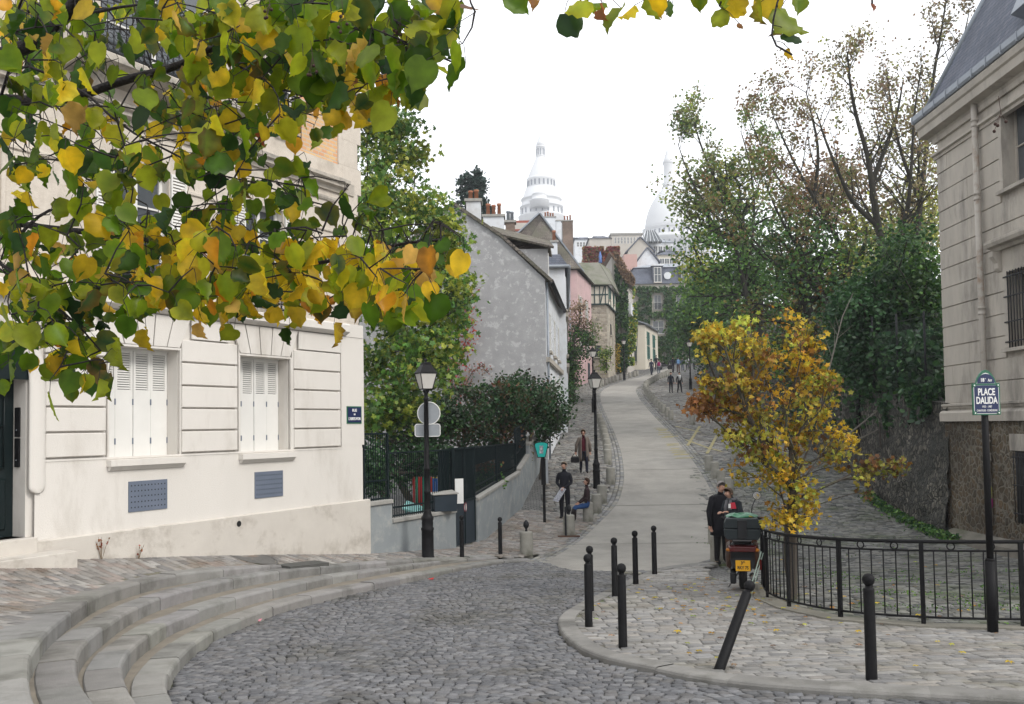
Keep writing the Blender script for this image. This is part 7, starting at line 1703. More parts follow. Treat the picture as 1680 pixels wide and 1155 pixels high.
m=MB(); m.prism([(cx_-3*s2,y-.01,cz_-6*s2),(cx_+3*s2,y-.01,cz_-6*s2),(cx_+3*s2,y-.01,cz_+7*s2),(cx_-3*s2,y-.01,cz_+7*s2)],(0,.003,0)); m.build('portrait_panel',mat('GreyPrint',(.5,.52,.55),(.15,.17,.2),18,.5,sharp=.1),t)
m=MB(); m.box((q[0]+.08,q[1],q[2]+1.62),(.11,.16,.75)); m.build('control_box',m_signback,t)
m=MB(); m.box((q[0]-.01,q[1]-.03,q[2]+1.6),(.14,.12,.80)); m.build('bracket',m_black,t)
# ================================================================ SCOOTER
m_brown=mat('ScooterPaint',(.05,.020,.009),(.035,.014,.007),3,.4,spec=.25); m_plast=mat('BlackPlastic',(.012,.013,.015),(.02,.021,.024),12,.45); m_case=mat('CasePlastic',(.010,.018,.022),(.016,.024,.028),8,.4,spec=.4)
m_rub=mat('Rubber',(.012,.012,.012),None,30,.85,bump=.5); m_chr=mat('MirrorMetal',(.75,.76,.78),(.65,.66,.68),4,.12,metal=.9); m_red=mat('TailRed',(.10,.004,.005),(.06,.003,.004),4,.2,spec=.7); m_yel=mat('PlateYellow',(.80,.42,.02),(.75,.38,.02),4,.5)
m_gbag=mat('GreenPlastic',(.02,.20,.09),(.012,.12,.055),9,.3,spec=.6); m_steel=mat('Steel',(.25,.25,.26),None,5,.4,metal=.8)
q=hit(1222,969,.07); SX,SY,SZ=q[0],q[1]+.10,q[2]
t=thing('motor_scooter','dark scooter with brown side panels, yellow plate and big rear top case seen from behind','scooter',(SX,SY,SZ))
def L_(x,y,z): return (SX+x,SY+y,SZ+z)
def wheel(y,r,w,par,name):
    m=MB(); n=28; 
    pts=[L_(0,y+r*.86*cos(a),r+r*.86*sin(a)) for a in [2*pi*i/n for i in range(n+1)]]
    # tyre as a torus flattened in x
    vs=[];fs=[];k=8
    for i in range(n):
        a=2*pi*i/n
        for j in range(k): b=2*pi*j/k; rr_=r-w*.5+w*.5*cos(b); vs.append(L_(w*.5*sin(b),y+rr_*cos(a),r+rr_*sin(a)))
    for i in range(n):
        for j in range(k): fs.append((i*k+j,i*k+(j+1)%k,((i+1)%n)*k+(j+1)%k,((i+1)%n)*k+j))
    w_=thing('wheelx','','x'); bpy.data.objects.remove(w_)
    o=m.add(vs,fs,smooth=True).build(name,m_rub,par); m=MB(); m.tube([L_(-.03,y,r),L_(.03,y,r)],r-w*.75,18); m.build('rim',m_steel,o); return o
wheel(.0,.24,.13,t,'wheel'); wheel(1.28,.23,.11,t,'wheel')
def loft_sec(mb,secs):  # secs: list of (y, [(x,z)...]) same count
    n=len(secs[0][1]); vs=[L_(x,y,z) for y,s in secs for x,z in s]
    fs=[(i*n+j,i*n+(j+1)%n,(i+1)*n+(j+1)%n,(i+1)*n+j) for i in range(len(secs)-1) for j in range(n)]
    fs+= [tuple(range(n))[::-1],tuple((len(secs)-1)*n+j for j in range(n))]; return mb.add(vs,fs)
def oct_(w,z0,z1,bw=None,c=.06): bw=bw or w; return [(-bw+c*.5,z0),(bw-c*.5,z0),(w,z0+(z1-z0)*.45),(w,z1-c),(w-c,z1),(-w+c,z1),(-w,z1-c),(-w,z0+(z1-z0)*.45)]
for s in (-1,1):
    m=MB(); 
    sec=lambda y,w,z0,z1: (y,[(s*(w-.07),z0),(s*(w-.01),z0+.05),(s*w,(z0+z1)/2),(s*(w-.02),z1-.03),(s*(w-.07),z1)])
    loft_sec(m,[sec(-.30,.22,.50,.72),sec(-.15,.27,.36,.78),(.15,[(s*.2,.30),(s*.27,.35),(s*.28,.55),(s*.26,.76),(s*.2,.8)]),sec(.55,.24,.30,.70)]); m.build('side_panel',m_brown,t,bevel=.012)
m=MB(); loft_sec(m,[(-.30,oct_(.20,.56,.74)),(-.1,oct_(.21,.48,.80)),(.5,oct_(.19,.35,.76)),(.62,oct_(.12,.30,.6))]); m.build('tail_body',m_plast,t,bevel=.01)
m=MB(); loft_sec(m,[(-.345,oct_(.21,.675,.755,c=.02)),(-.28,oct_(.235,.66,.775,c=.02))]); m.build('tail_light',m_red,t,bevel=.008)
for s in (-1,1): m=MB(); m.sphere(L_(s*.225,-.30,.70),.045,10,sz=.7); m.build('indicator',mat('Amber',(.45,.16,.02),None,5,.3) if s<0 else bpy.data.materials['Amber'],t)
m=MB(); loft_sec(m,[(-.30,[(-.17,.40),(.17,.40),(.2,.52),(.19,.66),(.1,.67),(-.1,.67),(-.19,.66),(-.2,.52)]),(.1,[(-.12,.46),(.12,.46),(.16,.52),(.16,.66),(.1,.67),(-.1,.67),(-.16,.66),(-.16,.52)])]); m.build('mudguard',m_plast,t)
m=MB(); m.box(L_(0,-.325,.445),(.235,.012,.175)); p_=m.build('number_plate',m_yel,t,bevel=.004)
text('39',.07,L_(.0,-.334,.490),pi/2,0,m_plast,'lettering',t,bold=.002,ext=.001); text('RKY 75',.072,L_(.0,-.334,.412),pi/2,0,m_plast,'lettering',t,sx=.8,bold=.002,ext=.001)
m=MB(); loft_sec(m,[(-.16,oct_(.15,.78,.86,c=.03)),(.1,oct_(.17,.78,.88,c=.03)),(.55,oct_(.13,.72,.80,c=.03))]); m.build('seat',m_rub,t,bevel=.015)
m=MB(); loft_sec(m,[(-.46,[(-.25,.88),(.25,.88),(.285,.94),(.29,1.06),(-.29,1.06),(-.285,.94)]),(-.02,[(-.23,.88),(.23,.88),(.27,.94),(.28,1.06),(-.28,1.06),(-.27,.94)])]); tc=m.build('top_case',m_case,t,bevel=.02)
m=MB(); loft_sec(m,[(-.475,[(-.295,1.065),(.295,1.065),(.29,1.15),(.25,1.235),(-.25,1.235),(-.29,1.15)]),(-.01,[(-.285,1.065),(.285,1.065),(.28,1.16),(.23,1.25),(-.23,1.25),(-.28,1.16)])]); m.build('lid',m_case,tc,bevel=.02)
m=MB(); m.box(L_(0,-.488,1.06),(.15,.03,.30)); m.build('latch',m_plast,tc,bevel=.008)
m=MB(); m.box(L_(0,-.1,.865),(.3,.5,.03)); m.build('rack',m_steel,t)
m=MB(); loft_sec(m,[(.62,oct_(.17,.22,.34,c=.03)),(1.0,oct_(.17,.22,.30,c=.03))]); m.build('floorboard',m_plast,t)
m=MB(); m.add([L_(-.26,1.02,.28),L_(.26,1.02,.28),L_(.28,1.08,.75),L_(.16,1.14,1.0),L_(-.16,1.14,1.0),L_(-.28,1.08,.75),L_(-.26,1.08,.28),L_(.26,1.08,.28),L_(.28,1.15,.75),L_(.16,1.2,1.0),L_(-.16,1.2,1.0),L_(-.28,1.15,.75)],[(0,1,2,3,4,5),(11,10,9,8,7,6)]+[(i,(i+1)%6,6+(i+1)%6,6+i) for i in range(6)]); m.build('leg_shield',m_brown,t)
m=MB(); m.tube([L_(0,1.28,.25),L_(0,1.08,1.02)],.03,8); m.build('fork',m_steel,t)
m=MB(); m.tube([L_(-.33,.92,1.10),L_(-.2,1.02,1.07),L_(0,1.06,1.05),L_(.2,1.02,1.07),L_(.33,.92,1.10)],.02,8); hb=m.build('handlebar',m_plast,t)
for s in (-1,1): m=MB(); m.tube([L_(s*.22,.96,1.085),L_(s*.35,.90,1.105)],.026,10); m.build('grip',m_rub,hb)
for s in (1,):
    m=MB(); m.tube([L_(s*.18,.98,1.09),L_(s*.2,.95,1.30),L_(s*.27,.92,1.46)],.009,6); mo=m.build('mirror',m_plast,t)
    m=MB(); m.tube([L_(s*.285,.90,1.50),L_(s*.285,.93,1.50)],.075,18); m.build('housing',m_plast,mo); m=MB(); m.tube([L_(s*.285,.893,1.50),L_(s*.285,.899,1.50)],.068,18); m.build('glass',m_chr,mo)
m=MB(); m.tube([L_(.17,-.42,.26),L_(.16,.2,.20)],[.06,.055],12); m.tube([L_(.17,-.45,.26),L_(.17,-.42,.26)],[.03,.06],12); m.build('exhaust',m_steel,t)
m=MB(); m.box(L_(-.16,.0,.22),(.10,.40,.20)); m.build('engine_cover',m_plast,t,bevel=.03)
m=MB(); m.tube([L_(-.05,.35,.26),L_(-.24,.22,.0)],.012,6); m.build('side_stand',m_steel,t)
t2=thing('plastic_bag','crumpled green plastic bag lying on the scooter top case','bag',L_(0,-.24,1.25)); m=MB(); n=14; k=5
vs=[];fs=[]
for i in range(k+1):
    f=i/k; r=1-.55*f**2
    for j in range(n): a=2*pi*j/n; nn=1+.13*mnoise.noise(Vector((cos(a)*2,sin(a)*2,f*3))); vs.append(L_(.26*cos(a)*r*nn,-.24+.19*sin(a)*r*nn,1.245+.05*f*nn+.012*sin(a*5)))
fs=[(i*n+j,i*n+(j+1)%n,(i+1)*n+(j+1)%n,(i+1)*n+j) for i in range(k) for j in range(n)]+[tuple(k*n+j for j in range(n))]
m.add(vs,fs); m.build('bag',m_gbag,t2)
t.rotation_euler[2]=-.23; bl_=t2.location-t.location; t2.rotation_euler[2]=-.23; t2.location=t.location+Matrix.Rotation(-.23,3,'Z')@bl_
# green handled rod leaning on the railing by the scooter
a=pz(1226,985,14.4); b_=pz(1249,905,14.55); a.z=g(14.4)+.08
t3=thing('leaning_rod','thin pale rod with a red strip leaning against the railing beside the scooter','rod',tuple(a)); m=MB(); m.tube([a,b_],.010,6); m.tube([a+Vector((.05,0,0)),b_+Vector((.03,0,-.02))],.007,6); m.build('rod',mat('PaleGreenRod',(.35,.45,.38),None,4,.4),t3); m=MB(); c_=a.lerp(b_,.72); m.box((c_.x+.05,c_.y,c_.z),(.03,.02,.16)); m.build('red_strip',m_red,t3)
# ================================================================ GARDEN TOYS behind the fence
cols=[(.45,.03,.03),(.45,.03,.03),(.02,.25,.16),(.45,.03,.03),(.02,.25,.16),(.02,.10,.45),(.02,.14,.55),(.02,.10,.45),(.02,.14,.55)]
t=thing('play_fence','colourful slatted play fence in red, green and blue inside the garden','play fence',tuple(P(705,830,24.5))); 
for i in range(14):
    x=679+i*4.1; q=P(x,785,24.5); cc=[(.40,.03,.03),(.03,.22,.13),(.42,.04,.03),(.42,.03,.03),(.02,.2,.14),(.4,.03,.03),(.02,.25,.18),(.4,.03,.03),(.02,.12,.45),(.02,.14,.5),(.02,.12,.45),(.02,.14,.5),(.02,.12,.45),(.02,.14,.5)][i]
    m=MB(); m.box((q[0],24.5,q[2]-.55),(.055,.03,1.1)); m.build('slat',mat('ToyPaint',cc,None,4,.4),t); m=MB(); m.sphere((q[0],24.5,q[2]+.02),.025,6); m.build('cap',mat('ToyCap',(.6,.45,.05) if i>7 else cc,None,4,.4),t)
t=thing('toy_slide','yellow and blue plastic toy slide behind the railings','toy',tuple(P(708,830,23.9))); m=MB(); a=[pz(700,842,24.0),pz(716,842,24.0),pz(722,815,24.4),pz(706,812,24.4)]; m.prism(a,(0,.3,.05)); m.build('slide',mat('ToyYellow',(.6,.45,.02),None,3,.35),t); m=MB(); a=[pz(716,826,24.3),pz(732,826,24.3),pz(732,806,24.3),pz(718,806,24.3)]; m.prism(a,(0,.3,0)); m.build('side',mat('ToyBlue',(.02,.16,.5),None,3,.35),t)
t=thing('play_table','pale turquoise toy picnic table low behind the railings','toy',tuple(P(680,835,23.4))); m=MB(); a=[pz(660,836,23.3),pz(690,846,23.2),pz(694,834,23.6),pz(668,824,23.7)]; m.prism(a,(0,0,.05)); m.build('table_top',mat('ToyTurquoise',(.3,.6,.58),None,3,.4),t); 
for x in (666,688): m=MB(); m.tube([pz(x,833,23.4),pz(x,852,23.4)],.03,5); m.build('leg',bpy.data.materials['ToyTurquoise'],t)
# litter
for i,(px,py,c_,lb) in enumerate(((423,1021,(.6,.25,.3),'tiny pink paper scrap on the setts below the lowest step'),(707,952,(.5,.03,.03),'tiny red wrapper in the gutter below the far end of the steps'))):
    q=hit(px,py,.0); m=MB(); m.add([(q[0]-.06,q[1]-.02,q[2]+.03),(q[0]+.04,q[1]-.03,q[2]+.02),(q[0]+.06,q[1]+.03,q[2]+.05),(q[0]-.03,q[1]+.04,q[2]+.02)],[(0,1,2,3)]); tag(m.build('paper_scrap',mat('Scrap',c_,None,4,.7)),lb,'litter')

# storm drain in the riser of the upper step
a,b=hit(478,945,.31),hit(535,938,.30); dx,dy=b[0]-a[0],b[1]-a[1]; L=math.hypot(dx,dy); ux,uy=dx/L,dy/L
t=thing('storm_drain','dark storm drain slot with worn stone lintel set into the upper step','drain',a); o=lambda s,d,z:(a[0]+ux*s-uy*d,a[1]+uy*s+ux*d,a[2]+(b[2]-a[2])*s/L+z)
m=MB(); m.hexa([o(0,.0,.0),o(L,.0,.0),o(L,.28,.0),o(0,.28,.0),o(0,.0,.10),o(L,.0,.10),o(L,.28,.10),o(0,.28,.10)]); m.build('slot',m_dark,t)
m=MB(); m.hexa([o(-.05,-.03,.10),o(L+.05,-.03,.10),o(L+.05,.32,.10),o(-.05,.32,.10),o(-.05,-.03,.17),o(L+.05,-.03,.17),o(L+.05,.32,.19),o(-.05,.32,.19)]); m.build('lintel',mat('DrainStone',(.10,.10,.095),(.07,.07,.065),5,.9,bump=.5),t)
# small dark cart-like moped parked behind the far walkers
q=hit(1091,607); t=thing('parked_moped','small dark moped parked at the top of the street behind the walkers','moped',q)
for dx_ in (-.6,.6): m=MB(); m.tube([(q[0]+dx_,q[1]-.05,q[2]+.3),(q[0]+dx_,q[1]+.05,q[2]+.3)],.3,14); m.build('wheel',m_rub,t)
m=MB(); m.prism([(q[0]-.75,q[1]-.15,q[2]+.55),(q[0]-.2,q[1]-.15,q[2]+.4),(q[0]+.4,q[1]-.15,q[2]+.45),(q[0]+.65,q[1]-.15,q[2]+1.1),(q[0]+.5,q[1]-.15,q[2]+1.15),(q[0]+.25,q[1]-.15,q[2]+.7),(q[0]-.3,q[1]-.15,q[2]+.85),(q[0]-.8,q[1]-.15,q[2]+.85)],(0,.3,0)); m.build('body',m_plast,t)
m=MB(); m.tube([(q[0]+.52,q[1]-.3,q[2]+1.15),(q[0]+.52,q[1]+.3,q[2]+1.15)],.025,6); m.build('handlebar',m_plast,t)
# ================================================================ PEOPLE
m_skin=mat('Skin',(.50,.29,.21),(.44,.25,.18),8,.6,spec=.3)
def cloth(c,n=None): return mat(n or 'Cloth',c,tuple(x*.75 for x in c),14,.9,bump=.3,bscale=60)
def person(label,loc,rz,H=1.75,top=(.02,.02,.025),legs=(.02,.02,.03),shoe=(.012,.012,.012),hair=(.08,.05,.03),hairlen=0,arms=None,legpose=None,lean=0,seated=False,coat=None,skirt=None,fingers=True,headturn=0,headdown=0,scarf=None,pack=None,group=None,female=False,bulk=1.0,collar=None):
    k=H/1.75; t=thing('person',label,'person',loc,group); B=0 if not seated else -.33
    V={};E=[]
    def v(n,x,y,z,rx,ry=None): V[n]=((x,y,z),(rx,ry or rx))
    def e(a,b,m): E.append((a,b,m))
    L=lean; zs=lambda z: z+B
    def up_(x,y,z): # lean forward about the pelvis
        dz=z-.95; return (x,y-sin(L)*dz,.95+cos(L)*dz)
    sh=.155 if female else .175
    for n,x,y,z,rx,ry in (('pel',0,0,.95,.16*bulk,.125*bulk),('spi',0,0,1.12,.155*bulk,.12*bulk),('che',0,0,1.30,.15*bulk,.115*bulk),('nb',0,.01,1.45,.085,.075),('nk',0,-.005,1.51,.052,.052)):
        q=up_(x,y,z); v(n,q[0],q[1],q[2]+B,rx,ry)
    hd=headdown
    for n,f,z,r in (('h0',-.012,1.575,.068),('h1',-.016,1.645,.088),('h2',-.005,1.705,.074)):
        q=up_(0,f-sin(hd)*(z-1.51),1.51+cos(hd)*(z-1.51)); v(n,q[0],q[1],q[2]+B,r,r*1.08)
    for a,b in (('pel','spi'),('spi','che'),('che','nb')): e(a,b,'top')
    e('nb','nk','collar' if collar else 'skin'); e('nk','h0','skin'); e('h0','h1','skin'); e('h1','h2','skin')
    # nose
    q=up_(sin(headturn)*.1,-.105-sin(hd)*.11,1.625-sin(hd)*.03); v('nose',q[0],q[1],q[2]+B,.013); e('h1','nose','skin')
    arms=arms or {}
    for s,nm in ((1,'R'),(-1,'L')):
        q=up_(s*sh,.0,1.40); v('s'+nm,q[0],q[1],q[2]+B,.068*bulk,.068*bulk); e('che','s'+nm,'top')
        A=arms.get(nm,((s*.235,.03,1.14),(s*.25,-.05,.90))); el=up_(*A[0]); wr=up_(*A[1])
        v('e'+nm,el[0],el[1],el[2]+B,.052*bulk); v('w'+nm,wr[0],wr[1],wr[2]+B,.036); e('s'+nm,'e'+nm,'top'); e('e'+nm,'w'+nm,'top')
        d=(Vector(wr)-Vector(el)).normalized(); pm=Vector(wr)+d*.06; v('p'+nm,pm.x,pm.y,pm.z+B,.030,.022); e('w'+nm,'p'+nm,'skin')
        if fingers:
            side=d.cross(Vector((0,1,0)) if abs(d.y)<.8 else Vector((0,0,1))).normalized(); nn=d.cross(side).normalized()
            for fi,(o,ln) in enumerate(((-.027,.062),(-.009,.074),(.009,.070),(.026,.055))):
                b0=pm+side*o+d*.02; b1=b0+d*ln*.55+nn*.012; b2=b1+d*ln*.4+nn*.026
                for j,bb in enumerate((b0,b1,b2)): v(f'f{nm}{fi}{j}',bb.x,bb.y,bb.z+B,.0088-.001*j)
                e('p'+nm,f'f{nm}{fi}0','skin'); e(f'f{nm}{fi}0',f'f{nm}{fi}1','skin'); e(f'f{nm}{fi}1',f'f{nm}{fi}2','skin')
            b0=Vector(wr)+d*.03-side*.03*1; b1=b0+d*.03-side*.022; b2=b1+d*.028+nn*.01
            v(f't{nm}0',b1.x,b1.y,b1.z+B,.010); v(f't{nm}1',b2.x,b2.y,b2.z+B,.009); e('w'+nm,f't{nm}0','skin'); e(f't{nm}0',f't{nm}1','skin')
        lp=(legpose or {}).get(nm)
        if not lp: lp=((s*.10,-.01,.50),(s*.105,.02,.085),(s*.12,-.14,.035))
        v('h'+nm,s*.09,0,.88+B,.100*bulk,.105*bulk); v('k'+nm,*lp[0],.072*bulk); v('a'+nm,*lp[1],.056); v('t'+nm,*lp[2],.038,.032)
        e('pel','h'+nm,'legs'); e('h'+nm,'k'+nm,'legs'); e('k'+nm,'a'+nm,'legs' if not (skirt or seated) else 'boot'); e('a'+nm,'t'+nm,'shoe')
    names=list(V); ix={n:i for i,n in enumerate(names)}
    me=bpy.data.meshes.new('body'); bm=bmesh.new(); sl=bm.verts.layers.skin.verify(); vv=[]
    for n in names: q=bm.verts.new(V[n][0]); q[sl].radius=V[n][1]; q[sl].use_root=(n=='pel'); vv.append(q)
    for a,b,_ in E: bm.edges.new((vv[ix[a]],vv[ix[b]]))
    bm.to_mesh(me); bm.free(); o=bpy.data.objects.new('tmpb',me); COL.objects.link(o)
    md=o.modifiers.new('s','SKIN'); md.use_smooth_shade=True; md.branch_smoothing=.6; sb=o.modifiers.new('d','SUBSURF'); sb.levels=1; sb.render_levels=1
    dg=bpy.context.evaluated_depsgraph_get(); dg.update(); ev=bpy.data.meshes.new_from_object(o.evaluated_get(dg)); bpy.data.objects.remove(o)
    mats={'top':cloth(top),'legs':cloth(legs),'shoe':cloth(shoe),'skin':m_skin,'boot':cloth(shoe),'collar':cloth(top)}; keys=list(mats)
    ev.materials.clear()
    for kk in keys: ev.materials.append(mats[kk])
    segs=[(Vector(V[a][0]),Vector(V[b][0]),(V[a][1][0]+V[b][1][0])/2,keys.index(mm)) for a,b,mm in E]
    for p in ev.polygons:
        c=p.center; best=None
        for a,b,r,mi in segs:
            ab=b-a; tt_=max(0,min(1,(c-a).dot(ab)/max(ab.length_squared,1e-9))); d=(c-a-ab*tt_).length-r
            if best is None or d<best[0]: best=(d,mi)
        p.material_index=best[1]; p.use_smooth=True
    bo=bpy.data.objects.new('body',ev); COL.objects.link(bo); bo.parent=t
    # hair cap
    hc=Vector(V['h1'][0])+Vector((0,.016,.022)); hm=MB(); n=14; kk=8; vs=[];fs=[]
    for i in range(kk+1):
        ph=pi*.5-pi*.5*i/kk*(1.12+hairlen*.35)
        for j in range(n):
            a=2*pi*j/n; front=max(0,-sin(a)); pp=ph if front<.35 else max(ph,pi*.5*(.28+.45*(front-.35)))
            r=.099+.004*mnoise.noise(Vector((cos(a)*3,sin(a)*3,i))); vs.append((hc.x+r*cos(a)*cos(pp),hc.y+r*1.12*sin(a)*cos(pp),hc.z+r*1.08*sin(pp)-(hairlen*.05 if i==kk and front<.2 else 0)))
    fs=[(i*n+j,(i+1)*n+j,(i+1)*n+(j+1)%n,i*n+(j+1)%n) for i in range(kk) for j in range(n)]
    hm.add(vs,fs,smooth=True).build('hair',cloth(hair,'Hair'),t).parent=t
    ob=t.children[-1]
    if fingers:
        for s in (1,-1):
            q=up_(s*.031,-.098-sin(hd)*.12,1.652-sin(hd)*.02); m=MB(); m.sphere((q[0],q[1],q[2]+B),.009,6); m.build('eye',m_dark,t)
            q=up_(s*.088,-.005-sin(hd)*.1,1.63); m=MB(); m.sphere((q[0],q[1],q[2]+B),.022,7,sx=.45,sz=1.3); m.build('ear',m_skin,t)
        q=up_(0,-.098-sin(hd)*.08,1.588-sin(hd)*.02); m=MB(); m.sphere((q[0],q[1],q[2]+B),.016,7,sz=.35,sy=.5,sx=1.4); m.build('mouth',mat('Lip',(.35,.12,.10),None,5,.6) if 'Lip' not in bpy.data.materials else bpy.data.materials['Lip'],t)
    def shell(prof,mm,name,open_=0,seg=22,lean_=True):
        m=MB(); vs=[];fs=[]; a0=-pi/2+open_; a1=-pi/2+2*pi-open_; cl=open_==0; ns=seg if cl else seg+1
        for z,rx,ry,oy in prof:
            for j in range(ns):
                a=a0+(a1-a0)*j/seg; f=1+.035*sin(a*5+z*4); q=up_(rx*cos(a)*f,oy+ry*sin(a)*f,z) if lean_ and z>.95 else (rx*cos(a)*f,oy+ry*sin(a)*f,z); vs.append((q[0],q[1],q[2]+B))
        for i in range(len(prof)-1):
            for j in range(seg): fs.append((i*ns+j,i*ns+(j+1)%ns,(i+1)*ns+(j+1)%ns,(i+1)*ns+j))
        o=m.add(vs,fs,smooth=True).build(name,mm,t); sd=o.modifiers.new('t','SOLIDIFY'); sd.thickness=.012; return o
    if coat:
        c,hem,op=coat; mm=cloth(c,'CoatCloth')
        shell([(1.47,.10,.085,0),(1.42,.17,.12,0),(1.30,.195,.145,0),(1.12,.19,.15,0),(.95,.20,.16,0),(hem+.15,.215,.17,.0),(hem,.225,.175,.01)],mm,'coat',op)
        for s,nm in ((1,'R'),(-1,'L')):
            a,b,c_=[Vector(V[x+nm][0]) for x in ('s','e','w')]; m=MB(); m.tube([a+Vector((-s*.03,0,.03)),a,b,c_],[.06,.085,.068,.056],10); m.build('sleeve',mm,t)
    if skirt: c,z0=skirt; shell([(1.02,.15,.12,0),(.9,.18,.145,0),(z0,.23,.19,-.02)],cloth(c,'SkirtCloth'),'skirt')
    if scarf: m=MB(); q=V['nb'][0]; m.tube([(q[0]+.10*cos(a),q[1]+.085*sin(a),q[2]+.04+.01*sin(3*a)) for a in [2*pi*i/14 for i in range(15)]],.032,7); m.tube([(q[0]-.05,q[1]-.11,q[2]+.02),(q[0]-.06,q[1]-.15,q[2]-.15),(q[0]-.06,q[1]-.15,q[2]-.38)],[.035,.045,.04],7); m.tube([(q[0]+.05,q[1]-.11,q[2]+.02),(q[0]+.06,q[1]-.15,q[2]-.15),(q[0]+.06,q[1]-.15,q[2]-.32)],[.035,.045,.04],7); m.build('scarf',cloth(scarf,'ScarfCloth'),t)
    if pack: m=MB(); q=V['che'][0]; m.rbox((q[0],q[1]+.19,q[2]-.06),(.30,.17,.44),.05); m.build('backpack',cloth(pack,'PackCloth'),t,bevel=.02)
    # local coordinates -> everything under the thing
    for ch in t.children:
        if ch.name.startswith('body'): continue
        # MB.build subtracted the thing location; undo for locally built meshes
        ch.data.transform(Matrix.Translation(Vector(loc)))
    t.rotation_euler[2]=rz; t.scale=(k,k,k); return t
def walk(s=1,a=.22):
    return {'R':((.10,-.14*s,.52),(.10,-.20*s*1.0,.10),(.11,-.36*s if s>0 else -.02*s+.03,.06)),'L':((-.10,.02,.50),(-.10,.20*s,.14),(-.11,.06*s,.04))}
# man standing with folded newspaper
q=hit(927,852); TH=1.78
armF={'R':((.235,-.02,1.13),(.07,-.20,.98)),'L':((-.235,-.02,1.13),(-.05,-.21,.97))}
person('bald man in black jacket and trousers standing on the footway holding a folded paper',q,-.35,TH,top=(.012,.013,.02),legs=(.012,.012,.018),hair=(.22,.17,.13),arms=armF,headturn=-.3,fingers=True,bulk=1.08)
m=MB(); a=Vector(q)+Vector((-.10,-.27,.80)); m.prism([(a.x-.28,a.y-.02,a.z-.18),(a.x-.12,a.y-.04,a.z-.24),(a.x+.14,a.y,a.z+.16),(a.x-.02,a.y+.02,a.z+.20)],(0,.03,0)); tag(m.build('newspaper',mat('NewsPrint',(.55,.57,.62),(.25,.25,.30),30,.8,sharp=.1)),'folded grey newspaper hanging from the hands of the standing man','newspaper')
# seated girl
q=hit(962,857); qs=(q[0]+.03,q[1]-.02,q[2])
person('young woman in dark leather jacket, jeans and tall boots sitting on a stone bollard',(qs[0],qs[1],qs[2]),-pi/2+.1,1.66,top=(.035,.02,.022),legs=(.03,.08,.22),shoe=(.018,.012,.012),hair=(.05,.025,.015),hairlen=1,seated=True,female=True,arms={'R':((.22,-.02,1.14),(.15,-.25,.98)),'L':((-.22,-.02,1.14),(-.12,-.25,.98))},legpose={'R':((.11,-.42,.50),(.11,-.44,.10),(.12,-.60,.035)),'L':((-.11,-.40,.48),(-.11,-.50,.10),(-.12,-.66,.035))},coat=None)
# woman in long coat
q=hit(958,777)
person('woman with short auburn hair in open tweed coat and burgundy jumper walking down the footway',q,.05,1.68,top=(.09,.01,.02),legs=(.01,.012,.025),shoe=(.012,.012,.012),hair=(.13,.07,.035),hairlen=.7,female=True,coat=((.17,.14,.12),.50,.42),legpose=walk(1),arms={'R':((.26,.03,1.14),(.27,-.02,.88)),'L':((-.27,.03,1.14),(-.31,-.06,.88))},fingers=True)
hb_=thing('handbag','soft black handbag carried by the woman in the tweed coat','handbag',(q[0]-.34,q[1]-.10,q[2]+.55)); m=MB(); c=hb_.location; m.rbox((c[0],c[1],c[2]),(.32,.14,.24),.05); m.build('bag',cloth((.012,.012,.014)),hb_,bevel=.02); m=MB(); m.tube([(c[0]-.1,c[1],c[2]+.1),(c[0]-.02,c[1],c[2]+.26),(c[0]+.1,c[1],c[2]+.1)],.012,6); m.build('strap',cloth((.012,.012,.014)),hb_)
# couple with the scooter
ym=20.6; xm=(1177-840)/1500*ym
person('tall grey haired man in long black coat looking down beside the scooter',(xm,ym,g(ym)),.35,1.84,top=(.008,.008,.012),legs=(.01,.01,.012),hair=(.26,.24,.23),headdown=.35,headturn=.1,bulk=1.1,coat=((.008,.008,.012),.62,0),arms={'R':((.25,.02,1.13),(.22,-.10,.90)),'L':((-.26,.02,1.13),(-.27,-.03,.84))},collar=1)
yw=19.7; xw=(1203-840)/1500*yw; zw=g(yw)+.05
person('brown haired woman in dark cape and green skirt bending over a red booklet',(xw,yw,zw),-.95,1.70,top=(.015,.018,.024),legs=(.012,.012,.012),shoe=(.012,.01,.01),hair=(.10,.065,.045),hairlen=.8,lean=.28,headdown=.5,female=True,bulk=1.12,skirt=((.05,.36,.22),.42),coat=((.016,.02,.026),.86,.15),arms={'R':((.24,-.08,1.18),(.12,-.32,1.22)),'L':((-.24,-.08,1.18),(-.10,-.34,1.20))},scarf=(.14,.14,.15))
m=MB(); c=Vector(P(1203,830,19.3)); m.hexa([(c.x-.05,c.y,c.z-.06),(c.x+.07,c.y+.02,c.z-.06),(c.x+.07,c.y+.035,c.z-.06),(c.x-.05,c.y+.015,c.z-.06),(c.x-.06,c.y+.04,c.z+.06),(c.x+.05,c.y+.06,c.z+.07),(c.x+.05,c.y+.075,c.z+.07),(c.x-.06,c.y+.055,c.z+.06)]); m.box((c.x-.075,c.y+.01,c.z-.0),(.05,.01,.09),.1,k=1); tag(m.build('booklet',[mat('RedCover',(.42,.01,.03),None,4,.5),m_white]),'small red booklet held open by the bending woman','booklet')
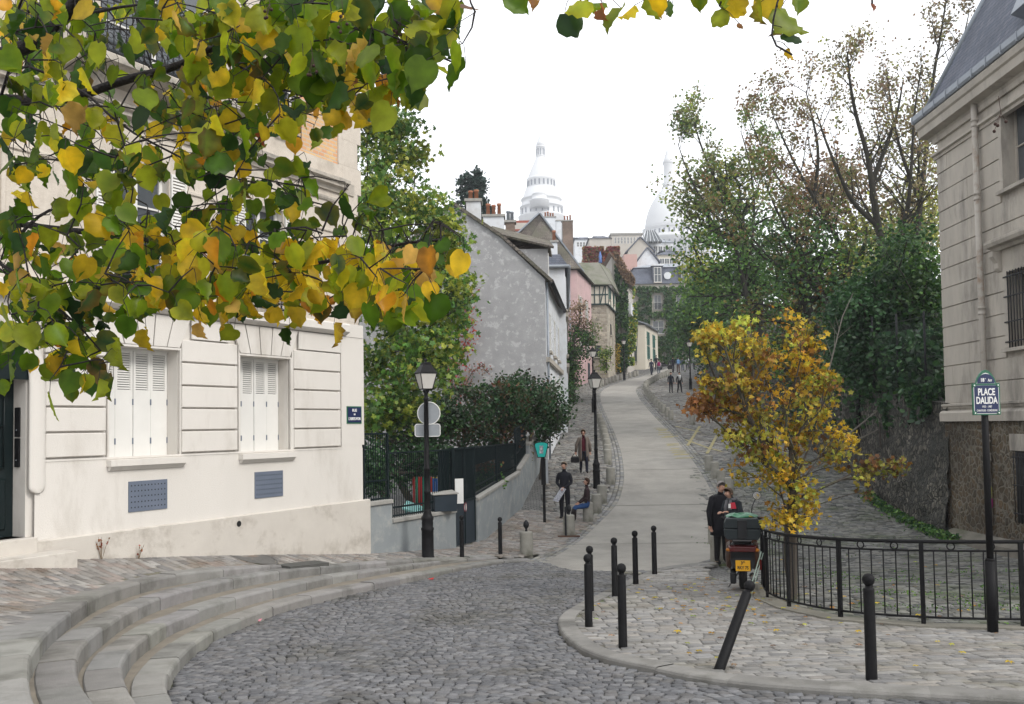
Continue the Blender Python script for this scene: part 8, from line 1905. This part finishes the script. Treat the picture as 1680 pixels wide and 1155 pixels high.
# walkers up the street
FAR=[(1101,645,0,'walker in dark jacket and trousers, left one of the near pair on the right footway',(.015,.018,.03),(.015,.016,.02),None,None,(.05,.03,.02),1.72),(1115,645,0,'walker with white scarf hanging over a black jacket, right one of the near pair',(.012,.012,.015),(.012,.012,.014),(.75,.75,.75),None,(.10,.06,.04),1.70),
(1069,616,pi,'walker in dark blue clothes on the road, leftmost of the distant group',(.015,.02,.045),(.015,.02,.04),None,None,(.02,.015,.01),1.8),(1081,615,pi,'walker with magenta backpack over a white top on the road',(.5,.5,.52),(.10,.12,.16),None,(.30,.02,.12),(.04,.02,.015),1.7),
(1104,612,pi,'tall walker in black coat where the bollard row ends',(.012,.012,.02),(.012,.012,.02),None,None,(.02,.015,.01),1.85),(1113,611,pi,'walker with light blue backpack and rust trousers',(.10,.16,.30),(.10,.05,.04),None,(.20,.36,.62),(.04,.02,.015),1.75),(1120,608,pi,'small walker in grey blue at the right of the blue backpack',(.06,.08,.11),(.08,.10,.14),None,None,(.03,.02,.02),1.5),(1128,607,pi,'walker in white top carrying a dark bag near the right lamp',(.55,.56,.58),(.02,.025,.04),None,None,(.04,.03,.02),1.7),(1139,606,0,'rightmost distant walker in pale grey beneath the trees',(.30,.30,.31),(.03,.03,.04),None,None,(.03,.02,.02),1.7),(1077,607,0,'dark clad figure standing behind the magenta backpack by the cream house',(.015,.015,.025),(.012,.012,.02),None,None,(.02,.015,.01),1.8)]
for i,(px,py,rz,lb,tc_,lc,sf,pk,hc_,H_) in enumerate(FAR):
    q=hit(px,py,0); person(lb,q,rz+R.uniform(-.2,.2),H_,top=tc_,legs=lc,hair=hc_,scarf=sf,pack=pk,fingers=i<2,legpose=walk(1 if i%2 else -1) if i%3 else None,group='walkers on the upper street')
# dark pony-like cart behind the group -> small dark parked moped
# ================================================================ CAMERA / LIGHT
cam=bpy.data.cameras.new('camera'); co=bpy.data.objects.new('camera',cam); COL.objects.link(co); scn.camera=co
M=Matrix(((_r[0],_u[0],-_f[0],0),(_r[1],_u[1],-_f[1],0),(_r[2],_u[2],-_f[2],CAMZ),(0,0,0,1))); co.matrix_world=M
cam.sensor_width=36; cam.lens=36*F/1680; cam.shift_y=(CY-577.5)/1680; cam.clip_end=5000; cam.clip_start=.05
w=bpy.data.worlds.new('World'); scn.world=w; w.use_nodes=True; nt=w.node_tree; n=nt.nodes; l=nt.links
bg=n['Background']; sk=n.new('ShaderNodeTexSky'); sk.sky_type='NISHITA'; sk.sun_disc=False
SEL,SAZ=radians(40),radians(128)     # sun azimuth measured from +Y clockwise
sk.sun_elevation=SEL; sk.sun_rotation=SAZ; sk.dust_density=6; sk.air_density=1.2
# overcast veil: cloud white laid over the clear sky
mx=n.new('ShaderNodeMix'); mx.data_type='RGBA'; mx.inputs[0].default_value=.86; l.new(sk.outputs[0],mx.inputs[6])
mx.inputs[7].default_value=(*SKYW,1)
l.new(mx.outputs[2],bg.inputs[0]); bg.inputs[1].default_value=.1
sl=bpy.data.lights.new('sun','SUN'); sl.energy=2.0; sl.angle=radians(16); sl.color=(1,.96,.9); so=bpy.data.objects.new('sun',sl); COL.objects.link(so)
d=Vector((sin(SAZ)*cos(SEL),cos(SAZ)*cos(SEL),sin(SEL))); so.rotation_euler=d.to_track_quat('Z','Y').to_euler(); so.location=(0,0,60)
scn.view_settings.view_transform='Standard'; scn.view_settings.look='None'; scn.view_settings.exposure=EXPO; scn.view_settings.gamma=1
if hasattr(scn.view_settings,'use_curve_mapping'): scn.view_settings.use_curve_mapping=False
hz_=bpy.data.materials.new('Haze'); hz_.use_nodes=True; hn=hz_.node_tree; hn.nodes.clear(); ho=hn.nodes.new('ShaderNodeOutputMaterial'); hv=hn.nodes.new('ShaderNodeVolumePrincipled'); hv.inputs['Density'].default_value=HAZE; hv.inputs['Color'].default_value=(.93,.95,1,1); hv.inputs['Anisotropy'].default_value=.2; hn.links.new(hv.outputs[0],ho.inputs['Volume'])
if HAZE>0:
    m=MB(); m.box((20,300,52),(720,700,168)); o=m.build('haze',hz_); o['kind']='stuff'
scn.cycles.max_bounces=6; scn.cycles.transparent_max_bounces=8
